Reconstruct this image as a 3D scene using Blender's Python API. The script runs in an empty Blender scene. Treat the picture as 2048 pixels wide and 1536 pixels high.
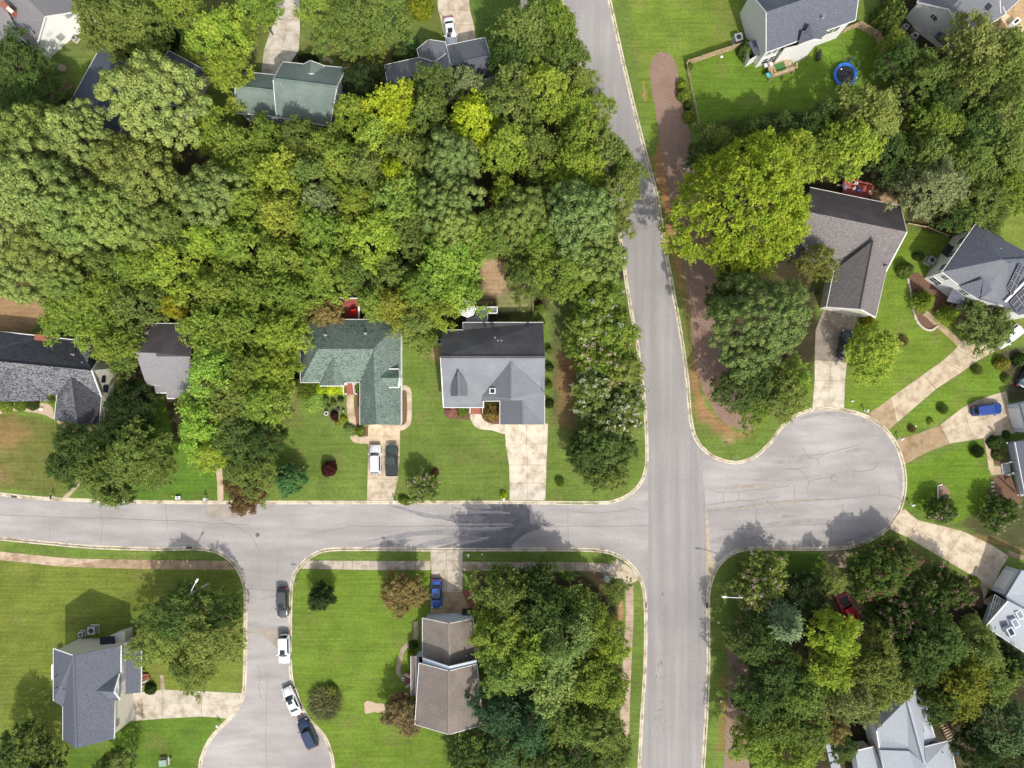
import bpy, bmesh, math, random
import numpy as np
from mathutils import Vector, Matrix
R_ = math.radians
scene = bpy.context.scene
col = scene.collection
random.seed(7)
rng = np.random.default_rng(7)

# ---------------------------------------------------------------- camera, sky, sun, exposure
# metres per photo pixel at ground level, height of the drone, photo pixel straight under it
S, H, NX, NY = 0.08, 109.2, 1040.0, 815.0
cam_data = bpy.data.cameras.new("drone_camera")
cam = bpy.data.objects.new("drone_camera", cam_data); col.objects.link(cam)
cam.location = (0, 0, H); cam.rotation_euler = (0, 0, 0)
cam_data.sensor_width = 36; cam_data.lens = 24
cam_data.shift_x = (1024 - NX) / 2048; cam_data.shift_y = (NY - 768) / 2048
cam_data.clip_end = 6000
scene.camera = cam

SUN_EL = R_(47.0)
SUN_DIR = Vector((0.36, -0.93, 0)).normalized() * math.cos(SUN_EL) + Vector((0, 0, math.sin(SUN_EL)))
world = bpy.data.worlds.new("World"); scene.world = world; world.use_nodes = True
nt = world.node_tree
sky = nt.nodes.new("ShaderNodeTexSky"); sky.sky_type = 'NISHITA'; sky.sun_disc = False
sky.sun_elevation = SUN_EL; sky.sun_rotation = math.atan2(SUN_DIR.x, SUN_DIR.y)
sky.air_density = 1.0; sky.dust_density = 2.5
bg = nt.nodes["Background"]; bg.inputs[1].default_value = 0.15
# hazy summer sky: less blue than a clear one
hz = nt.nodes.new("ShaderNodeHueSaturation"); hz.inputs['Saturation'].default_value = 0.45
nt.links.new(sky.outputs[0], hz.inputs['Color']); nt.links.new(hz.outputs[0], bg.inputs[0])
sl = bpy.data.lights.new("sun", 'SUN'); sl.energy = 2.75; sl.angle = R_(0.9); sl.color = (1, 0.95, 0.86)
so = bpy.data.objects.new("sun", sl); col.objects.link(so)
so.rotation_euler = SUN_DIR.to_track_quat('Z', 'Y').to_euler()
scene.view_settings.view_transform = 'Standard'; scene.view_settings.look = 'None'
scene.view_settings.gamma = 1; scene.view_settings.use_curve_mapping = False
scene.view_settings.exposure = 0.60
scene.cycles.max_bounces = 6; scene.cycles.diffuse_bounces = 3; scene.cycles.glossy_bounces = 2
scene.cycles.transparent_max_bounces = 4; scene.cycles.use_denoising = True

# ---------------------------------------------------------------- helpers
def P(px, py, z=0.0):
    k = S * (H - z) / H
    return Vector(((px - NX) * k, -(py - NY) * k, z))

def tag(o, label=None, cat=None, group=None, kind=None):
    if label: o['label'] = label
    if cat: o['category'] = cat
    if group: o['group'] = group
    if kind: o['kind'] = kind
    return o

def empty(name, loc, rz=0, **k):
    o = bpy.data.objects.new(name, None); col.objects.link(o)
    o.location = loc; o.rotation_euler = (0, 0, rz); o.empty_display_size = 0.3
    return tag(o, **k)

MESHN = [0]
def link(name, me, mat=None, parent=None, world_space=True, smooth=False):
    o = bpy.data.objects.new(name, me); col.objects.link(o)
    if mat: me.materials.append(mat)
    if parent:
        o.parent = parent
        if world_space:
            o.matrix_parent_inverse = Matrix.LocRotScale(parent.location, parent.rotation_euler, parent.scale).inverted()
    if smooth:
        me.polygons.foreach_set('use_smooth', [True] * len(me.polygons))
    return o

def pobj(name, verts, faces, mat=None, parent=None, world_space=True, smooth=False, fix=True):
    me = bpy.data.meshes.new(name)
    me.from_pydata([tuple(v) for v in verts], [], faces)
    if fix:
        bm = bmesh.new(); bm.from_mesh(me)
        bmesh.ops.recalc_face_normals(bm, faces=bm.faces)
        bm.to_mesh(me); bm.free()
    return link(name, me, mat, parent, world_space, smooth)

class MB:
    """collects simple solids; build() links them as one mesh"""
    def __init__(s): s.v = []; s.f = []
    def add(s, verts, faces):
        n = len(s.v); s.v += [tuple(v) for v in verts]; s.f += [[i + n for i in f] for f in faces]; return s
    def box(s, c, d, rz=0, rx=0, ry=0):
        m = Matrix.Rotation(rz, 3, 'Z') @ Matrix.Rotation(ry, 3, 'Y') @ Matrix.Rotation(rx, 3, 'X')
        vs = [Vector(c) + m @ Vector((x * d[0] / 2, y * d[1] / 2, z * d[2] / 2)) for z in (-1, 1) for y in (-1, 1) for x in (-1, 1)]
        return s.add(vs, [[0, 2, 3, 1], [4, 5, 7, 6], [0, 1, 5, 4], [2, 6, 7, 3], [0, 4, 6, 2], [1, 3, 7, 5]])
    def bar(s, a, b, w, h=None):
        a, b = Vector(a), Vector(b); h = h or w; d = b - a; L = d.length
        if L < 1e-5: return s
        q = d.to_track_quat('X', 'Z').to_matrix(); c = (a + b) / 2
        vs = [c + q @ Vector((x * L / 2, y * w / 2, z * h / 2)) for z in (-1, 1) for y in (-1, 1) for x in (-1, 1)]
        return s.add(vs, [[0, 2, 3, 1], [4, 5, 7, 6], [0, 1, 5, 4], [2, 6, 7, 3], [0, 4, 6, 2], [1, 3, 7, 5]])
    def cyl(s, a, b, r0, r1=None, n=10, cap=True):
        a, b = Vector(a), Vector(b); r1 = r0 if r1 is None else r1
        q = (b - a).to_track_quat('Z', 'Y').to_matrix()
        vs = []
        for p, r in ((a, r0), (b, r1)):
            vs += [p + q @ Vector((r * math.cos(2 * math.pi * i / n), r * math.sin(2 * math.pi * i / n), 0)) for i in range(n)]
        fs = [[i, (i + 1) % n, n + (i + 1) % n, n + i] for i in range(n)]
        if cap: fs += [list(range(n))[::-1], list(range(n, 2 * n))]
        return s.add(vs, fs)
    def ring(s, c, r, t, n=32, rot=None):
        vs = []; fs = []; m = 6; c = Vector(c)
        for i in range(n):
            a = 2 * math.pi * i / n
            for j in range(m):
                b = 2 * math.pi * j / m
                p = Vector(((r + t * math.cos(b)) * math.cos(a), (r + t * math.cos(b)) * math.sin(a), t * math.sin(b)))
                vs.append(c + (rot @ p if rot else p))
        for i in range(n):
            for j in range(m):
                fs.append([i * m + j, ((i + 1) % n) * m + j, ((i + 1) % n) * m + (j + 1) % m, i * m + (j + 1) % m])
        return s.add(vs, fs)
    def prism(s, pts, z0, z1):
        """pts: xy list, vertical prism"""
        n = len(pts)
        vs = [(p[0], p[1], z0) for p in pts] + [(p[0], p[1], z1) for p in pts]
        return s.add(vs, [list(range(n))[::-1], list(range(n, 2 * n))] + [[i, (i + 1) % n, n + (i + 1) % n, n + i] for i in range(n)])
    def ell(s, c, r, nu=12, nv=7, wob=0.0):
        vs = []; fs = []; c = Vector(c)
        for j in range(nv + 1):
            t = math.pi * j / nv
            for i in range(nu):
                a = 2 * math.pi * i / nu; w = 1 + wob * (random.random() - .5)
                vs.append(c + Vector((r[0] * math.sin(t) * math.cos(a), r[1] * math.sin(t) * math.sin(a), r[2] * math.cos(t))) * w)
        for j in range(nv):
            for i in range(nu):
                fs.append([j * nu + i, (j + 1) * nu + i, (j + 1) * nu + (i + 1) % nu, j * nu + (i + 1) % nu])
        return s.add(vs, fs)
    def build(s, name, mat, parent=None, world_space=True, smooth=False):
        return pobj(name, s.v, s.f, mat, parent, world_space, smooth)

def smooth_line(pts, n=6, closed=False):
    pts = [tuple(p) for p in pts]; out = []
    N = len(pts)
    rngi = range(N) if closed else range(N - 1)
    for i in rngi:
        if closed: p0, p1, p2, p3 = pts[i - 1], pts[i], pts[(i + 1) % N], pts[(i + 2) % N]
        else: p0, p1, p2, p3 = pts[max(i - 1, 0)], pts[i], pts[i + 1], pts[min(i + 2, N - 1)]
        for k in range(n):
            t = k / n
            out.append(tuple(0.5 * (2 * p1[j] + (p2[j] - p0[j]) * t + (2 * p0[j] - 5 * p1[j] + 4 * p2[j] - p3[j]) * t * t +
                                    (-p0[j] + 3 * p1[j] - 3 * p2[j] + p3[j]) * t ** 3) for j in (0, 1)))
    if not closed: out.append(pts[-1])
    return out

# ---------------------------------------------------------------- materials
def new_mat(name):
    m = bpy.data.materials.new(name); m.use_nodes = True
    return m, m.node_tree, m.node_tree.nodes["Principled BSDF"]

def noise_mat(name, c1, c2, scale=3.0, rough=0.85, detail=6, c3=None, scale2=0.25, amt2=0.5, fine=None, fine_amt=0.15,
              stretch=None, bump=0.0, spec=0.25, lo=0.35, hi=0.65, metallic=0.0, rot=0.0, distort=0.0):
    m, t, b = new_mat(name); N = t.nodes; L = t.links
    geo = N.new("ShaderNodeNewGeometry")
    mp = N.new("ShaderNodeMapping"); L.new(geo.outputs['Position'], mp.inputs[0])
    if stretch: mp.inputs['Scale'].default_value = stretch
    mp.inputs['Rotation'].default_value = (0, 0, rot)
    n1 = N.new("ShaderNodeTexNoise"); n1.inputs['Scale'].default_value = scale; n1.inputs['Detail'].default_value = detail
    n1.inputs['Distortion'].default_value = distort
    L.new(mp.outputs[0], n1.inputs['Vector'])
    r = N.new("ShaderNodeValToRGB"); r.color_ramp.elements[0].position = lo; r.color_ramp.elements[1].position = hi
    r.color_ramp.elements[0].color = (*c1, 1); r.color_ramp.elements[1].color = (*c2, 1)
    L.new(n1.outputs[0], r.inputs[0]); out = r.outputs[0]
    if c3:
        n2 = N.new("ShaderNodeTexNoise"); n2.inputs['Scale'].default_value = scale2; n2.inputs['Detail'].default_value = 5
        L.new(geo.outputs['Position'], n2.inputs['Vector'])
        r2 = N.new("ShaderNodeValToRGB"); r2.color_ramp.elements[0].position = 0.42; r2.color_ramp.elements[1].position = 0.68
        r2.color_ramp.elements[0].color = (0, 0, 0, 1); r2.color_ramp.elements[1].color = (amt2,) * 3 + (1,)
        L.new(n2.outputs[0], r2.inputs[0])
        mx = N.new("ShaderNodeMix"); mx.data_type = 'RGBA'; L.new(r2.outputs[0], mx.inputs[0]); L.new(out, mx.inputs[6])
        mx.inputs[7].default_value = (*c3, 1); out = mx.outputs[2]
    if fine:
        n3 = N.new("ShaderNodeTexNoise"); n3.inputs['Scale'].default_value = fine; n3.inputs['Detail'].default_value = 3
        L.new(geo.outputs['Position'], n3.inputs['Vector'])
        mr = N.new("ShaderNodeMapRange"); mr.inputs[1].default_value = 0.3; mr.inputs[2].default_value = 0.7
        mr.inputs[3].default_value = 1 - fine_amt; mr.inputs[4].default_value = 1 + fine_amt
        L.new(n3.outputs[0], mr.inputs[0])
        mm = N.new("ShaderNodeVectorMath"); mm.operation = 'SCALE'; L.new(out, mm.inputs[0]); L.new(mr.outputs[0], mm.inputs['Scale'])
        out = mm.outputs[0]
    L.new(out, b.inputs['Base Color'])
    b.inputs['Roughness'].default_value = rough; b.inputs['Specular IOR Level'].default_value = spec
    b.inputs['Metallic'].default_value = metallic
    if bump:
        bn = N.new("ShaderNodeBump"); bn.inputs['Strength'].default_value = bump; bn.inputs['Distance'].default_value = 0.05
        L.new(n1.outputs[0], bn.inputs['Height']); L.new(bn.outputs[0], b.inputs['Normal'])
    return m

def plain(name, c, rough=0.5, metallic=0.0, coat=0.0, spec=0.5, var=0.08):
    c = tuple(c)
    m = noise_mat(name, tuple(x * (1 - var) for x in c), tuple(min(1, x * (1 + var)) for x in c), scale=6, rough=rough, spec=spec, metallic=metallic)
    m.node_tree.nodes["Principled BSDF"].inputs['Coat Weight'].default_value = coat
    m.node_tree.nodes["Principled BSDF"].inputs['Coat Roughness'].default_value = 0.05
    return m

def shingle(name, light, dark, lo=0.40, hi=0.62, scale=5.5, wear=None, wear_amt=0.4, distort=0.6, fine_amt=0.22):
    """asphalt shingles: mottled darker tabs over a lighter ground, with large weathered areas"""
    m = noise_mat(name, dark, light, scale=scale, rough=0.9, detail=3, c3=wear, scale2=0.35, amt2=wear_amt, fine=16,
                  fine_amt=fine_amt, stretch=(1, 2.2, 1), lo=lo, hi=hi, bump=0.3, spec=0.2, distort=distort)
    return m

M = {}
M['white'] = plain('white_siding', (0.80, 0.80, 0.79), 0.6)
M['siding'] = noise_mat('lap_siding', (0.60, 0.60, 0.59), (0.70, 0.70, 0.68), scale=1.0, stretch=(0.3, 0.3, 12), rough=0.6)
M['cream'] = noise_mat('cream_siding', (0.50, 0.47, 0.40), (0.60, 0.57, 0.49), scale=1.0, stretch=(0.3, 0.3, 12), rough=0.6)
M['beige'] = noise_mat('beige_siding', (0.40, 0.38, 0.32), (0.48, 0.45, 0.38), scale=1.0, stretch=(0.3, 0.3, 12), rough=0.6)
M['bluew'] = noise_mat('pale_blue_siding', (0.50, 0.55, 0.62), (0.58, 0.63, 0.70), scale=1.0, stretch=(0.3, 0.3, 12), rough=0.6)
M['trim'] = plain('white_trim', (0.78, 0.77, 0.75), 0.5)
M['glass'] = plain('window_glass', (0.02, 0.028, 0.04), 0.08, spec=0.8)
M['carglass'] = plain('car_glass', (0.012, 0.02, 0.022), 0.05, spec=0.8)
M['brick'] = noise_mat('red_brick', (0.22, 0.07, 0.045), (0.32, 0.13, 0.09), scale=9, rough=0.9)
M['metal'] = plain('grey_metal', (0.42, 0.43, 0.44), 0.4, metallic=0.4)
M['dark'] = plain('black_plastic', (0.02, 0.02, 0.022), 0.5)
M['rubber'] = plain('tyre_rubber', (0.015, 0.015, 0.016), 0.85)
M['rim'] = plain('alloy_rim', (0.5, 0.5, 0.52), 0.3, metallic=0.8)
M['red_l'] = plain('red_lens', (0.5, 0.01, 0.01), 0.2)
M['lamp'] = plain('clear_lens', (0.75, 0.76, 0.78), 0.1)
M['wood'] = noise_mat('weathered_wood', (0.28, 0.20, 0.12), (0.48, 0.37, 0.25), scale=4, stretch=(1, 1, 0.3), rough=0.85, fine=14)
M['deckred'] = noise_mat('red_stained_wood', (0.26, 0.06, 0.05), (0.36, 0.10, 0.08), scale=3, rough=0.8, fine=12)
M['greywood'] = noise_mat('grey_painted_wood', (0.33, 0.33, 0.34), (0.42, 0.42, 0.43), scale=3, rough=0.8, fine=12)
M['solar'] = plain('solar_cells', (0.018, 0.022, 0.040), 0.6, spec=0.25)
M['frame_grey'] = plain('panel_frame_grey', (0.22, 0.22, 0.23), 0.7, spec=0.2)
M['galv'] = plain('galvanised_steel', (0.60, 0.62, 0.64), 0.6)
M['concrete'] = None

def tinted(name, c_hi, c_lo, scale=0.6, fine_amt=0.12, joint=None):
    """concrete or soil with a per-face tint stored on the mesh (stained, newer or older slabs)"""
    m, t, b = new_mat(name); N = t.nodes; L = t.links
    at = N.new("ShaderNodeAttribute"); at.attribute_name = 'tint'
    geo = N.new("ShaderNodeNewGeometry")
    n1 = N.new("ShaderNodeTexNoise"); n1.inputs['Scale'].default_value = scale; n1.inputs['Detail'].default_value = 8
    n1.inputs['Roughness'].default_value = 0.65
    L.new(geo.outputs['Position'], n1.inputs['Vector'])
    r = N.new("ShaderNodeValToRGB"); r.color_ramp.elements[0].position = 0.34; r.color_ramp.elements[1].position = 0.56
    r.color_ramp.elements[0].color = (*c_lo, 1); r.color_ramp.elements[1].color = (*c_hi, 1)
    L.new(n1.outputs[0], r.inputs[0])
    n3 = N.new("ShaderNodeTexNoise"); n3.inputs['Scale'].default_value = 9; n3.inputs['Detail'].default_value = 4
    L.new(geo.outputs['Position'], n3.inputs['Vector'])
    mr = N.new("ShaderNodeMapRange"); mr.inputs[1].default_value = 0.3; mr.inputs[2].default_value = 0.7
    mr.inputs[3].default_value = 1 - fine_amt; mr.inputs[4].default_value = 1 + fine_amt
    L.new(n3.outputs[0], mr.inputs[0])
    a = N.new("ShaderNodeVectorMath"); a.operation = 'MULTIPLY'; L.new(r.outputs[0], a.inputs[0]); L.new(at.outputs['Color'], a.inputs[1])
    s = N.new("ShaderNodeVectorMath"); s.operation = 'SCALE'; L.new(a.outputs[0], s.inputs[0]); L.new(mr.outputs[0], s.inputs['Scale'])
    L.new(s.outputs[0], b.inputs['Base Color'])
    b.inputs['Roughness'].default_value = 0.85; b.inputs['Specular IOR Level'].default_value = 0.3
    return m
M['concrete'] = tinted('concrete', (0.51, 0.465, 0.395), (0.31, 0.255, 0.19))
M['kerb'] = noise_mat('kerb_concrete', (0.25, 0.20, 0.14), (0.56, 0.49, 0.38), scale=0.7, rough=0.85, fine=6, lo=0.3, hi=0.55, detail=8)
M['joint'] = plain('dark_joint', (0.14, 0.11, 0.08), 0.9)
M['crack'] = plain('asphalt_crack', (0.215, 0.198, 0.186), 0.95)

def leaf_mat(name, trans=0.42, var=0.25, gloss=0.0):
    m = bpy.data.materials.new(name); m.use_nodes = True; t = m.node_tree; N = t.nodes; L = t.links
    N.remove(N["Principled BSDF"]); out = N["Material Output"]
    oi = N.new("ShaderNodeObjectInfo"); geo = N.new("ShaderNodeNewGeometry")
    tc = N.new("ShaderNodeTexCoord")
    n1 = N.new("ShaderNodeTexNoise"); n1.inputs['Scale'].default_value = 0.45; n1.inputs['Detail'].default_value = 3
    L.new(geo.outputs['Position'], n1.inputs['Vector'])
    mr = N.new("ShaderNodeMapRange"); mr.inputs[3].default_value = 1 - var; mr.inputs[4].default_value = 1 + var
    L.new(geo.outputs['Random Per Island'], mr.inputs[0])
    # leaves of some twigs are yellower, others bluer
    hs = N.new("ShaderNodeHueSaturation")
    mh = N.new("ShaderNodeMapRange"); mh.inputs[1].default_value = 0.3; mh.inputs[2].default_value = 0.7
    mh.inputs[3].default_value = 0.482; mh.inputs[4].default_value = 0.514
    L.new(n1.outputs[0], mh.inputs[0]); L.new(mh.outputs[0], hs.inputs['Hue'])
    mv = N.new('ShaderNodeMapRange'); mv.inputs[1].default_value = 0.3; mv.inputs[2].default_value = 0.7; mv.inputs[3].default_value = 1.15; mv.inputs[4].default_value = 0.85
    L.new(n1.outputs[0], mv.inputs[0]); mu = N.new('ShaderNodeMath'); mu.operation = 'MULTIPLY'; L.new(mr.outputs[0], mu.inputs[0]); L.new(mv.outputs[0], mu.inputs[1])
    L.new(mu.outputs[0], hs.inputs['Value']); L.new(oi.outputs['Color'], hs.inputs['Color'])
    d = N.new("ShaderNodeBsdfDiffuse"); tr = N.new("ShaderNodeBsdfTranslucent"); g = N.new("ShaderNodeBsdfGlossy")
    g.inputs['Roughness'].default_value = 0.35; g.inputs['Color'].default_value = (1, 1, 1, 1)
    L.new(hs.outputs[0], d.inputs['Color']); L.new(hs.outputs[0], tr.inputs['Color'])
    m1 = N.new("ShaderNodeMixShader"); m1.inputs[0].default_value = trans; L.new(d.outputs[0], m1.inputs[1]); L.new(tr.outputs[0], m1.inputs[2])
    m2 = N.new("ShaderNodeMixShader"); m2.inputs[0].default_value = gloss; L.new(m1.outputs[0], m2.inputs[1]); L.new(g.outputs[0], m2.inputs[2])
    L.new(m2.outputs[0], out.inputs['Surface'])
    return m
M['leaf'] = leaf_mat('leaves')
M['needle'] = leaf_mat('needles', trans=0.15, var=0.2, gloss=0.0)
M['petal'] = leaf_mat('petals', trans=0.3, var=0.15, gloss=0.0)
M['bark'] = noise_mat('bark', (0.10, 0.075, 0.05), (0.22, 0.18, 0.14), scale=4, stretch=(1, 1, 0.2), rough=0.95)
# ---------------------------------------------------------------- setting: ground, streets, kerbs
NW = [(-400, 930), (-200, 962), (0, 988), (75, 996), (150, 1000), (300, 1004), (500, 1005), (700, 1005), (1000, 1005), (1180, 1006), (1225, 1003), (1257, 990),
      (1280, 968), (1291, 940), (1294, 905), (1291, 830), (1284, 760), (1275, 690), (1263, 625), (1252, 560), (1243, 490), (1228, 420),
      (1210, 340), (1190, 250), (1165, 150), (1140, 60), (1124, 0), (1085, -150), (1020, -400)]
NE = [(1130, -400), (1186, -150), (1219, 0), (1242, 105), (1269, 219), (1292, 310), (1314, 395), (1331, 500), (1349, 597), (1364, 682), (1375, 764),
      (1381, 835), (1390, 873), (1408, 899), (1437, 918), (1475, 925), (1510, 913), (1540, 886), (1563, 855), (1594, 830), (1630, 819), (1671, 818),
      (1720, 828), (1762, 851), (1790, 885), (1806, 928), (1810, 970), (1803, 1010), (1785, 1045), (1755, 1072), (1715, 1090), (1670, 1097),
      (1600, 1098), (1540, 1097), (1495, 1098), (1464, 1107), (1436, 1132), (1420, 1170), (1416, 1209), (1417, 1277), (1415.6, 1370),
      (1406, 1536), (1392, 1700), (1370, 1950)]
SM = [(1250, 1950), (1268, 1700), (1279, 1525), (1284, 1432), (1290, 1339), (1291.7, 1246), (1290, 1199), (1284, 1165), (1268, 1137), (1243.7, 1116),
      (1206, 1102), (1126, 1099), (1040, 1099), (850, 1099), (717, 1098), (655, 1100), (624, 1111), (599, 1133), (585, 1160), (581, 1215), (581, 1339),
      (593, 1388), (615, 1435), (646, 1469), (661, 1503), (667, 1540), (668, 1640), (664, 1800)]
SW = [(380, 1800), (392, 1640), (400, 1536), (406, 1509), (421, 1478), (446, 1450), (471, 1423), (486.5, 1388), (490, 1339), (491, 1246), (490, 1178),
      (477, 1141), (455, 1116), (428, 1102), (387, 1097), (310, 1098), (186, 1094), (93, 1086), (0, 1077), (-200, 1058), (-400, 1035)]
lines = {k: smooth_line(v, 5) for k, v in (('NW', NW), ('NE', NE), ('SM', SM), ('SW', SW))}
UNION = lines['NW'] + lines['NE'] + lines['SM'] + lines['SW']

def inside(X, Y, poly):
    """numpy even-odd test, X Y in photo pixels at ground level"""
    c = np.zeros(X.shape, bool); n = len(poly)
    for i in range(n):
        x1, y1 = poly[i - 1]; x2, y2 = poly[i]
        if y1 == y2: continue
        m = ((y1 > Y) != (y2 > Y)) & (X < (x2 - x1) * (Y - y1) / (y2 - y1) + x1)
        c ^= m
    return c
def dist(X, Y, poly, closed=True):
    d = np.full(X.shape, 1e9); n = len(poly)
    for i in range(0 if closed else 1, n):
        x1, y1 = poly[i - 1]; x2, y2 = poly[i]
        dx, dy = x2 - x1, y2 - y1; L = dx * dx + dy * dy + 1e-9
        t = np.clip(((X - x1) * dx + (Y - y1) * dy) / L, 0, 1)
        d = np.minimum(d, np.hypot(X - x1 - t * dx, Y - y1 - t * dy))
    return d

def vnoise(X, Y, scale, seed):
    r = np.random.default_rng(seed); g = r.random((64, 64))
    x = X / scale; y = Y / scale; xi = np.floor(x).astype(int); yi = np.floor(y).astype(int); fx = x - xi; fy = y - yi
    fx = fx * fx * (3 - 2 * fx); fy = fy * fy * (3 - 2 * fy)
    a = g[xi % 64, yi % 64]; b = g[(xi + 1) % 64, yi % 64]; c = g[xi % 64, (yi + 1) % 64]; d = g[(xi + 1) % 64, (yi + 1) % 64]
    return (a * (1 - fx) + b * fx) * (1 - fy) + (c * (1 - fx) + d * fx) * fy
def fbm(X, Y, s, seed):
    return (vnoise(X, Y, s, seed) * .5 + vnoise(X, Y, s / 2.1, seed + 1) * .28 + vnoise(X, Y, s / 4.3, seed + 2) * .22)

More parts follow.
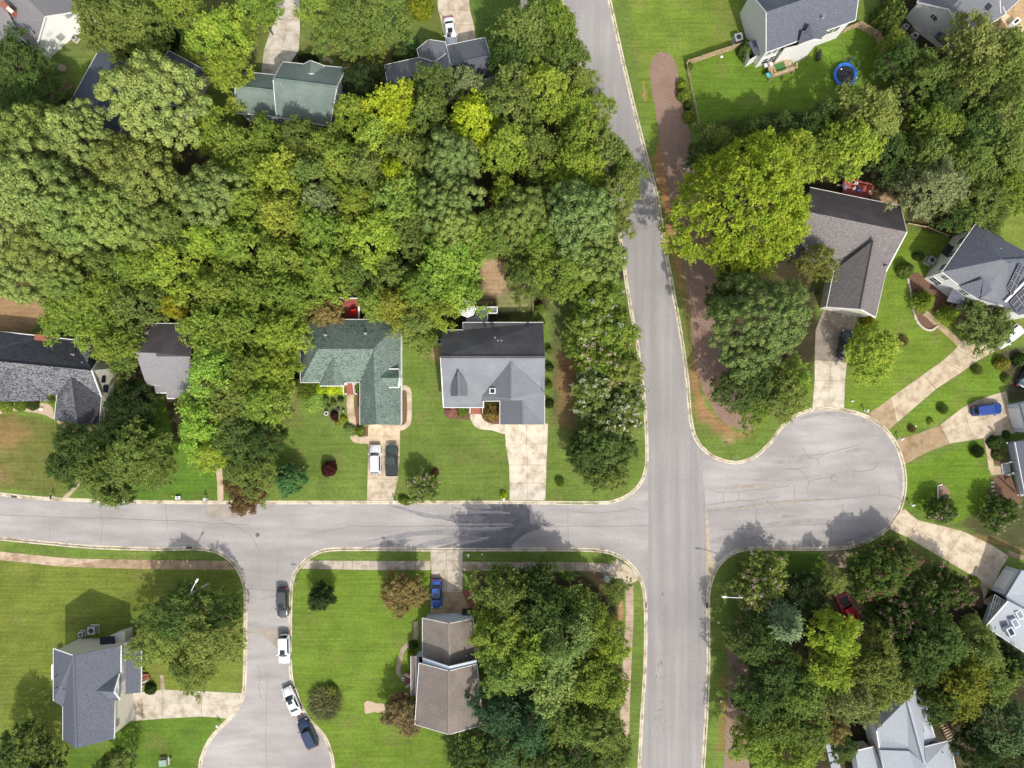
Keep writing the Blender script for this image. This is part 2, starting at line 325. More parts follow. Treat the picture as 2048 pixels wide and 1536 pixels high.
def ground():
    fx = np.arange(-98, 98.01, 0.33); fy = np.arange(-74, 78.01, 0.33)
    xs = np.concatenate([[-3000, -900, -300, -150, -110], fx, [110, 150, 300, 900, 3000]])
    ys = np.concatenate([[-3000, -900, -300, -150, -90], fy, [90, 150, 300, 900, 3000]])
    GX, GY = np.meshgrid(xs, ys, indexing='xy')
    PX = GX / S + NX; PY = -GY / S + NY
    Z = np.zeros(GX.shape)
    ins = inside(PX, PY, UNION)
    Z[ins] = -0.20
    Z += np.where(ins, 0, (fbm(PX, PY, 60, 3) - 0.5) * 0.0)
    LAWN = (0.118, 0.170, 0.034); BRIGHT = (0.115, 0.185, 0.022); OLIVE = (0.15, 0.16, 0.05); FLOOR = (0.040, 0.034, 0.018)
    DARKG = (0.045, 0.065, 0.018); CLAY = (0.36, 0.17, 0.075); TAN = (0.34, 0.23, 0.13); MULCH = (0.13, 0.085, 0.06); PALE = (0.20, 0.19, 0.09)
    C = np.empty(GX.shape + (3,)); C[:] = LAWN
    # name, polygon, colour, softness px, wobble px
    regs = [
        ([(0, -200), (0, 120), (105, 170), (200, 90), (330, 90), (360, 20), (360, -200)], (0.10, 0.14, 0.035), 8, 10),
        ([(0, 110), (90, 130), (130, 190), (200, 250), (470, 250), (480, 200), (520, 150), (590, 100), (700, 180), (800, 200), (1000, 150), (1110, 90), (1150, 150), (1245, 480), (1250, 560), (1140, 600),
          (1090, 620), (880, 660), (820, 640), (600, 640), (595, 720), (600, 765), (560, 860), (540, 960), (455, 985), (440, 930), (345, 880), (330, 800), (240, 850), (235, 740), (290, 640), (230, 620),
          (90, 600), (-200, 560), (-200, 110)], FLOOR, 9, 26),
        ([(360, -200), (545, -200), (545, 0), (525, 90), (515, 150), (480, 180), (380, 120)], (0.12, 0.125, 0.04), 8, 16),
        ([(600, -200), (870, -200), (880, 60), (780, 130), (740, 120), (640, 120), (600, 60)], (0.11, 0.145, 0.035), 8, 14),
        ([(655, 95), (790, 85), (810, 120), (770, 180), (700, 160)], (0.09, 0.085, 0.03), 8, 14),
        ([(938, -200), (1110, -200), (1110, 60), (1000, 130), (960, 90), (950, 30)], (0.075, 0.125, 0.025), 6, 8),
        ([(1225, -200), (1490, -200), (1480, 90), (1370, 130), (1360, 260), (1330, 420), (1310, 330)], (0.13, 0.185, 0.028), 4, 8),
        ([(1380, 130), (1500, 85), (1700, 40), (1760, 70), (1790, 160), (1750, 260), (1400, 270)], (0.105, 0.175, 0.022), 3, 4),
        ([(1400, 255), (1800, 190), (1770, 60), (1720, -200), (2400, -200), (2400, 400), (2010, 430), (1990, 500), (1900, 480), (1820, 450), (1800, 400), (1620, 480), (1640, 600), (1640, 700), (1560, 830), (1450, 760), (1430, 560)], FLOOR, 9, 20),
        ([(1700, 45), (1800, 20), (1800, 70), (1760, 60)], (0.10, 0.14, 0.03), 4, 6),
        ([(1980, 400), (2400, 380), (2400, 520), (2040, 500), (1995, 470)], (0.15, 0.19, 0.035), 8, 10),
        ([(1725, 380), (1790, 395), (1800, 415), (1740, 400)], TAN, 6, 10),
        ([(2000, -50), (2100, -50), (2100, 90), (2010, 60)], (0.36, 0.25, 0.14), 6, 10),
        ([(1800, 460), (1900, 470), (1870, 560), (1815, 570), (1830, 660), (1880, 660), (1925, 700), (1850, 760), (1740, 830), (1690, 815), (1720, 640), (1770, 545)], (0.125, 0.185, 0.024), 3, 4),
        ([(1776, 862), (1990, 700), (2020, 700), (2008, 780), (1900, 830), (1793, 880)], (0.115, 0.185, 0.022), 3, 4),
        ([(1810, 930), (1965, 880), (1985, 1000), (1990, 1060), (1870, 1040), (1815, 1010)], (0.11, 0.185, 0.020), 3, 5),
        ([(1985, 960), (2400, 960), (2400, 1120), (2040, 1110), (1900, 1050), (1960, 1030)], (0.07, 0.075, 0.03), 7, 12),
        ([(1860, 1050), (2000, 1080), (2060, 1110), (2000, 1090)], (0.20, 0.14, 0.06), 5, 8),
        ([(2000, 700), (2400, 640), (2400, 800), (2015, 800)], (0.07, 0.06, 0.035), 5, 6),
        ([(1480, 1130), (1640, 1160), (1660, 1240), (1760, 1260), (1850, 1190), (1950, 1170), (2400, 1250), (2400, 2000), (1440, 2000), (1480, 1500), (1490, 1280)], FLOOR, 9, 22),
        ([(1700, 1100), (1790, 1065), (1940, 1155), (1900, 1200), (1790, 1180)], (0.11, 0.13, 0.035), 6, 10),
        ([(1500, 1105), (1645, 1105), (1660, 1160), (1500, 1150)], (0.07, 0.12, 0.02), 4, 5),
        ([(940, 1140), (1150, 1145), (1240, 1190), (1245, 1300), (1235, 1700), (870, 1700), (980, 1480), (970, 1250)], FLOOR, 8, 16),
        ([(0, 1120), (475, 1140), (488, 1200), (488, 1380), (250, 1380), (110, 1300), (110, 1420), (150, 1500), (130, 1600), (-200, 1600), (-200, 1100)], (0.128, 0.160, 0.028), 4, 6),
        ([(150, 1445), (440, 1430), (440, 1445), (400, 1500), (395, 1700), (100, 1700)], (0.085, 0.145, 0.020), 4, 8),
        ([(595, 1140), (860, 1140), (862, 1230), (830, 1300), (830, 1440), (960, 1480), (870, 1700), (668, 1700), (664, 1500), (620, 1430), (590, 1370)], (0.118, 0.178, 0.024), 3, 4),
        ([(0, 820), (110, 850), (140, 900), (120, 990), (0, 975), (-200, 950), (-200, 820)], (0.115, 0.125, 0.032), 5, 8),
        ([(-60, 850), (30, 840), (60, 870), (30, 900), (-60, 910)], (0.20, 0.135, 0.055), 16, 16),
        ([(-60, 930), (25, 935), (20, 960), (-60, 955)], (0.19, 0.14, 0.06), 12, 14),
        ([(-200, 590), (90, 600), (90, 640), (60, 665), (-200, 665)], (0.30, 0.19, 0.10), 5, 8),
        ([(320, 780), (345, 880), (440, 940), (430, 1000), (190, 1000), (240, 870)], (0.085, 0.160, 0.022), 4, 8),
        ([(560, 770), (600, 765), (600, 800), (580, 850), (555, 840)], (0.15, 0.15, 0.05), 8, 10),
        ([(605, 770), (690, 775), (690, 800), (685, 850), (660, 855), (640, 820), (605, 800)], (0.12, 0.15, 0.05), 4, 6),
        ([(1000, 585), (1065, 585), (1066, 622), (990, 622)], (0.20, 0.20, 0.085), 4, 5),
        ([(965, 515), (1005, 520), (1030, 560), (1000, 590), (965, 585)], (0.36, 0.25, 0.15), 7, 9),
        ([(1095, 570), (1135, 590), (1130, 850), (1105, 850), (1098, 640)], (0.10, 0.12, 0.04), 6, 10),
        ([(1112, 700), (1150, 690), (1150, 860), (1115, 845)], (0.18, 0.115, 0.055), 7, 12),
        ([(875, 1310), (1, 1)], LAWN, 3, 3),
        ([(1318, 280), (1338, 400), (1352, 480), (1368, 560), (1383, 640), (1392, 720), (1400, 780), (1415, 815), (1450, 855), (1500, 870), (1480, 880), (1430, 860), (1398, 835), (1388, 790),
          (1378, 700), (1360, 590), (1345, 520), (1322, 400), (1305, 320)], (0.27, 0.15, 0.075), 7, 12),
        ([(1326, 340), (1337, 400), (1336, 420), (1326, 380)], (0.36, 0.17, 0.07), 2, 3),
        ([(1371, 600), (1380, 640), (1386, 690), (1378, 700), (1369, 640)], (0.09, 0.11, 0.03), 4, 6),
        ([(1287, 165), (1293, 185), (1292, 200), (1285, 190)], (0.36, 0.22, 0.10), 3, 3),
        ([(1440, 870), (1470, 872), (1470, 885), (1450, 890)], (0.30, 0.22, 0.10), 5, 6),
        ([(1442, 1350), (1455, 1370), (1450, 1500), (1437, 1500)], (0.20, 0.13, 0.05), 8, 14),
        ([(1650, 1170), (1760, 1270), (1775, 1300), (1760, 1300), (1660, 1220)], (0.10, 0.075, 0.04), 5, 6),
        ([(870, 690), (880, 690), (880, 720), (862, 715)], TAN, 5, 6),
        ([(1170, 1140), (1215, 1145), (1230, 1170), (1200, 1175)], (0.20, 0.13, 0.07), 5, 8),
        ([(1235, 1170), (1246, 1180), (1246, 1240), (1238, 1240)], (0.36, 0.20, 0.11), 4, 5),
        ([(640, 770), (700, 780), (705, 800), (640, 790)], (0.12, 0.16, 0.04), 4, 4),
    ]
    W1 = fbm(PX, PY, 22, 11) - .5; 
    fine = (np.abs(PX - 1024) < 1300) & (np.abs(PY - 768) < 1050)
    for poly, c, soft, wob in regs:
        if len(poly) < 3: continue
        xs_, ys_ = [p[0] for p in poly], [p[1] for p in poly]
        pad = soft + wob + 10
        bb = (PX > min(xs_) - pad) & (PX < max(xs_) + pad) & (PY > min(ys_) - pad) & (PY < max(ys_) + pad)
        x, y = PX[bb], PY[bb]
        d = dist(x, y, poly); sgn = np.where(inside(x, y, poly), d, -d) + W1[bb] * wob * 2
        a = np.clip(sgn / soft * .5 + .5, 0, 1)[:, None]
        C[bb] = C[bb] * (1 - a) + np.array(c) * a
    # worn and lush patches in the turf
    n1 = fbm(PX, PY, 90, 31)[..., None]; n2 = fbm(PX, PY, 24, 41)[..., None]; n4 = fbm(PX + 30 * n1[..., 0], PY * 3, 30, 61)[..., None]
    C *= 0.80 + 0.40 * n1
    C *= 0.80 + 0.40 * n2
    C *= 0.90 + 0.20 * n4
    br = np.clip((fbm(PX, PY, 40, 71)[..., None] - 0.60) * 3, 0, 0.3)
    C = C * (1 - br) + np.array((0.17, 0.15, 0.055)) * br
    me = bpy.data.meshes.new("ground")
    ny, nx = GX.shape
    co = np.stack([GX, GY, Z], -1).reshape(-1, 3).astype(np.float32)
    idx = np.arange(nx * ny).reshape(ny, nx)
    q = np.stack([idx[:-1, :-1], idx[:-1, 1:], idx[1:, 1:], idx[1:, :-1]], -1).reshape(-1, 4)
    me.vertices.add(len(co)); me.vertices.foreach_set('co', co.ravel())
    me.loops.add(q.size); me.loops.foreach_set('vertex_index', q.ravel().astype(np.int32))
    me.polygons.add(len(q)); me.polygons.foreach_set('loop_start', np.arange(0, q.size, 4, dtype=np.int32))
    me.update()
    ca = me.color_attributes.new('tint', 'FLOAT_COLOR', 'POINT')
    ca.data.foreach_set('color', np.concatenate([C.reshape(-1, 3), np.ones((nx * ny, 1))], 1).astype(np.float32).ravel())
    m, t, b = new_mat('grass_and_soil'); N = t.nodes; L = t.links
    at = N.new("ShaderNodeAttribute"); at.attribute_name = 'tint'; geo = N.new("ShaderNodeNewGeometry")
    out = at.outputs['Color']
    for sc, amt, st in ((9.0, 0.28, (1, 1, 1)), (2.2, 0.16, (1, 1, 1)), (1.0, 0.15, (0.12, 2.6, 1))):
        mp = N.new("ShaderNodeMapping"); mp.inputs['Scale'].default_value = st; L.new(geo.outputs['Position'], mp.inputs[0])
        n = N.new("ShaderNodeTexNoise"); n.inputs['Scale'].default_value = sc; n.inputs['Detail'].default_value = 5
        L.new(mp.outputs[0], n.inputs['Vector'])
        mr = N.new("ShaderNodeMapRange"); mr.inputs[1].default_value = 0.3; mr.inputs[2].default_value = 0.7
        mr.inputs[3].default_value = 1 - amt; mr.inputs[4].default_value = 1 + amt; L.new(n.outputs[0], mr.inputs[0])
        s = N.new("ShaderNodeVectorMath"); s.operation = 'SCALE'; L.new(out, s.inputs[0]); L.new(mr.outputs[0], s.inputs['Scale']); out = s.outputs[0]
        if sc == 9.0:
            bn = N.new("ShaderNodeBump"); bn.inputs['Strength'].default_value = 0.6; bn.inputs['Distance'].default_value = 0.08
            L.new(n.outputs[0], bn.inputs['Height']); L.new(bn.outputs[0], b.inputs['Normal'])
    L.new(out, b.inputs['Base Color']); b.inputs['Roughness'].default_value = 0.95; b.inputs['Specular IOR Level'].default_value = 0.1
    tag(link('ground', me, m), kind='structure')
ground()

def sheet(name, poly, z, mat, parent=None, structure=True, smooth_n=0, thick=0.0, wob=0.0):
    if smooth_n: poly = smooth_line(poly, smooth_n, closed=True)
    pts = [P(x + (random.random() - .5) * wob, y + (random.random() - .5) * wob) for x, y in poly]
    bm = bmesh.new(); vs = [bm.verts.new((p.x, p.y, z)) for p in pts]; f = bm.faces.new(vs)
    if f.normal.z < 0: f.normal_flip()
    bm.normal_update()
    if f.normal.z < 0: bmesh.ops.reverse_faces(bm, faces=[f])
    bmesh.ops.triangulate(bm, faces=bm.faces[:], ngon_method='EAR_CLIP')
    if thick:
        r = bmesh.ops.extrude_face_region(bm, geom=bm.faces[:])
        for v in [g for g in r['geom'] if isinstance(g, bmesh.types.BMVert)]: v.co.z -= thick
    me = bpy.data.meshes.new(name); bm.to_mesh(me); bm.free()
    o = link(name, me, mat, parent)
    if structure and not parent: o['kind'] = 'structure'
    return o

def slabs(name, pieces, z, mat=None, thick=0.06, structure=True):
    """concrete made of slabs: pieces = [(poly, tint)], each face keeps its own tint"""
    bm = bmesh.new(); lay = bm.loops.layers.float_color.new('tint')
    for poly, tint in pieces:
        pts = [P(x, y) for x, y in poly]
        vs = [bm.verts.new((p.x, p.y, z)) for p in pts]; f = bm.faces.new(vs); bm.normal_update()
        if f.normal.z < 0: f.normal_flip()
        vb = [bm.verts.new((p.x, p.y, z - thick)) for p in pts]
        fs = [f] + [bm.faces.new((vs[i], vs[(i + 1) % len(vs)], vb[(i + 1) % len(vs)], vb[i])) for i in range(len(vs))]
        if not hasattr(tint, '__len__'): tint = (tint, tint, tint)
        for g in fs:
            for l in g.loops: l[lay] = (*tint, 1)
    bmesh.ops.triangulate(bm, faces=[f for f in bm.faces if len(f.verts) > 4], ngon_method='EAR_CLIP')
    me = bpy.data.meshes.new(name); bm.to_mesh(me); bm.free()
    o = link(name, me, mat or M['concrete'])
    if structure: o['kind'] = 'structure'
    return o

M['asphalt'] = noise_mat('old_asphalt', (0.282, 0.260, 0.250), (0.392, 0.368, 0.354), scale=0.45, rough=0.9, c3=(0.235, 0.215, 0.208), scale2=0.10, amt2=0.6,
                         fine=9, fine_amt=0.17, stretch=(0.25, 1.3, 1), lo=0.3, hi=0.7, spec=0.2)
M['asphalt2'] = noise_mat('newer_asphalt', (0.245, 0.230, 0.223), (0.328, 0.309, 0.300), scale=0.9, rough=0.9, c3=(0.215, 0.205, 0.205), scale2=0.08, amt2=0.6,
                          fine=9, fine_amt=0.16, stretch=(1.0, 0.04, 1), lo=0.3, hi=0.7, spec=0.2, rot=R_(-3))
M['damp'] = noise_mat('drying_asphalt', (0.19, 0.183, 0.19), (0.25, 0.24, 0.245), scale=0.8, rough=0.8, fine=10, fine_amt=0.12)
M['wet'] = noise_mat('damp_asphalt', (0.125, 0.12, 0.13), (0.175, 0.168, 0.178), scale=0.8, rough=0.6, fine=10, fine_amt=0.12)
RZ = -0.085
road = sheet('road', UNION, RZ, M['asphalt'])
ml = [p for p in lines['NW'] if p[1] < 915]; mr_ = [p for p in lines['NE'] if p[1] < 870 and p[0] < 1400]
mainp = [(1297, 1000), (1296, 1170), (1292, 1250), (1290, 1339), (1284, 1432), (1279, 1525), (1268, 1700), (1250, 1950), (1370, 1950), (1392, 1700), (1406, 1536),
         (1415, 1370), (1417, 1277), (1415, 1209), (1413, 1100), (1411, 1000), (1404, 930), (1392, 880)]
sheet('main_road', [(1295, 930)] + mainp + mr_[::-1] + ml[::-1], RZ + .004, M['asphalt2'])
# light seams where the two asphalts meet, edge of concrete gutter crossing the cul-de-sac mouth
def strip_line(mb, pts, w, z, zp=None):
    pts = [P(*p) for p in pts]
    for a, b in zip(pts[:-1], pts[1:]):
        d = (b - a); d.z = 0
        if d.length < 1e-4: continue
        n = Vector((-d.y, d.x, 0)).normalized() * w / 2; e = d.normalized() * w * .3
        mb.add([(a.x - e.x + n.x, a.y - e.y + n.y, z), (a.x - e.x - n.x, a.y - e.y - n.y, z), (b.x + e.x - n.x, b.y + e.y - n.y, z), (b.x + e.x + n.x, b.y + e.y + n.y, z)], [[0, 1, 2, 3]])
def wig(pts, amp=1.5, n=5):
    out = smooth_line(pts, n)
    return [(x + random.uniform(-amp, amp), y + random.uniform(-amp, amp)) for x, y in out]
mb = MB()
cr = [
    [(1413, 1023), (1480, 1014), (1560, 1004), (1620, 1001), (1700, 996), (1760, 990), (1800, 997)],
    [(1413, 1010), (1470, 1003), (1510, 1000), (1560, 992)],
    [(1430, 985), (1480, 983), (1530, 978), (1580, 972)], [(1447, 1005), (1447, 985)], [(1477, 1002), (1478, 985)], [(1589, 968), (1590, 1000)],
    [(1618, 963), (1640, 957), (1660, 956)], [(1618, 963), (1605, 945), (1590, 938), (1560, 940)], [(1618, 963), (1615, 980)],
    [(1690, 925), (1707, 942), (1735, 941), (1752, 935), (1757, 925)], [(1707, 942), (1707, 952)],
    [(1605, 895), (1615, 912), (1632, 918), (1660, 905), (1720, 889)], [(1632, 918), (1640, 930)],
    [(1508, 1015), (1508, 1003)], [(1552, 1012), (1553, 1036)], [(1514, 1016), (1512, 1035)], [(1445, 1060), (1500, 1057), (1560, 1053), (1620, 1050), (1660, 1052), (1662, 1090)],
    [(1536, 1000), (1535, 1006)], [(1760, 990), (1759, 970)], [(1685, 1007), (1683, 1030), (1678, 1046)],
    [(700, 1052), (760, 1053), (860, 1052), (1000, 1053), (1180, 1053), (1295, 1052)], [(1240, 1023), (1262, 1018), (1290, 1022)], [(1150, 1024), (1200, 1026), (1240, 1022)],
    [(0, 1030), (100, 1034), (250, 1038), (400, 1045), (500, 1050)], [(515, 1110), (520, 1145), (518, 1170)], [(492, 1178), (560, 1181)],
    [(535, 1345), (533, 1400), (531, 1470), (533, 1536)], [(515, 1330), (520, 1350), (518, 1380), (524, 1400)], [(610, 1072), (700, 1052)], [(200, 1010), (205, 1050), (200, 1090)],
    [(330, 1005), (335, 1060)], [(905, 1052), (905, 1010)], [(1136, 1012), (1137, 1090)], [(440, 1040), (500, 1070), (520, 1110)],
    [(1245, 463), (1280, 457), (1318, 453)], [(520, 1200), (560, 1190)], [(560, 1100), (552, 1150)], [(100, 1034), (98, 1085)], [(1240, 1095), (1236, 1080)],
]
for c in cr: strip_line(mb, wig(c, 0.9), 0.07, RZ + .012)
mb.build('crack', M['crack'], road)
# surface stains around the longer seams of the cul-de-sac
M['stain'] = noise_mat('stained_asphalt', (0.25, 0.232, 0.222), (0.31, 0.29, 0.28), scale=0.9, rough=0.9, fine=10, fine_amt=0.1)
M['stain2'] = noise_mat('dirty_asphalt', (0.27, 0.235, 0.195), (0.34, 0.30, 0.26), scale=0.9, rough=0.9, fine=10, fine_amt=0.1)
def lens(pts, w):
    """long thin outline around a line, w = max half width px"""
    L = smooth_line(pts, 8); n = len(L); up = []; dn = []
    for i, (x, y) in enumerate(L):
        a = L[max(i - 1, 0)]; c = L[min(i + 1, n - 1)]; dx, dy = c[0] - a[0], c[1] - a[1]; q = math.hypot(dx, dy)
        t = i / (n - 1); ww = w * (math.sin(math.pi * t) ** .7) * random.uniform(.7, 1.1); w2 = ww * random.uniform(.5, .9)
        up.append((x + dy / q * ww, y - dx / q * ww)); dn.append((x - dy / q * w2, y + dx / q * w2))
    return up + dn[::-1]
for pts, w, m in (([(1420, 1020), (1500, 1014), (1600, 1002), (1690, 998)], 4, 'stain2'), ([(1440, 978), (1500, 973), (1560, 972)], 4, 'stain2'),
                  ([(1540, 925), (1590, 922), (1640, 910)], 5, 'stain'), ([(1560, 938), (1600, 938), (1625, 930)], 3, 'stain'),
                  ([(1500, 960), (1560, 959), (1610, 960)], 3, 'stain'), ([(1560, 912), (1600, 914), (1650, 908)], 4, 'stain'), ([(1530, 1050), (1580, 1046), (1660, 1040)], 7, 'stain'),
                  ([(1560, 1034), (1610, 1030)], 5, 'stain')):
    SZ = globals().get('SZ', 0) + .0002; sheet('stain', lens(pts, w), RZ + .0062 + SZ, M[m], road)
for pts, w, m in (([(1705, 833), (1752, 858), (1782, 898), (1798, 945), (1801, 985)], 9, 'stain'), ([(1600, 838), (1640, 829), (1690, 830), (1730, 842)], 5, 'stain'),
                  ([(1420, 1085), (1470, 1075), (1530, 1080)], 10, 'stain'), ([(1580, 1082), (1640, 1088), (1700, 1084), (1760, 1055)], 8, 'stain'), ([(1690, 905), (1730, 900), (1760, 912)], 5, 'stain')):
    SZ = globals().get('SZ', 0) + .0002; sheet('stain', lens(pts, w), RZ + .0052 + SZ, M[m], road)
# water run-off: one big damp area with fingers, read from the photo
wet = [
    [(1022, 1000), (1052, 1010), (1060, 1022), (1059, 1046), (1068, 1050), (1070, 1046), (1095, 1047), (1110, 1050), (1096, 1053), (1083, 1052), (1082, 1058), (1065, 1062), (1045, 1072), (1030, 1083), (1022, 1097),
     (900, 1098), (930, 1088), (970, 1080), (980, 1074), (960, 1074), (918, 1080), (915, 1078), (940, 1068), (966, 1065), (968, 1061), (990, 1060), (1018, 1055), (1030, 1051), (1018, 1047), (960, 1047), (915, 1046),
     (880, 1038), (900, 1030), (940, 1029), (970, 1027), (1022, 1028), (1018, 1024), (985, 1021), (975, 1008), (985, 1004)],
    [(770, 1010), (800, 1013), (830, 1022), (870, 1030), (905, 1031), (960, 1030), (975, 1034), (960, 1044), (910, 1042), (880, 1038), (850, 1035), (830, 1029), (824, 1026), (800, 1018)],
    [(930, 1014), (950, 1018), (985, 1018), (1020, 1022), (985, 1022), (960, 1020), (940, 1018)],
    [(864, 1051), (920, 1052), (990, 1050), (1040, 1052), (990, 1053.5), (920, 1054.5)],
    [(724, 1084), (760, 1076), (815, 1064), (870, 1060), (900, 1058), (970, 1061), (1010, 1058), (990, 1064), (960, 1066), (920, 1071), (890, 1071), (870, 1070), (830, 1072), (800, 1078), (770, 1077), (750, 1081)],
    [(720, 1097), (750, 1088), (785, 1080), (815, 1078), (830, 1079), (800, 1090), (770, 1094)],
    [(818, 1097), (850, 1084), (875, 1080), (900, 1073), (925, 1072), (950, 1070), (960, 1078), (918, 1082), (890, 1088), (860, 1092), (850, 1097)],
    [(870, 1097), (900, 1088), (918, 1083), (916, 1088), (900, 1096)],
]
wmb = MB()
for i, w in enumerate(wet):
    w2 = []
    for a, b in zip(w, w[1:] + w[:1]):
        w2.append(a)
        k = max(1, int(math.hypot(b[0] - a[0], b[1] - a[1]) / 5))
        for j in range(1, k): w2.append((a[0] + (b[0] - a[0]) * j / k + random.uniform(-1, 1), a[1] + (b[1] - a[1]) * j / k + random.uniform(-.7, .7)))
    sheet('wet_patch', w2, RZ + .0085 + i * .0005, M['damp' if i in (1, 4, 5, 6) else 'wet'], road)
sheet('wet_patch', smooth_line([(492, 1264), (520, 1262), (540, 1258), (560, 1262), (570, 1290), (556, 1296), (535, 1280), (520, 1268), (492, 1267)], 4, True), RZ + .0085, M['stain2'], road)
sheet('repair_patch', [(413, 1010), (470, 1010), (473, 1037), (412, 1037)], RZ + .008, M['stain2'], road)
M['gutterstain'] = noise_mat('gutter_silt', (0.34, 0.28, 0.20), (0.44, 0.37, 0.28), scale=1.5, rough=0.9, fine=8)
sheet('silt_patch', [(1413, 1015), (1418, 1060), (1421, 1100), (1430, 1128), (1424, 1150), (1416, 1180), (1413, 1180), (1412, 1100)], RZ + .008, M['gutterstain'], road, smooth_n=3)
mb = MB()
for i in range(60):
    y = random.choice([random.gauss(1235, 22), random.gauss(1340, 18), random.gauss(1430, 20)]); x = 1325 + random.gauss(0, 6) - (y - 1200) * .02
    c = P(x, y); mb.box((c.x, c.y, RZ + .012), (random.uniform(.05, .2), random.uniform(.1, .5), .004), random.uniform(-.5, .5))
for i in range(70):
    c = P(random.uniform(1310, 1405), random.uniform(480, 1530)); mb.box((c.x, c.y, RZ + .012), (.08, random.uniform(.06, .2), .004), random.uniform(-.5, .5))
mb.build('tar_speck', M['crack'], road)

def kerb(pts, side, name='kerb'):
    w = [P(*p) for p in pts]; n = len(w); prof = [(-.30, -.25), (-.30, .028), (-.13, .030), (-.08, .02), (-.03, -.070), (.30, -.078), (.30, -.25)]
    vs = []; fs = []
    for i in range(n):
        a = w[max(i - 1, 0)]; b = w[min(i + 1, n - 1)]; d = (b - a).normalized(); nn = Vector((-d.y, d.x, 0)) * side
        vs += [(w[i].x + nn.x * o, w[i].y + nn.y * o, z) for o, z in prof]
    m = len(prof)
    for i in range(n - 1):
        for j in range(m - 1): fs.append([i * m + j, (i + 1) * m + j, (i + 1) * m + j + 1, i * m + j + 1])
    o = pobj(name, vs, fs, M['kerb']); o['kind'] = 'structure'
    j = MB(); acc = 0
    for i in range(1, n - 1):
        acc += (w[i] - w[i - 1]).length
        if acc > 3.0:
            acc = 0; d = (w[i + 1] - w[i - 1]).normalized(); nn = Vector((-d.y, d.x, 0)) * side; c = w[i]
            j.bar((c.x + nn.x * -.04, c.y + nn.y * -.04, -.070), (c.x + nn.x * .3, c.y + nn.y * .3, -.074), .035, .008)
            j.bar((c.x - nn.x * .3, c.y - nn.y * .3, .030), (c.x - nn.x * .12, c.y - nn.y * .12, .030), .035, .008)
    # dark line in the gutter where kerb face meets pan
    for i in range(n - 1):
        d = (w[i + 1] - w[i]).normalized(); nn = Vector((-d.y, d.x, 0)) * side * -.02
        j.bar(w[i] + nn + Vector((0, 0, -.066)), w[i + 1] + nn + Vector((0, 0, -.066)), .045, .01)
    j.build('joint', M['joint'], o)
def dense(pts, step=6):
    out = []
    for a, b in zip(pts[:-1], pts[1:]):
        k = max(1, int(math.hypot(b[0] - a[0], b[1] - a[1]) / 12))
        out += [(a[0] + (b[0] - a[0]) * i / k, a[1] + (b[1] - a[1]) * i / k) for i in range(k)]
    return out + [pts[-1]]
for k in ('NW', 'NE', 'SM', 'SW'): kerb(dense(lines[k]), -1)

# ---- sidewalks
def band(top, bot, n, z, name='sidewalk', tints=None):
    T = smooth_line(top, 6); B = smooth_line(bot, 6)
    def at(L, t):
        f = t * (len(L) - 1); i = min(int(f), len(L) - 2); u = f - i
        return (L[i][0] * (1 - u) + L[i + 1][0] * u, L[i][1] * (1 - u) + L[i + 1][1] * u)
    pcs = []; eps = 0.045 / n
    for i in range(n):
        a, b = i / n + eps * .5, (i + 1) / n - eps * .5
        base = random.uniform(.92, 1.04); t = tints(i / n) if tints else (1, 1, 1)
        pcs.append(([at(T, a), at(T, (a + b) / 2), at(T, b), at(B, b), at(B, (a + b) / 2), at(B, a)], tuple(base * c for c in t)))
    o = slabs(name, [(T + B[::-1], (.42, .34, .27))], z - .006); s = slabs('slab', pcs, z); s.parent = o; del s['kind']
    return o
M['base'] = None
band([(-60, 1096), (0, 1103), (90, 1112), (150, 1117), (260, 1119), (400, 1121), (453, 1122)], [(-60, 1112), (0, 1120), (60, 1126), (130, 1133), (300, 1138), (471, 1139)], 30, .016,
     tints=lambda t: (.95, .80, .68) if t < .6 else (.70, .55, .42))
band([(617, 1121), (700, 1121.5), (780, 1122), (861, 1122)], [(602, 1137), (700, 1139), (780, 1140), (861, 1140)], 14, .016, tints=lambda t: (.86, .82, .80))
band([(925, 1123), (1000, 1124), (1100, 1124), (1180, 1125), (1222, 1128)], [(925, 1141), (1000, 1141.5), (1100, 1142), (1180, 1142), (1214, 1148)], 17, .016, tints=lambda t: (.78, .72, .68))
slabs('sidewalk', [([(1222, 1128), (1234, 1117), (1258, 1134), (1272, 1148), (1276, 1160), (1258, 1169), (1240, 1162), (1214, 1148)], (.95, .88, .78))], .018)
band([(1251, 1168), (1251, 1230), (1247, 1300), (1242, 1400), (1239, 1470), (1237, 1540), (1232, 1640)], [(1266, 1170), (1267, 1230), (1264, 1300), (1260, 1400), (1258, 1470), (1254, 1540), (1248, 1640)], 30, .016, tints=lambda t: (.85, .72, .64))

# ---- driveways and paths: list of slabs per driveway
def quadgrid(L, Rr, splits, mids=None, tint=None):
    """L, Rr: matching edge points from top to bottom; cut into rows and two columns with thin joints"""
    pcs = []
    for i in range(len(L) - 1):
        l0, l1, r0, r1 = L[i], L[i + 1], Rr[i], Rr[i + 1]
        m0 = ((l0[0] + r0[0]) / 2, (l0[1] + r0[1]) / 2); m1 = ((l1[0] + r1[0]) / 2, (l1[1] + r1[1]) / 2)
        for q in ([l0, m0, m1, l1], [m0, r0, r1, m1]):
            cx = sum(p[0] for p in q) / 4; cy = sum(p[1] for p in q) / 4
            sh = []
            for p in q:
                d = math.hypot(cx - p[0], cy - p[1]); k = .45 / max(d, 1); sh.append((p[0] + (cx - p[0]) * k, p[1] + (cy - p[1]) * k))
            t = tint(cx, cy) if tint else (1, 1, 1); b = random.uniform(.94, 1.05)
            pcs.append((sh, tuple(b * c for c in t)))
    return pcs
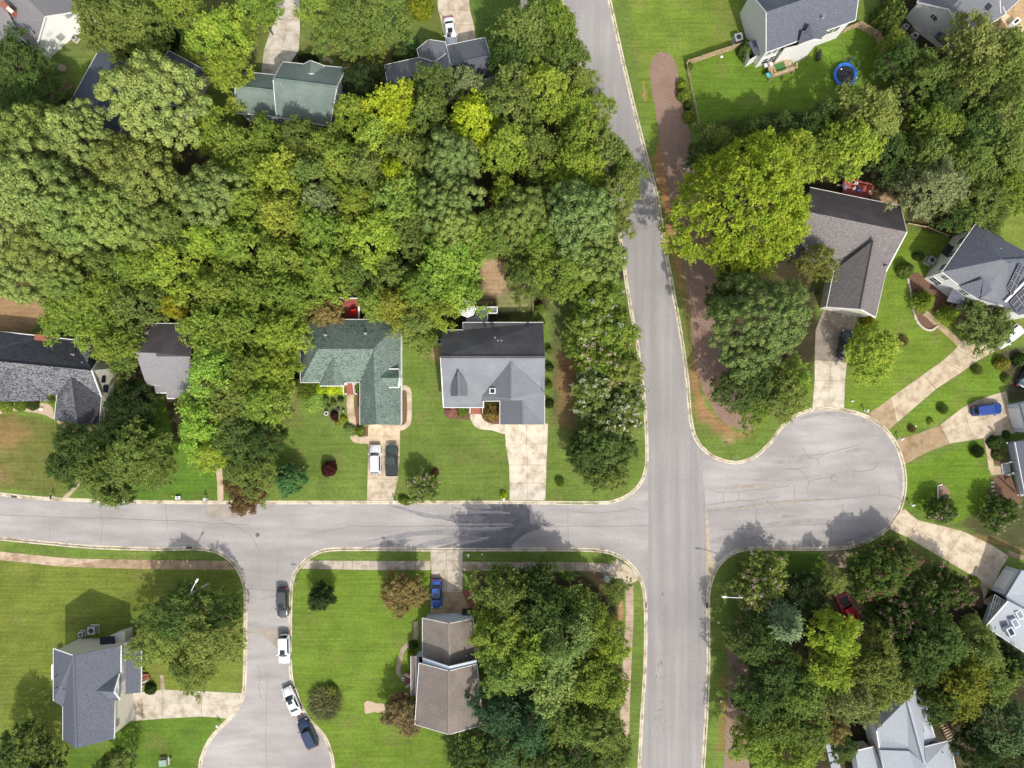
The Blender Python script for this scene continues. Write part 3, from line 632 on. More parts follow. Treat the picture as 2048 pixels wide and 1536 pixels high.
def driveway(Lp, Rp, tint=None, extra=None, joint_base=(.45, .38, .3)):
    poly = Lp + Rp[::-1]
    pcs = [(poly, joint_base)]
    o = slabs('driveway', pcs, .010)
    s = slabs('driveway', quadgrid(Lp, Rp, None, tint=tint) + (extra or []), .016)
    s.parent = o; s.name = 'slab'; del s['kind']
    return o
driveway([(551, -60), (550, 40), (538, 70), (528, 100), (522, 150)], [(596, -60), (600, 40), (600, 70), (598, 100), (566, 150)], extra=None)
driveway([(872, -60), (876, 20), (884, 50), (893, 95)], [(932, -60), (940, 20), (948, 50), (955, 95)], tint=lambda x, y: (1, .93, .85))
driveway([(736, 848), (736, 872), (736, 915), (735, 958), (734, 1001)], [(801, 848), (800, 872), (800, 915), (796, 958), (786, 1001)], tint=lambda x, y: (1.0, .93, .82) if y > 940 else (.98, .86, .72))
driveway([(1009, 847), (1011, 888), (1018, 930), (1019, 966), (1019, 1001)], [(1096, 847), (1095, 888), (1093, 930), (1092, 966), (1091, 1001)], tint=lambda x, y: (1.12, 1.08, 1.02) if y < 960 else (1.14, 1.12, 1.10))
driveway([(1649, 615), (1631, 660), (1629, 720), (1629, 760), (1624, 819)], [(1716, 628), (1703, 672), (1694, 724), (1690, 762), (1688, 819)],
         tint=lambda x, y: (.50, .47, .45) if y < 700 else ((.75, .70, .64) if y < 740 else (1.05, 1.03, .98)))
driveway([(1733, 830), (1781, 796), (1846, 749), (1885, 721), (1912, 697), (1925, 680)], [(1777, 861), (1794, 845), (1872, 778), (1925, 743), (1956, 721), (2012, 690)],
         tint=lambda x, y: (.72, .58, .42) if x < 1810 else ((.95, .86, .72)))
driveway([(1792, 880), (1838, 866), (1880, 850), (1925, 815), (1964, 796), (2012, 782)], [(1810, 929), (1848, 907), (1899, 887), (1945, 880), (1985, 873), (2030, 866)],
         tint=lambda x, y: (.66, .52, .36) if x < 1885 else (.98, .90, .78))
driveway([(1776, 1057), (1815, 1075), (1889, 1119), (1942, 1150), (1960, 1162)], [(1799, 1022), (1836, 1040), (1925, 1062), (1980, 1088), (2018, 1112)], tint=lambda x, y: (1.08, 1.0, .88))
slabs('driveway', [([(1799, 1022), (1810, 1018), (1820, 1028), (1836, 1040), (1815, 1075), (1776, 1057)], (1.05, .92, .78)), ([(1960, 1162), (2018, 1112), (2000, 1140), (1985, 1182)], (1, .95, .85))], .009)
slabs('path', [([(1958, 1164), (1974, 1168), (1976, 1180), (1968, 1200), (1985, 1190), (1980, 1212), (1966, 1206), (1956, 1190)], (1.0, .88, .72))], .012)
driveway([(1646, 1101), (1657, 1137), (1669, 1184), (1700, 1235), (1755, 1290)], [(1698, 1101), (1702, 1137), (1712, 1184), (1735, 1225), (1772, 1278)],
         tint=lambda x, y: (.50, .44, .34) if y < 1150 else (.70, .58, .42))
driveway([(251, 1388), (325, 1379), (403, 1382), (484, 1386)], [(251, 1443), (325, 1437), (403, 1433), (456, 1436)], tint=lambda x, y: (.95, .93, .88))
slabs('driveway', [([(483, 1384), (485.5, 1386), (471, 1419), (455, 1437), (440, 1436)], (.95, .9, .82))], .0125)
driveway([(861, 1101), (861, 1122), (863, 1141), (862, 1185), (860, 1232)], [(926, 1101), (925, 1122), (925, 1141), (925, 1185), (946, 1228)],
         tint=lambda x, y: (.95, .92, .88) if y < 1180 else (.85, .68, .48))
def ribbon(name, pts, w, z, tint=(1, 1, 1), mat=None, struct=True):
    L = smooth_line(pts, 6); up = []; dn = []
    for i, p in enumerate(L):
        a = L[max(i - 1, 0)]; b = L[min(i + 1, len(L) - 1)]; dx, dy = b[0] - a[0], b[1] - a[1]; d = math.hypot(dx, dy) or 1
        up.append((p[0] - dy / d * w / 2, p[1] + dx / d * w / 2)); dn.append((p[0] + dy / d * w / 2, p[1] - dx / d * w / 2))
    pcs = [([up[i], up[i + 1], dn[i + 1], dn[i]], tint) for i in range(len(L) - 1)]
    return slabs(name, pcs, z, mat, structure=struct)
ribbon('path', [(701, 789), (701, 815), (706, 850), (706, 870), (714, 879), (737, 880)], 14, .013, (1.0, .86, .72))
ribbon('path', [(801, 776), (812, 776), (818, 784), (819, 810), (818, 840), (812, 852), (800, 857)], 9.5, .013, (.95, .85, .75))
sheet('path', [(941, 829), (962, 829), (965, 837), (975, 845), (990, 848), (1011, 850), (1011, 868), (985, 861), (960, 858), (946, 848)], .0135, M['kerb'], smooth_n=3)
ribbon('path', [(831, 1243), (832, 1270), (826, 1283), (808, 1296), (800, 1320), (797, 1345), (806, 1354)], 9, .013, (.70, .63, .55))
ribbon('path', [(1972, 873), (1978, 905), (1983, 940)], 11, .013, (.92, .80, .64))
ribbon('path', [(1980, 942), (2006, 940)], 17, .0145, (.92, .80, .64))
ribbon('path', [(1922, 692), (1900, 670), (1875, 648), (1858, 632), (1848, 625)], 12, .013, (.80, .66, .5))
ribbon('path', [(437, 935), (440, 960), (441, 1003)], 12, .013, (1.0, .86, .72))
ribbon('path', [(118, 840), (125, 850), (150, 860), (190, 856), (206, 846)], 10, .013, (.75, .62, .42))
ribbon('path', [(128, 998), (150, 975), (165, 950), (170, 935)], 8, .013, (.8, .7, .55))
ribbon('path', [(2016, 1104), (2034, 1112), (2060, 1118)], 9, .013, (.55, .46, .36))
ribbon('path', [(1047, -10), (1048, 14), (1044, 20)], 14, .013, (1.1, 1.05, .95))
ribbon('path', [(646, 120), (655, 118), (665, 126)], 7, .013, (.8, .7, .55))
slabs('path', [([(320, 1350), (327, 1350), (330, 1380), (322, 1380)], (.75, .68, .6))], .013)
# mulch beds with a crumbly edge
M['mulch'] = noise_mat('wood_mulch', (0.135, 0.082, 0.060), (0.35, 0.245, 0.19), scale=8, rough=0.95, fine=20, fine_amt=0.3, bump=0.6, c3=(0.20, 0.12, 0.085), scale2=.4)
M['mulch2'] = noise_mat('dark_mulch', (0.09, 0.05, 0.035), (0.20, 0.11, 0.075), scale=8, rough=0.95, fine=20, fine_amt=0.3, bump=0.6)
M['straw'] = noise_mat('stone_chips', (0.30, 0.20, 0.13), (0.58, 0.46, 0.34), scale=9, rough=0.95, fine=20, fine_amt=0.2)
sheet('mulch_bed', [(1327, 104), (1343, 112), (1352, 130), (1358, 160), (1372, 230), (1386, 300), (1400, 400), (1440, 520), (1460, 640), (1455, 720), (1480, 780), (1540, 820), (1522, 842), (1500, 861), (1478, 858), (1450, 846), (1425, 815), (1402, 770), (1388, 700), (1380, 620), (1368, 540), (1352, 470), (1336, 390), (1322, 310), (1312, 230), (1302, 170), (1299, 140), (1308, 112)],
      .012, M['mulch'], smooth_n=6, thick=.04, wob=1.6)
sheet('mulch_bed', [(1473, 1240), (1485, 1250), (1492, 1300), (1500, 1400), (1495, 1480), (1500, 1600), (1442, 1600), (1447, 1540), (1452, 1450), (1456, 1370), (1455, 1310), (1460, 1270)], .012, M['mulch'], smooth_n=6, thick=.04, wob=1.6)
sheet('mulch_bed', [(1817, 560), (1826, 610), (1834, 640), (1848, 656), (1865, 658), (1875, 648), (1868, 630), (1880, 620), (1900, 640), (1925, 650), (1930, 600), (1880, 580), (1850, 555), (1830, 545)], .012, M['mulch2'], smooth_n=5, thick=.04, wob=1)
sheet('mulch_bed', [(0, 810), (30, 806), (60, 806), (100, 810), (108, 838), (90, 830), (60, 824), (20, 822), (0, 828)], .012, M['straw'], smooth_n=4, thick=.03, wob=1)
sheet('mulch_bed', [(890, 820), (941, 818), (938, 838), (915, 838), (893, 834)], .012, M['mulch2'], smooth_n=3, thick=.03, wob=1)
sheet('mulch_bed', [(962, 818), (998, 815), (999, 848), (985, 850), (970, 844), (963, 832)], .012, M['mulch2'], smooth_n=3, thick=.03, wob=1)
sheet('mulch_bed', [(712, 790), (722, 790), (722, 850), (735, 852), (735, 872), (715, 870), (711, 830)], .011, M['mulch2'], smooth_n=3, thick=.03, wob=1)
sheet('mulch_bed', [(802, 783), (812, 783), (813, 845), (803, 850)], .011, M['mulch2'], smooth_n=3, thick=.03, wob=1)
sheet('gravel_bed', [(729, 1405), (738, 1402), (752, 1406), (768, 1408), (774, 1418), (768, 1427), (750, 1424), (732, 1427), (729, 1415)], .012, M['straw'], smooth_n=4, thick=.03, wob=1)
sheet('mulch_bed', [(648, 1378), (660, 1366), (672, 1374), (678, 1390), (660, 1392), (650, 1388)], .012, M['straw'], smooth_n=4, thick=.03)
sheet('mulch_bed', [(965, 1180), (924, 1180), (924, 1222), (948, 1222)], .010, M['brick'])
sheet('mulch_bed', [(1965, 885), (2003, 880), (2006, 925), (1990, 928), (1978, 905)], .009, M['mulch2'], smooth_n=3)
sheet('mulch_bed', [(1988, 955), (2020, 950), (2040, 1010), (2000, 1010)], .009, M['mulch2'], smooth_n=3)
sheet('mulch_bed', [(1930, 1160), (1960, 1170), (1965, 1215), (1930, 1200), (1922, 1180)], .0135, M['mulch2'], smooth_n=3)
# ---------------------------------------------------------------- trees and shrubs
def leaf_quads(c, n, size, rs, slim=0.55, cup=0.0):
    """c (N,3) centres, n (N,3) normals, size (N,) half length -> verts, quads"""
    N = len(c); n = n / (np.linalg.norm(n, axis=1, keepdims=True) + 1e-9)
    r = rs.normal(size=(N, 3)); t = np.cross(n, r); t /= np.linalg.norm(t, axis=1, keepdims=True) + 1e-9
    b = np.cross(n, t); L = size[:, None]
    v = np.stack([c + t * L, c + b * L * slim, c - t * L, c - b * L * slim], 1).reshape(-1, 3)
    return v, np.arange(4 * N).reshape(N, 4)
def dir_quads(c, d, length, width, rs):
    """blades along direction d"""
    N = len(c); d = d / (np.linalg.norm(d, axis=1, keepdims=True) + 1e-9)
    r = rs.normal(size=(N, 3)); b = np.cross(d, r); b /= np.linalg.norm(b, axis=1, keepdims=True) + 1e-9
    L = length[:, None]; w = width[:, None]
    v = np.stack([c, c + d * L * .5 + b * w, c + d * L, c + d * L * .5 - b * w], 1).reshape(-1, 3)
    return v, np.arange(4 * N).reshape(N, 4)
def qmesh(name, v, q, mat):
    me = bpy.data.meshes.new(name)
    me.vertices.add(len(v)); me.vertices.foreach_set('co', np.asarray(v, np.float32).ravel())
    me.loops.add(q.size); me.loops.foreach_set('vertex_index', q.ravel().astype(np.int32))
    me.polygons.add(len(q)); me.polygons.foreach_set('loop_start', np.arange(0, q.size, 4, dtype=np.int32))
    me.update(); me.materials.append(mat); return me
def unit(rs, n):
    v = rs.normal(size=(n, 3)); return v / np.linalg.norm(v, axis=1, keepdims=True)
def dome(seed, R, z0, z1, nl, lobes_out=.16, zj=.5, lower=.25):
    """lobe centres over an uneven dome; z0 crown base, z1 crown top"""
    rs = np.random.default_rng(seed); ph = rs.random(6) * 6.28
    i = np.arange(nl); rho = np.sqrt((i + .5) / nl); th = i * 2.39996 + rs.normal(0, .25, nl)
    out = 1 + lobes_out * (np.sin(2 * th + ph[0]) * .8 + np.sin(3 * th + ph[1]) + np.sin(5 * th + ph[2]) * .7)
    rho = np.clip(rho + rs.normal(0, .04, nl), 0, 1.05)
    x = R * rho * out * np.cos(th); y = R * rho * out * np.sin(th)
    top = z1 - (z1 - z0) * .75 * rho ** 2.2
    # several sub-crowns of different height
    sc = rs.normal(0, R * .5, (5, 2)); sh = rs.uniform(-1.3, .9, 5)
    for k in range(5): top += sh[k] * np.exp(-((x - sc[k, 0]) ** 2 + (y - sc[k, 1]) ** 2) / (R * .38) ** 2)
    z = top + rs.normal(0, zj, nl)
    c = np.stack([x, y, z], 1)
    m = int(nl * lower); a = rs.random(m) * 6.28; rr = R * rs.uniform(.5, .92, m)
    c2 = np.stack([rr * np.cos(a), rr * np.sin(a), rs.uniform(z0, z0 + (z1 - z0) * .4, m)], 1)
    return np.concatenate([c, c2]), rs
def crown_leaf(seed, R=5, z0=5, z1=11.5, nl=105, lr=.78, per=85, ls=.19, zj=.5, out=.16, fan=.6):
    c, rs = dome(seed, R, z0, z1, nl, out, zj); n = len(c); lrs = lr * rs.uniform(.6, 1.4, n)
    pf = int(per * fan * 1.15); ns = 8
    # fans: leafy twigs radiating from the end of each branch
    sub = unit(rs, n * ns).reshape(n, ns, 3); sub[..., 2] = np.abs(sub[..., 2]) * .8 - .1
    k = rs.integers(0, ns, (n, pf)); sd = np.take_along_axis(sub, k[..., None].repeat(3, -1), 1).reshape(-1, 3)
    cc = np.repeat(c, pf, 0); t = rs.random((n * pf, 1)) ** .55
    p1 = cc + sd * t * np.repeat(lrs, pf)[:, None] * 1.45 + rs.normal(0, .105, (n * pf, 3))
    n1 = sd * .5 + np.array([0, 0, .8]) + rs.normal(0, .5, p1.shape)
    # shell: the leafy mass of the clump
    ps = max(8, int(per * (1 - fan))); cc = np.repeat(c, ps, 0); d = unit(rs, n * ps); d[:, 2] = np.abs(d[:, 2]) - .35 * rs.random(n * ps)
    p2 = cc + d * np.repeat(lrs, ps)[:, None] * rs.uniform(.5, 1.0, (n * ps, 1)) * np.array([1, 1, .75])
    n2 = d * 1.1 + np.array([0, 0, .3]) + rs.normal(0, .5, d.shape)
    p = np.concatenate([p1, p2]); nr = np.concatenate([n1, n2])
    return leaf_quads(p, nr, ls * rs.uniform(.6, 1.35, len(p)), rs, .55)
def crown_pine(seed, R=5, z0=9, z1=14, nl=165, lr=.72, per=130, ls=.14, out=.11):
    c, rs = dome(seed, R, z0, z1, nl, out, .4, .2); n = len(c)
    cc = np.repeat(c, per, 0); d = unit(rs, n * per); d[:, 2] = np.abs(d[:, 2]) - .3 * rs.random(n * per)
    r = np.repeat(lr * rs.uniform(.65, 1.2, n), per)[:, None] * rs.uniform(.76, 1.05, (n * per, 1))
    p = cc + d * r * np.array([1, 1, .85])
    return leaf_quads(p, d * 1.5 + rs.normal(0, .4, d.shape), ls * rs.uniform(.7, 1.4, len(p)), rs, .6)
def crown_spray(seed, R=2.6, z0=1.6, z1=5, nl=150, per=48, ls=.13, bloom=0.0):
    """crape myrtle: many upright sprays of small leaves, blooms at the tips"""
    c, rs = dome(seed, R * .88, z0, z1, nl, .13, .38, .2); n = len(c)
    base = np.array([0, 0, z0 - .8]); ax = c - base; ax /= np.linalg.norm(ax, axis=1, keepdims=True)
    ax = ax + rs.normal(0, .35, ax.shape); ax /= np.linalg.norm(ax, axis=1, keepdims=True)
    cc = np.repeat(c, per, 0); aa = np.repeat(ax, per, 0); t = rs.uniform(-.6, .6, (n * per, 1))
    d = rs.normal(0, 1, (n * per, 3)); p = cc + aa * t + d * .17 * (1.15 - np.abs(t))
    lv, lq = leaf_quads(p, aa * .3 + d * .5 + np.array([0, 0, .6]), ls * rs.uniform(.6, 1.4, len(p)), rs, .5)
    bl = None
    if bloom:
        k = rs.random(n) < bloom * .7; tip = (c + ax * .6)[k]; m = 14
        tp = np.repeat(tip, m, 0) + rs.normal(0, .09, (len(tip) * m, 3))
        bl = leaf_quads(tp, unit(rs, len(tp)) + np.array([0, 0, .8]), .07 * rs.uniform(.7, 1.4, len(tp)), rs, .9)
    return (lv, lq), bl
def crown_cone(seed, R=2.5, h=8, n=9000):
    """feathery conifer: drooping plumes around a spire"""
    rs = np.random.default_rng(seed); nb = 120; i = np.arange(nb); t = (i + .5) / nb
    th = i * 2.39996; rr = R * (1 - t) ** .7 * rs.uniform(.75, 1.12, nb); z = 1 + (h - 1) * t
    per = n // nb; s = rs.random((nb, per))
    x = (rr[:, None] * s) * np.cos(th)[:, None]; y = (rr[:, None] * s) * np.sin(th)[:, None]; zz = z[:, None] + .5 * s - .9 * s * s * 1.1
    p = np.stack([x, y, zz], -1).reshape(-1, 3) + rs.normal(0, .10, (nb * per, 3))
    d = np.stack([np.cos(th), np.sin(th), np.zeros(nb)], -1).repeat(per, 0) + rs.normal(0, .55, (nb * per, 3))
    return dir_quads(p, d, .34 * rs.uniform(.7, 1.3, len(p)), np.full(len(p), .055), rs)
def crown_ball(seed, n=2600, ls=.10, squash=.85):
    rs = np.random.default_rng(seed); d = unit(rs, n); d[:, 2] = np.abs(d[:, 2]) * 1.15 - .15
    r = rs.uniform(.72, 1.08, (n, 1)) * (1 + .05 * np.sin(d[:, :1] * 9 + seed) * np.cos(d[:, 1:2] * 8))
    r = r * (1 + .10 * np.sin(d[:, :1] * 4 + seed * 2) * np.sin(d[:, 1:2] * 5 + seed)); p = d * r * np.array([1, 1, squash]) + np.array([0, 0, squash * .15])
    return leaf_quads(p, d + rs.normal(0, .7, d.shape), ls * rs.uniform(.6, 1.5, n), rs, .6)
def crown_tuft(seed, n=2400, L=.85, w=.018):
    """fountain of blades (ornamental grass, palm-like plants)"""
    rs = np.random.default_rng(seed); a = rs.random(n) * 6.28; r = rs.random(n) ** .6
    p = np.stack([np.cos(a) * r * .62, np.sin(a) * r * .62, .15 + .7 * rs.random(n) * (1 - r * .5)], -1)
    d = np.stack([np.cos(a), np.sin(a), rs.uniform(-.1, 1.2, n)], -1) + rs.normal(0, .75, (n, 3))
    return dir_quads(p, d, L * .6 * rs.uniform(.5, 1, n), np.full(n, w), rs)

def trunk_mesh(seed, h, crown_z0, R, r0=.22, nl=6, up=.45):
    rs = random.Random(seed); mb = MB()
    top = Vector((rs.uniform(-.3, .3), rs.uniform(-.3, .3), crown_z0 + (h - crown_z0) * .6))
    mid = Vector((rs.uniform(-.15, .15), rs.uniform(-.15, .15), crown_z0 * .6))
    mb.cyl((0, 0, -.1), mid, r0, r0 * .75, 8); mb.cyl(mid, top, r0 * .75, r0 * .25, 7)
    for i in range(nl):
        a = i * 6.28 / nl + rs.uniform(-.4, .4); t = rs.uniform(.2, .8); s = mid.lerp(top, t)
        e = Vector((math.cos(a) * R * .7, math.sin(a) * R * .7, s.z + (h - s.z) * up))
        m2 = s.lerp(e, .5) + Vector((0, 0, .3)); mb.cyl(s, m2, r0 * .4, r0 * .25, 6); mb.cyl(m2, e, r0 * .25, r0 * .1, 5)
        e2 = m2 + Vector((math.cos(a + .8) * R * .3, math.sin(a + .8) * R * .3, .8)); mb.cyl(m2, e2, r0 * .2, r0 * .08, 5)
    me = bpy.data.meshes.new('trunk'); me.from_pydata(mb.v, [], mb.f); me.materials.append(M['bark']); return me

KIND = {}
def kind(key, name, cat, R, h, crown, trunk, bloom=None): KIND.setdefault(key, []).append((name, cat, R, h, crown, trunk, bloom))
for s in range(6):
    kind('leaf', 'broadleaf_tree', 'tree', 5, 11.5, qmesh('crown', *crown_leaf(100 + s, nl=(105, 80, 130, 95, 70, 115)[s], lr=(.78, .95, .66, .85, 1.0, .72)[s], per=(95, 120, 80, 100, 130, 90)[s], fan=(.7, .6, .75, .45, .7, .6)[s], out=(.16, .2, .12, .18, .22, .15)[s]), M['leaf']), trunk_mesh(s, 11.5, 5, 5))
for s in range(3):
    kind('fine', 'broadleaf_tree', 'tree', 5, 11.5, qmesh('crown', *crown_leaf(150 + s, lr=.62, nl=150, per=62, ls=.17, zj=.75, out=.2), M['leaf']), trunk_mesh(s + 9, 11.5, 5, 5, up=.78))
for s in range(4):
    kind('pine', 'pine_tree', 'tree', 5, 14, qmesh('crown', *crown_pine(200 + s), M['needle']), trunk_mesh(20 + s, 14, 9, 5, .24))
kind('giant', 'broadleaf_tree', 'tree', 11, 16, qmesh('crown', *crown_leaf(301, R=10.6, z0=5, z1=16, nl=470, lr=.78, per=80, ls=.19, zj=.75, out=.10, fan=.7), M['leaf']), trunk_mesh(31, 16, 5, 11, .5, 9))
kind('giantpine', 'pine_tree', 'tree', 9, 17, qmesh('crown', *crown_pine(302, R=8.6, z0=9, z1=17, nl=330, lr=.80, per=130), M['needle']), trunk_mesh(32, 17, 8, 9, .4, 8))
for s in range(2):
    a, b = crown_spray(400 + s, bloom=0); kind('spray', 'crape_myrtle', 'tree', 2.6, 5, qmesh('crown', *a, M['leaf']), trunk_mesh(40 + s, 5, 1.6, 2.4, .09, 7))
for s, bl in enumerate((.15, .55, .3)):
    a, b = crown_spray(410 + s, bloom=bl); kind(('bloom_few', 'bloom_many', 'bloom_mid')[s], 'crape_myrtle', 'tree', 2.6, 5, qmesh('crown', *a, M['leaf']), trunk_mesh(45 + s, 5, 1.6, 2.4, .09, 7), qmesh('blossom', *b, M['petal']))
kind('cone', 'conifer_tree', 'tree', 2.5, 8, qmesh('crown', *crown_cone(500), M['needle']), trunk_mesh(50, 8, 1, 1, .15, 2))
for s in range(3):
    kind('ball', 'shrub', 'shrub', 1, 1, qmesh('foliage', *crown_ball(600 + s), M['leaf']), None)
for s in range(2):
    kind('tuft', 'ornamental_grass', 'plant', 1, 1, qmesh('foliage', *crown_tuft(650 + s), M['leaf']), None)

PAL = dict(yy=(.200, .240, .020), yg=(.150, .195, .030), g=(.118, .160, .029), g2=(.090, .122, .030), dg=(.050, .078, .022), vd=(.024, .038, .013), ol=(.115, .142, .036), pg=(.132, .170, .048),
           pg2=(.124, .160, .040), pb=(.100, .143, .042), bg=(.060, .095, .036), sil=(.14, .170, .075), red=(.105, .065, .03), bur=(.06, .022, .02), gold=(.20, .20, .02), lime=(.26, .32, .02), br=(.15, .12, .045), cyp=(.115, .160, .078),
           dpk=(.05, .075, .02))
FLOW = dict(w=(.58, .57, .47), p=(.42, .20, .23), r=(.34, .09, .12), lp=(.62, .42, .45))
KI = {}
def plant(key, px, py, r, h, colr, label, group=None, flower=None, sy=1.0, rot=None, zc=None):
    lst = KIND[key]; n = KI.get(key, 0); KI[key] = n + 1
    name, cat, R, H0, crown, trunk, bloom = lst[n % len(lst)]
    zc = (h * .78 if key not in ('ball', 'tuft') else h * .4) if zc is None else zc
    c = P(px, py, zc); rr = r * S * (H - zc) / H / R
    e = bpy.data.objects.new(name, None); col.objects.link(e); e.location = (c.x, c.y, 0)
    e.rotation_euler = (0, 0, rng.random() * 6.28 if rot is None else rot); sy = sy * (rng.uniform(.82, 1.12) if key == 'ball' else 1); e.scale = (rr, rr * sy, h / H0)
    tag(e, label, cat, group)
    cc = PAL[colr] if isinstance(colr, str) else colr
    j = rng.uniform(.86, 1.14); cc = tuple(x * (2.15 if key in ('leaf', 'fine') else 1.8) * j * rng.uniform(.96, 1.04) for x in cc)
    o = bpy.data.objects.new(crown.name.split('.')[0], crown); col.objects.link(o); o.parent = e; o.color = (*cc, 1)
    if bloom:
        b = bpy.data.objects.new('blossom', bloom); col.objects.link(b); b.parent = e; b.color = (*FLOW[flower or 'w'], 1)
    if trunk:
        t = bpy.data.objects.new('trunk', trunk); col.objects.link(t); t.parent = e
    return e
WG = 'trees of the dense woods'
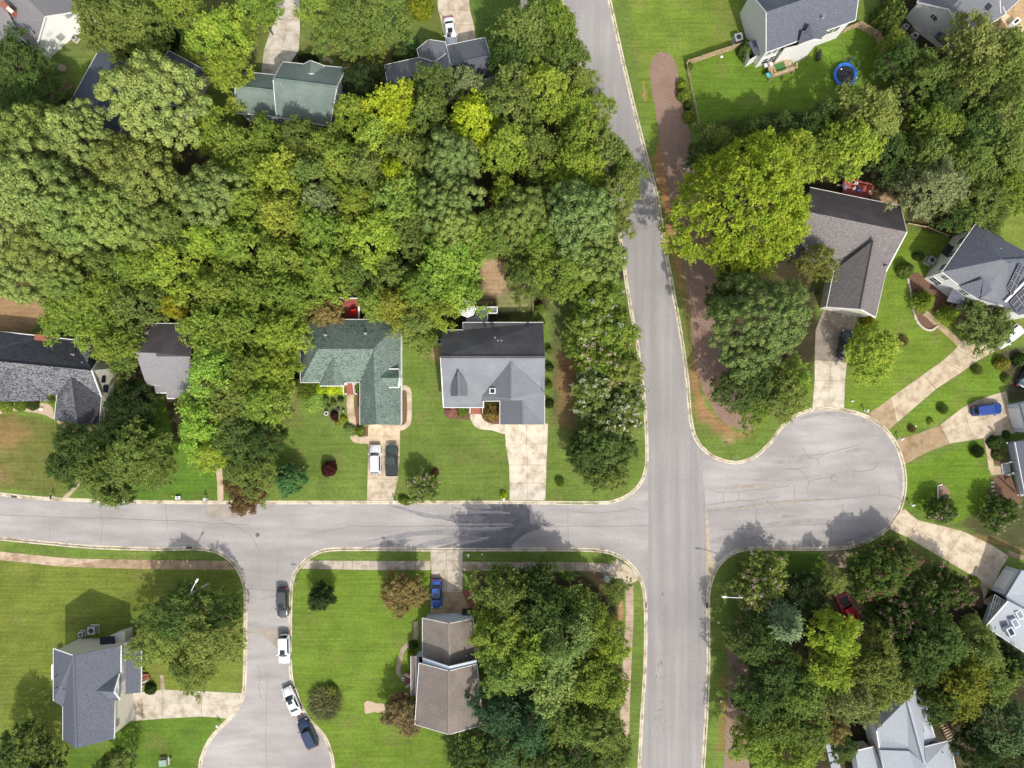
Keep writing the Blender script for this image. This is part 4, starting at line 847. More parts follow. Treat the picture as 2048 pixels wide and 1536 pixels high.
T = """
pine 306 196 88 19 pg|very large round pale pine rising over the dark blue roof
pine 55 285 80 19 pg2|pale green pine by the left photo edge, north of its larger neighbour
pine 70 365 85 20 pg|biggest of the pale pines at the left photo edge
pine 160 268 56 17 pg|pale pine covering the south end of the dark blue roof
leaf 278 318 62 12 ol|olive tree just south of the very large pale pine
pine 262 360 88 15 ol|broad olive green pine standing between two paler pines
pine 416 385 58 17 pg|round pale pine west of the middle of the woods
pine 140 425 68 18 pg|pale bluish pine in the left part of the woods
pine 222 430 64 17 pg2|mid green pine right beside the pale bluish pine of the left woods
leaf 205 40 62 12 ol|dark olive tree touching the corner of the white gabled house at top left
leaf 275 45 55 12 ol|olive tree east of the white gabled house at top left
leaf 434 72 58 12 yg|bright yellow-green tree west of the top left driveway
leaf 452 138 44 11 yg|yellow-green tree over the tip of the dark blue roof
leaf 508 12 42 10 g|green tree at the top edge, west side of the pale driveway
fine 478 62 32 9 g|smaller green tree between the yellow-green tree and the pale driveway
leaf 345 -5 45 10 g|green tree cut by the top edge left of a mulch patch
leaf 640 20 42 10 g|green tree overhanging the east side of the pale top driveway
fine 700 48 60 10 g2|large mixed green tree north of the green roofed house at the top
leaf 765 30 52 10 g2|green tree north-west of the slate roofed house at the top
fine 745 75 34 7 g|low spreading tree at the lawn edge north of the slate roof
fine 725 165 46 7 vd|very dark tree in the gap between the green and the slate roof at the top
fine 30 130 62 9 dg|dark tree by the left edge below the white gabled house
fine 72 190 52 9 dg|dark green tree west of the wooden fence at the dark blue roof
leaf 20 200 40 8 dg|dark tree at the left edge above the big pale pines
leaf 425 262 46 11 yg|yellow-green tree below the west end of the green top roof
leaf 705 222 42 11 yg|small yellow-green tree at the south-east corner of the green top roof
leaf 783 215 54 13 yy|bright yellow-green tree below the west end of the slate roof
leaf 760 270 50 12 yg|yellowish tree south of the slate roofed house
leaf 946 240 52 13 yy|brightest yellow tree of the woods, south-east of the slate roof
fine 868 170 46 11 g2|dark mixed tree against the south eave of the slate roof
fine 855 235 44 12 g2|dull green tree between the two bright yellow trees
leaf 940 172 40 11 sil|pale silvery tree just below the east wing of the slate roof
fine 1020 200 66 13 g2|broad grey-green tree south-east of the slate roof
pine 903 320 54 15 pb|tall bluish conifer in the middle of the woods
pine 895 400 58 16 pb|tall bluish conifer south of a similar one in the woods
pine 905 455 50 15 pg2|grey-green conifer north of the bright tree beside the grey roofed house
leaf 1050 60 62 12 g2|dark green tree at the top, east of the car in the driveway
leaf 1110 45 50 11 g|green tree at the top left kerb of the main road
leaf 1130 105 45 11 g2|green tree whose twigs reach the main road near the top
leaf 1020 110 48 11 dg|dark tree just east of the slate roofed wing
leaf 1090 175 52 12 yg|yellow-green tree at the upper road side of the woods
leaf 1160 165 36 10 ol|thin olive tree leaning over the road at the top of the woods
leaf 1145 215 46 11 yg|yellow-olive tree along the main road
fine 1195 215 36 9 g|airy green tree reaching far over the main road
leaf 1165 265 50 12 g|bright green tree one row back from the main road
leaf 1215 300 46 11 ol|olive tree on the road side, middle of the woods
leaf 1250 335 34 10 g2|green tree projecting furthest onto the main road
leaf 1012 300 50 13 yg|yellow-green tree east of the bluish conifers
leaf 1075 300 54 12 ol|dull olive tree in the eastern part of the woods
leaf 1150 330 62 13 yg|large yellow-olive tree near the main road
leaf 1232 385 54 11 ol|olive tree bulging over the western kerb of the main road
leaf 1010 385 34 12 yg|slim yellow-green tree in the eastern woods
fine 1085 360 44 9 dg|dark low tree in a gap of the eastern woods
pine 1160 435 68 17 pb|broad pale bluish pine near the main road
leaf 1225 440 40 10 ol|olive tree at the southern end of the road side woods
pine 1050 430 56 14 pg2|grey-green pine between the woods and the corner garden
pine 1195 505 56 14 pg2|pale pine above the row of flowering trees
leaf 1085 490 44 12 g|bright green tree north of the corner garden
leaf 1130 540 56 12 g|bright fresh green tree north end of the flowering row
fine 1000 460 55 13 g2|mixed green tree north of the bare garden soil
fine 1050 555 44 9 g2|pale loose tree at the back of the umbrella garden
leaf 900 510 66 13 (.14,.22,.035)|large light green tree north of the grey roofed house
leaf 950 470 38 12 yg|yellowish tree beside the large light green tree
leaf 470 295 52 12 g|green tree south of the west end of the green top roof
leaf 530 280 46 11 g|green tree below the green top roof, second from the west
leaf 600 285 50 11 g2|green tree below the middle of the green top roof
leaf 655 292 46 11 g|green tree below the east end of the green top roof
leaf 820 310 48 12 ol|olive tree south of the brightest western tree of the woods
leaf 500 345 50 12 g|green tree in the western centre of the woods
leaf 560 350 54 13 yg|yellow-green tree in the centre of the woods, north row
leaf 625 355 46 13 (.13,.17,.045)|pale green tree in the centre of the woods, north row
leaf 685 330 50 12 g|green tree in the centre of the woods, northern part
leaf 735 350 54 12 ol|dull olive tree at the north centre of the woods
leaf 790 350 34 12 yy|small bright yellow tree in the centre of the woods
leaf 640 400 38 13 sil|silvery white-green tree at the very centre of the woods
leaf 800 400 58 13 (.14,.20,.04)|light green tree west of the bluish conifers
leaf 710 410 46 12 yg|yellowish tree at the centre of the woods
leaf 570 430 50 13 (.155,.175,.03)|golden-olive tree at the centre of the woods
leaf 490 405 48 12 g|green tree east of the round pale pine
leaf 640 460 56 13 g|big fresh green tree in the southern centre of the woods
leaf 745 470 60 13 yg|big yellow-green tree in the southern centre of the woods
leaf 820 465 48 11 g2|shaded green tree south of the light green tree
leaf 560 510 58 12 g|green tree in the south centre of the woods
leaf 480 480 54 12 g|green tree in the south-west centre of the woods
leaf 420 475 50 12 yg|yellow-green tree south of the round pale pine
leaf 350 450 56 13 g2|darker tree left of the round pale pine's foot
pine 300 450 56 14 pg2|mid green pine in the south-west of the woods
leaf 645 535 60 12 g|green tree north of the red deck
fine 715 545 44 10 g2|dark leafy tree north-east of the red deck
leaf 780 545 40 10 g2|green tree in the gap north of the green roofed house
leaf 350 525 62 12 yg|bright yellow-green tree in the south-west woods
leaf 280 530 46 12 g|green tree in the south-west of the woods
leaf 212 525 52 11 g2|green tree west of the bright one in the south-west woods
pine 22 465 58 15 pg|pale pine at the left edge, above the bare yard
pine 88 500 66 15 ol|olive pine above the bare yard
pine 45 545 60 14 pg|pale green pine over the bare yard
pine 125 560 46 13 pg2|pine at the east corner of the bare yard
leaf 135 615 58 11 g|bright green tree right of the bare yard
leaf 200 590 58 11 g|green tree behind the dark shingle house
leaf 195 650 54 10 g|green tree over the north eave of the dark shingle house
leaf 265 615 52 10 g2|green tree north-west of the half hidden grey house
leaf 235 690 46 10 g|green tree between the dark shingle house and the grey house
fine 240 720 28 9 g2|small green tree beside the cream gable wall
fine 347 608 32 7 gold|small golden yellow tree north of the half hidden grey house
fine 385 560 36 8 dg|dark tree next to the small golden tree
leaf 440 575 58 12 g|green tree at the southern edge of the woods, west part
leaf 510 580 58 12 g|green tree at the southern edge of the woods
leaf 575 585 52 12 g|green tree north-west of the green roofed house
leaf 420 660 60 12 g|green tree above the half hidden grey house's east side
leaf 495 655 62 12 g|green tree in the strip between two houses, north part
leaf 560 665 50 12 yg|yellow-green tree touching the green roof's west side
leaf 425 740 60 12 (.13,.20,.035)|light green tree covering the east side of the grey house
leaf 500 735 58 12 g|green tree in the middle of the strip between two houses
leaf 545 735 46 11 yg|yellowish tree west of the green roofed house
leaf 465 800 58 11 ol|olive tree in the strip between two houses
leaf 400 850 56 11 (.14,.215,.035)|light green tree west edge of the strip between two houses
leaf 525 805 50 11 g|green tree near the front garden of the green roofed house
fine 470 875 58 10 dg|dark tree at the lower end of the strip between two houses
leaf 425 900 42 9 yg|yellowish tree low in the strip between two houses
fine 530 880 42 9 dg|dark tree bordering the lawn of the green roofed house
fine 500 940 52 8 g2|greyish tree near the street between two lawns
spray 485 985 44 6 red|reddish brown tree hanging over the street kerb
leaf 790 610 46 10 (.14,.155,.028)|olive tree touching the north-east corner of the green roof
leaf 850 575 54 11 g|green tree between the two main houses, north part
leaf 880 615 40 10 yg|yellow-green tree left of the white umbrella
leaf 830 650 42 9 ol|olive tree in the gap between the two main houses
leaf 755 600 40 9 g|green tree behind the red deck
leaf 845 680 26 7 g|small green tree north of the side lawn between the two main houses
spray 648 622 38 6 br|brownish maple shading the red deck
leaf 915 580 46 11 (.14,.21,.035)|light green tree north of the white umbrella
fine 150 905 56 9 dg|dark tree in front of the dark shingle house
leaf 265 905 62 9 g2|grey-green tree on the lawn near the left street
leaf 205 945 60 9 g2|broad grey-green tree near the left kerb
fine 300 935 46 8 g2|grey-green tree with pale twigs next to the lush lawn
leaf 125 930 36 7 dg|dark low tree near the left storm drain
fine 260 810 52 7 vd|very dark tree in the shade of the grey house
fine 245 860 48 7 vd|very dark tree south of the deepest shaded tree
fine 200 970 36 6 g2|low tree with pale twigs beside the mailbox on the left
bloom_mid 228 985 32 5 dg|tree with pink blossom over the left kerb|r
fine 360 1238 66 9 dg|dark half of the twin tree by the street light
fine 315 1285 58 9 ol|western olive crown next to the slate roof porch
fine 418 1275 64 9 ol|eastern olive crown at the side street corner
fine 385 1335 48 8 ol|southern olive crown above the bottom left driveway
fine 440 1225 38 8 dg|dark crown nearest the side street kerb
leaf 40 1510 54 8 dg|dark tree in the bottom left corner
fine 90 1535 34 7 vd|very dark tree at the bottom left
fine 225 1540 40 7 dg|dark tree at the bottom edge south of the slate roof
spray 803 1190 46 6 (.14,.115,.045)|brown-green round tree beside the blue car's driveway
spray 640 1197 29 4.5 vd|dark magnolia with a few pale blooms on the corner lawn
spray 806 1432 44 5.5 (.12,.085,.045)|brownish tree by the brown roof with dry reddish tips
leaf 1010 1190 60 12 g2|dark green tree at the north of the corner grove
leaf 1070 1175 50 11 dg|dark tree reaching over the pavement of the corner grove
leaf 1000 1265 62 13 g|yellowish green tree touching the brown roof
leaf 1085 1225 58 13 dg|dark green tree in the corner grove
leaf 1050 1300 66 13 g|bright centre tree of the corner grove
leaf 1010 1345 52 12 (.12,.165,.045)|pale tree against the east side of the brown roof
leaf 1120 1290 66 14 (.12,.155,.05)|pale grey-green tree in the middle of the corner grove
leaf 1155 1215 46 9 g2|green tree at the north-east of the corner grove
fine 1190 1260 52 9 g|green tree near the pavement of the corner grove
leaf 1215 1300 40 8 yg|yellow-green low tree beside the pavement
fine 1232 1182 27 4.5 g2|small tree at the bend of the pavement
leaf 1100 1375 64 13 (.125,.16,.048)|pale tree in the south of the corner grove
leaf 1165 1360 58 12 g|green tree left of the southern pavement
leaf 1215 1375 44 10 g|green tree beside the southern pavement
fine 1005 1420 62 11 (.040,.075,.035)|dark bluish tree south-east of the brown roof
leaf 1060 1450 64 12 (.045,.085,.035)|large dark bluish tree near the bottom edge
leaf 1130 1445 62 12 g2|green tree near the bottom edge of the corner grove
leaf 1190 1455 58 11 g2|green tree near the bottom of the pavement
leaf 1225 1500 44 9 g2|tree hanging over the bottom end of the pavement
leaf 1150 1520 60 11 dg|dark tree at the bottom edge west of the pavement
leaf 1085 1525 58 11 g2|green tree at the bottom edge of the grove
leaf 1010 1500 56 10 bg|bluish dark tree at the bottom edge
leaf 935 1515 52 9 dg|dark tree south of the brown roofed house
leaf 985 1545 46 9 yg|yellowish tree cut by the bottom edge
bloom_few 1195 600 58 7 g|northernmost of the flowering trees west of the main road|w
bloom_few 1178 650 50 7 g|second flowering tree west of the main road, few white blooms|w
bloom_few 1228 665 52 7 g|flowering tree leaning over the kerb, few white blooms|w
bloom_mid 1205 715 60 7 g|flowering tree with pale pink tips west of the main road|lp
bloom_few 1240 740 48 7 (.12,.15,.035)|olive flowering tree at the kerb south of the pink tipped one|lp
bloom_many 1195 785 54 7 g2|white blooming tree in the middle of the row|w
bloom_many 1245 800 50 7 g2|white blooming tree nearest to the road kerb|w
bloom_many 1220 840 56 7 g2|most heavily white blooming tree of the row|w
spray 1210 895 62 7 dg|dark tree without blooms at the south end of the row
spray 1215 945 46 6 g2|green tree at the street corner south of the blooming row
spray 1170 905 40 6 dg|dark spreading tree west side of the row's south end
giant 1500 400 150 17 (.165,.205,.022)|gigantic yellow-green tree beside the brown-grey house
leaf 1580 310 58 13 yg|yellow-green crown north of the gigantic tree
leaf 1740 235 66 13 ol|olive tree by the wooden fence south of the trampoline
leaf 1700 290 62 12 yg|yellow-olive tree south of the trampoline lawn
fine 1640 250 48 9 dg|dark tree at the south edge of the trampoline lawn
leaf 1640 300 46 10 g|green tree between the trampoline lawn and the red deck
leaf 1440 285 40 8 g2|green tree at the south-west corner of the fenced lawn
fine 1490 268 36 8 dg|dark tree at the south fence of the lawn
fine 1560 262 42 8 dg|dark tree in the middle of the lawn's south border
leaf 1410 305 32 7 dg|dark tree beside the long mulch bed
giantpine 1522 640 108 17 pb|huge pale pine at the east side of the long mulch bed
leaf 1500 770 60 9 dg|dark tree south of the huge pale pine
fine 1560 790 60 9 ol|olive tree with bare twigs above the turning circle
fine 1510 815 40 7 g|green tree at the lower end of the long mulch bed
fine 1590 760 42 8 g|airy tree leaning over the brown stained driveway
fine 1642 522 37 9 (.10,.11,.03)|thin olive tree over the porch of the brown-grey house
leaf 1480 560 46 9 dg|dark tree in the shade between the gigantic tree and the pine
fine 1450 600 36 8 dg|dark low tree at the east edge of the mulch bed
leaf 1750 708 53 7 yg|yellow-green lawn tree right of the stained driveway
leaf 1855 155 54 10 g2|dark green tree below the white house at top right
fine 1800 120 40 8 dg|dark reddish tree left of the top right house
ball 1778 32 28 5 g2|tall round green shrub between the two top right houses
leaf 1790 90 28 6 g|small yellow-green tree outside the corner of the wooden fence
leaf 1880 200 46 10 dg|dark tree east of the wooden fence
leaf 1960 90 62 13 (.125,.145,.045)|pale olive tree in front of the top right roof
leaf 2015 120 58 13 ol|olive tree at the right edge near the top
leaf 1945 160 50 12 ol|dull olive tree in the upper right woods
leaf 2010 220 62 12 g2|dull green tree at the right edge of the woods
leaf 1870 250 50 11 g|green tree in the upper right woods beside the fence
leaf 1855 305 52 11 g2|green tree with a yellow side north of the grey-green one
leaf 1945 255 58 10 dg|dark tree inside the upper right woods
leaf 2000 310 60 11 g2|green tree in the right woods
leaf 1925 330 56 11 g2|green tree in the middle of the right woods
leaf 1870 370 60 12 (.115,.135,.06)|pale grey-green tree east of the brown-grey house
leaf 1820 345 34 9 (.10,.13,.05)|small grey-green tree north of the brown-grey roof
leaf 1960 400 54 10 g2|green tree above the house with solar panels
leaf 2020 380 52 10 g|green tree at the right edge above the back lawn
fine 1920 425 38 8 dg|dark tree at the fence above the solar house
fine 1985 435 34 8 g2|green tree right behind the hip roof
leaf 1780 300 40 9 dg|dark tree between the wooden fence and the red deck
spray 1982 648 55 6 (.11,.15,.045)|round tree with pale flowers in front of the solar house
bloom_mid 1535 1165 56 6.5 ol|pink blooming tree by the right street light|lp
bloom_mid 1520 1200 46 6 ol|pink blooming tree south of its twin near the street light|lp
fine 1610 1190 46 6 vd|very dark tree behind the pink blooming trees
cone 1576 1256 66 12 (.12,.16,.08)|feathery pale conifer in the lower right woods
leaf 1510 1280 50 9 dg|dark tree beside the brown footpath strip
fine 1665 1165 30 6 ol|small olive tree shading the shared driveway
leaf 1674 1274 50 11 (.150,.200,.025)|bright yellow-green tree beside the red pickup
leaf 1662 1345 50 11 yg|bright yellow-green tree in the lower right woods
leaf 1745 1325 62 11 (.10,.12,.03)|olive tree with a bare grey branch
leaf 1780 1370 48 10 ol|olive tree against the bottom right roof's gable
leaf 1700 1400 58 11 (.105,.12,.04)|dull olive tree west of the bottom right house
bloom_few 1755 1150 58 7 (.06,.085,.022)|dark tree with red blooms south of the turning circle|r
bloom_few 1800 1120 40 6 (.06,.08,.022)|dark red tipped tree by the lower driveway|r
bloom_mid 1835 1215 62 7 dpk|dark tree with bright pink blossom|p
bloom_mid 1905 1185 48 7 dpk|dark tree with pink blossom beside the lower right lawn|p
bloom_mid 1795 1250 46 7 dpk|dark tree with pink blossom near the shared driveway's end|p
leaf 1870 1290 62 10 dg|dark green tree in the lower right
leaf 1960 1300 50 9 g2|tree beside the porch of the pale roofed house
fine 1840 1330 50 9 dg|dark tree right of the shared driveway's end
leaf 1925 1375 62 10 (.11,.125,.022)|yellow-olive tree south of the pale roofed house
leaf 1880 1400 48 9 dg|dark tree above the wooden steps
leaf 1990 1370 50 9 g2|green tree at the lower right edge
spray 2020 1330 40 6 vd|dark tree with faint pink tips at the right edge|
leaf 1560 1340 54 10 dg|dark green tree in the lower woods near the footpath strip
leaf 1600 1390 56 10 g2|green tree in the middle of the lower woods
leaf 1520 1400 50 10 dg|dark tree by the southern footpath strip
leaf 1560 1450 54 10 g2|green tree in the south of the lower woods
leaf 1615 1460 50 9 g2|green tree in the lower woods near the bottom edge
leaf 1520 1490 52 9 g|green tree at the bottom beside the footpath strip
leaf 1590 1515 54 9 g|green tree cut by the bottom edge in the lower woods
spray 1668 1455 34 6 br|brownish tree west of the bottom right house
fine 1690 1500 28 4 dg|dark small tree left of the bottom right garage
leaf 2010 1460 62 10 bg|dark bluish tree in the bottom right corner
leaf 1960 1500 46 9 vd|very dark tree right of the bottom right house
leaf 2040 1530 46 9 dg|dark tree at the extreme bottom right corner
ball 1484 1402 17 2.4 vd|small dark round shrub on the footpath strip
bloom_few 1888 1020 30 3.5 dpk|dark tree with a few pale blooms on the round lawn|lp
bloom_few 2005 1027 37 4 dpk|dark tree with pale pink blooms in front of the porch house|lp
spray 575 960 34 4.5 (.06,.12,.04)|feathery green tree with hints of pink by the street
bloom_mid 843 975 34 4 g2|pink flowering tree at the street between the two main driveways|lp
spray 245 775 0 0 g|x
ball 228 85 30 3.5 (.11,.15,.03)|large rounded light green shrub above the dark blue roof
ball 322 76 28 3.5 vd|dark shrub with pale flecks north of the dark blue roof
ball 840 12 24 3.2 (.17,.20,.02)|round yellow-green shrub at the top edge
ball 822 88 17 1.8 (.08,.15,.05)|round blue-green shrub beside the slate roofed house
ball 845 104 9 1.2 yg|small yellow shrub beside the slate roofed house
ball 807 108 20 1.6 dg|dark low shrub left of the slate roof's cross gable
ball 607 117 12 1.5 vd|dark clipped shrub north of the green top roof
ball 622 119 12 1.5 vd|second dark clipped shrub north of the green top roof
ball 657 938 16 2 bur|round burgundy shrub on the front lawn
ball 700 860 13 1.0 (.14,.19,.06)|pale flowering shrub at the corner of the green roofed garage
ball 720 863 10 1.0 g|small green shrub at the corner of the green roofed garage
ball 640 779 12 1.2 lime|western light green shrub at the front wall
ball 661 778 12 1.2 lime|middle light green shrub at the front wall
ball 681 779 11 1.2 lime|eastern light green shrub at the front wall
tuft 616 780 24 1.6 g|palm-like plant at the west front corner of the green roofed house
ball 628 803 20 1.0 (.16,.22,.05)|broad pale green shrub in the front garden bed
ball 606 790 12 1.0 yg|yellowish shrub at the west corner of the front garden bed
ball 651 799 6 .9 g|small green ball shrub nearest the pale green one
ball 667 806 6 .9 g|small green ball shrub in the middle of the front garden
ball 681 799 6 .9 dg|small dark ball shrub left of the front walk
ball 668 831 9 1.0 bur|burgundy shrub in the front garden
ball 687 838 6 .7 gold|golden shrub beside the front walk
ball 674 845 5 .6 gold|smallest golden shrub of the front garden
ball 657 813 4 .6 g|tiny green shrub in the middle of the front garden
ball 806 661 10 1.2 lime|yellow-green shrub at the side of the green roofed house
ball 805 1000 9 .9 yg|low yellow-green shrub at the foot of the pink flowering tree
ball 813 1003 8 .8 g|low green shrub at the kerb beside the pink flowering tree
ball 870 945 8 .8 red|small reddish shrub on the lawn by the pink flowering tree
ball 1007 990 7 .9 lime|small yellow shrub beside the wide driveway
tuft 1120 965 11 1.1 g|small spiky plant on the lawn near the road corner
ball 903 822 12 1.1 (.22,.12,.09)|red and white flowering shrub by the front steps
ball 924 823 11 1.1 g|green shrub by the front steps of the grey roofed house
ball 983 825 18 2.2 (.16,.11,.035)|brown bush in the entrance court of the grey roofed house
ball 1098 700 7 1.2 g|shrub at the north end of the grey house's east wall
ball 1099 735 8 1.2 dg|second shrub along the grey house's east wall
ball 1098 770 8 1.2 g|third shrub along the grey house's east wall
ball 1098 808 9 1.2 dg|southern shrub along the grey house's east wall
ball 1080 615 9 1.6 g|green shrub at the garden fence corner
ball 1083 645 9 1.6 g|green shrub at the north-east corner of the grey roof
ball 1082 582 14 2.2 g2|pale shrub at the far end of the back garden
ball 596 765 10 1.5 dg|dark shrub at the green roof's west corner
ball 10 812 14 1.0 g|low green hedge at the front of the dark shingle house, west
ball 40 811 12 1.0 g|low green hedge at the front of the dark shingle house, middle
ball 65 810 12 1.0 dg|low green hedge at the front of the dark shingle house, east
ball 103 800 6 .8 g|small shrub at the entrance corner of the dark shingle house
tuft 650 1408 40 1.7 (.115,.120,.05)|large ornamental grass clump on the corner lawn
ball 662 1380 13 1.2 g|round green shrub above the ornamental grass
ball 700 1394 0 0 g|x
ball 822 1308 7 .8 gold|yellow shrub inside the walk of the brown roofed house
ball 826 1290 9 .9 dg|dark shrub along the walk of the brown roofed house
ball 300 1378 11 1.2 dg|dark shrub beside the front steps of the slate roofed house
ball 1735 643 12 1.1 gold|golden clipped hedge at the end of the brown-grey house
ball 1812 540 15 2.2 g2|green shrub on the west side of the solar house
ball 1838 512 10 1.4 dg|dark shrub near the cooling unit of the solar house
cone 1858 600 27 3.8 (.10,.14,.018)|western of two arborvitae before the solar house
cone 1908 628 25 3.6 (.10,.14,.018)|eastern of two arborvitae before the solar house
ball 1842 590 12 1.4 br|brownish shrub beside the western arborvitae
ball 2005 727 15 1.6 (.17,.17,.03)|round olive shrub by the right edge driveway
ball 2012 757 9 .9 g|small round shrub below the olive one at the right
ball 2040 720 14 1.5 dg|dark shrub at the right edge
tuft 1955 740 12 1.2 g2|spiky shrub on the lawn between the two right driveways
tuft 1886 818 12 1.1 g2|wispy bush on the narrow lawn strip
ball 1861 843 7 .7 yg|small yellow shrub on the narrow lawn strip
tuft 1824 858 9 .8 br|dry brown tuft on the narrow lawn strip
tuft 1955 903 15 1.4 vd|dark red palm-like plant on the lawn
ball 2013 869 8 .9 dg|shrub beside the right edge garage
ball 1990 885 14 1.3 dg|dark shrub in the bed at the porch steps
ball 1995 910 11 1.0 g2|green shrub in the bed at the porch steps
tuft 1806 682 13 .9 br|small dry plant in the lawn of the solar house
ball 1366 172 11 1.6 yg|yellow-green shrub outside the fence, northern one
ball 1368 190 12 1.8 g|green shrub outside the fence, below the yellow one
ball 1378 232 11 1.6 yg|yellow-green shrub outside the fence, southern one
ball 1376 212 8 1.4 dg|dark shrub outside the fence
ball 1492 100 17 2.6 g2|green shrub at the foot of the white house wall
ball 1378 131 8 1.0 g|low plant at the fence corner
ball 1650 98 0 0 g|x
ball 1950 1165 11 1.1 yg|yellowish plant in the bed of the pale roofed house
ball 1945 1245 16 2.2 (.30,.32,.12)|creamy yellow flowering shrub by the pale roofed house
ball 1490 1150 0 0 g|x
ball 600 1520 0 0 g|x
"""
for ln in T.strip().splitlines():
    a, *rest = ln.split('|'); k, px, py, r, h, cc = a.split()
    if float(r) == 0: continue
    px, py, r, h = float(px), float(py), float(r), float(h)
    if cc.startswith('('): cc = tuple(float(x) for x in cc[1:-1].split(','))
    fl = rest[1] if len(rest) > 1 and rest[1] else None
    g = None
    plant(k, px, py, r * ((.97 if k != 'pine' else 1.02) if k not in ('ball', 'tuft', 'cone', 'spray') and 'bloom' not in k else 1.0), h, cc, rest[0], g, fl)
# ---------------------------------------------------------------- houses
# roof points are given as (photo px, photo py, height in metres); P() turns them into real positions
M['r_green'] = shingle('green_shingle', (0.160, 0.205, 0.172), (0.055, 0.086, 0.075), lo=.42, hi=.53, scale=1.5, distort=2.6, wear=(.22, .27, .235), wear_amt=.2)
M['r_green2'] = shingle('aged_green_shingle', (0.165, 0.205, 0.185), (0.095, 0.130, 0.118), lo=.3, hi=.7, wear=(.20, .25, .22), wear_amt=.5)
M['r_grey'] = shingle('grey_shingle', (0.205, 0.215, 0.235), (0.13, 0.14, 0.155), lo=.25, hi=.75, wear=(.26, .27, .29), wear_amt=.35)
M['r_greydark'] = shingle('dark_grey_shingle', (0.105, 0.105, 0.115), (0.05, 0.05, 0.056), lo=.3, hi=.7, wear=(.15, .15, .16), wear_amt=.4)  # darker grey, for the north slope and its ridge
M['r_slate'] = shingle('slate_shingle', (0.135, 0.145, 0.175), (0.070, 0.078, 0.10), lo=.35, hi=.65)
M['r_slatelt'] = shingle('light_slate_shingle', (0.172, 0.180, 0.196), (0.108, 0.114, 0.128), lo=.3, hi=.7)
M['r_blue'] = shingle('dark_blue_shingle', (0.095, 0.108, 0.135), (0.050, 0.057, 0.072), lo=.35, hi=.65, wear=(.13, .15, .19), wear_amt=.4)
M['r_brown'] = shingle('brown_shingle', (0.235, 0.20, 0.175), (0.115, 0.095, 0.083), lo=.3, hi=.65, wear=(.30, .26, .22), wear_amt=.35)
M['r_bgrey'] = shingle('brown_grey_shingle', (0.215, 0.195, 0.190), (0.10, 0.088, 0.088), lo=.35, hi=.65, distort=1.6, scale=3.4)
M['r_bdark'] = shingle('dark_brown_grey_shingle', (0.10, 0.085, 0.09), (0.05, 0.044, 0.05), lo=.3, hi=.7, wear=(.14, .12, .125), wear_amt=.4)  # darker tone for north slopes and one small gable
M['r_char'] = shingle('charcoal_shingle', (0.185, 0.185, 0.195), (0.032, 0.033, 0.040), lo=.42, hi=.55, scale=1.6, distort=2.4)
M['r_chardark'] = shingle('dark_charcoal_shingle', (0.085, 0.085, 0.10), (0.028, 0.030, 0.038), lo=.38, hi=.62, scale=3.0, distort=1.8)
M['r_light'] = shingle('pale_grey_shingle', (0.36, 0.385, 0.42), (0.28, 0.30, 0.335), lo=.3, hi=.7)
M['r_mid'] = shingle('middle_grey_shingle', (0.24, 0.23, 0.24), (0.15, 0.145, 0.15), lo=.3, hi=.7)

def house(px, py, label, name='house', cat='house', group=None):
    c = P(px, py); return empty(name, (c.x, c.y, 0), label=label, cat=cat, group=group)
def W3(p): return P(*p)
def roof(h, mat, faces, thick=.18, name='roof', label=None):
    vs = []; fs = []
    for f in faces:
        top = [P(*p) for p in f]; n = len(top); k = len(vs)
        vs += top + [Vector((p.x, p.y, p.z - thick)) for p in top]
        fs.append(list(range(k, k + n))); fs.append(list(range(k + n, k + 2 * n))[::-1])
        fs += [[k + i, k + n + i, k + n + (i + 1) % n, k + (i + 1) % n] for i in range(n)]
    me = bpy.data.meshes.new(name); me.from_pydata([tuple(v) for v in vs], [], fs)
    bm = bmesh.new(); bm.from_mesh(me)
    for f in bm.faces: f.normal_update()
    # keep top faces pointing up and bottoms down
    for f in bm.faces:
        z = max(v.co.z for v in f.verts)
    bmesh.ops.recalc_face_normals(bm, faces=bm.faces); bm.to_mesh(me); bm.free()
    o = link(name, me, M[mat] if isinstance(mat, str) else mat, h)
    if label: o['label'] = label
    return o
def gutters(h, edges, mat='trim', w=.12, name='fascia', drop=.10):
    for a, b in edges:
        A, B = P(*a), P(*b); A.z -= drop; B.z -= drop; MB().bar(A, B, w, .21).build(name, M[mat], h)
def ridge(h, edges, mat, w=.34):
    mb = MB()
    for a, b in edges:
        A, B = P(*a), P(*b); A.z += .02; B.z += .02; mb.bar(A, B, w, .05)
    return mb.build('ridge_cap', M[mat], h)
def walls(h, mat, outline, inset=.35, drop=.16, z0=0.0, name='wall'):
    pts = [P(*p) for p in outline]; n = len(pts)
    # inward offset of the plan outline
    area = sum(pts[i].x * pts[(i + 1) % n].y - pts[(i + 1) % n].x * pts[i].y for i in range(n)); s = 1 if area > 0 else -1
    ins = []
    for i in range(n):
        a, b, c = pts[i - 1], pts[i], pts[(i + 1) % n]
        d1 = Vector((b.x - a.x, b.y - a.y)); d2 = Vector((c.x - b.x, c.y - b.y))
        if d1.length < 1e-6 or d2.length < 1e-6: ins.append((b.x, b.y)); continue
        d1.normalize(); d2.normalize(); n1 = Vector((-d1.y, d1.x)) * s; n2 = Vector((-d2.y, d2.x)) * s
        m = n1 + n2; q = max(.35, 1 + n1.dot(n2)); ins.append((b.x + m.x * inset / q, b.y + m.y * inset / q))
    vs = [(ins[i][0], ins[i][1], pts[i].z - drop) for i in range(n)] + [(ins[i][0], ins[i][1], z0) for i in range(n)]
    fs = [[i, (i + 1) % n, n + (i + 1) % n, n + i] for i in range(n)]
    pobj(name, vs, fs, M[mat], h)
    return [Vector((x, y, 0)) for x, y in ins]
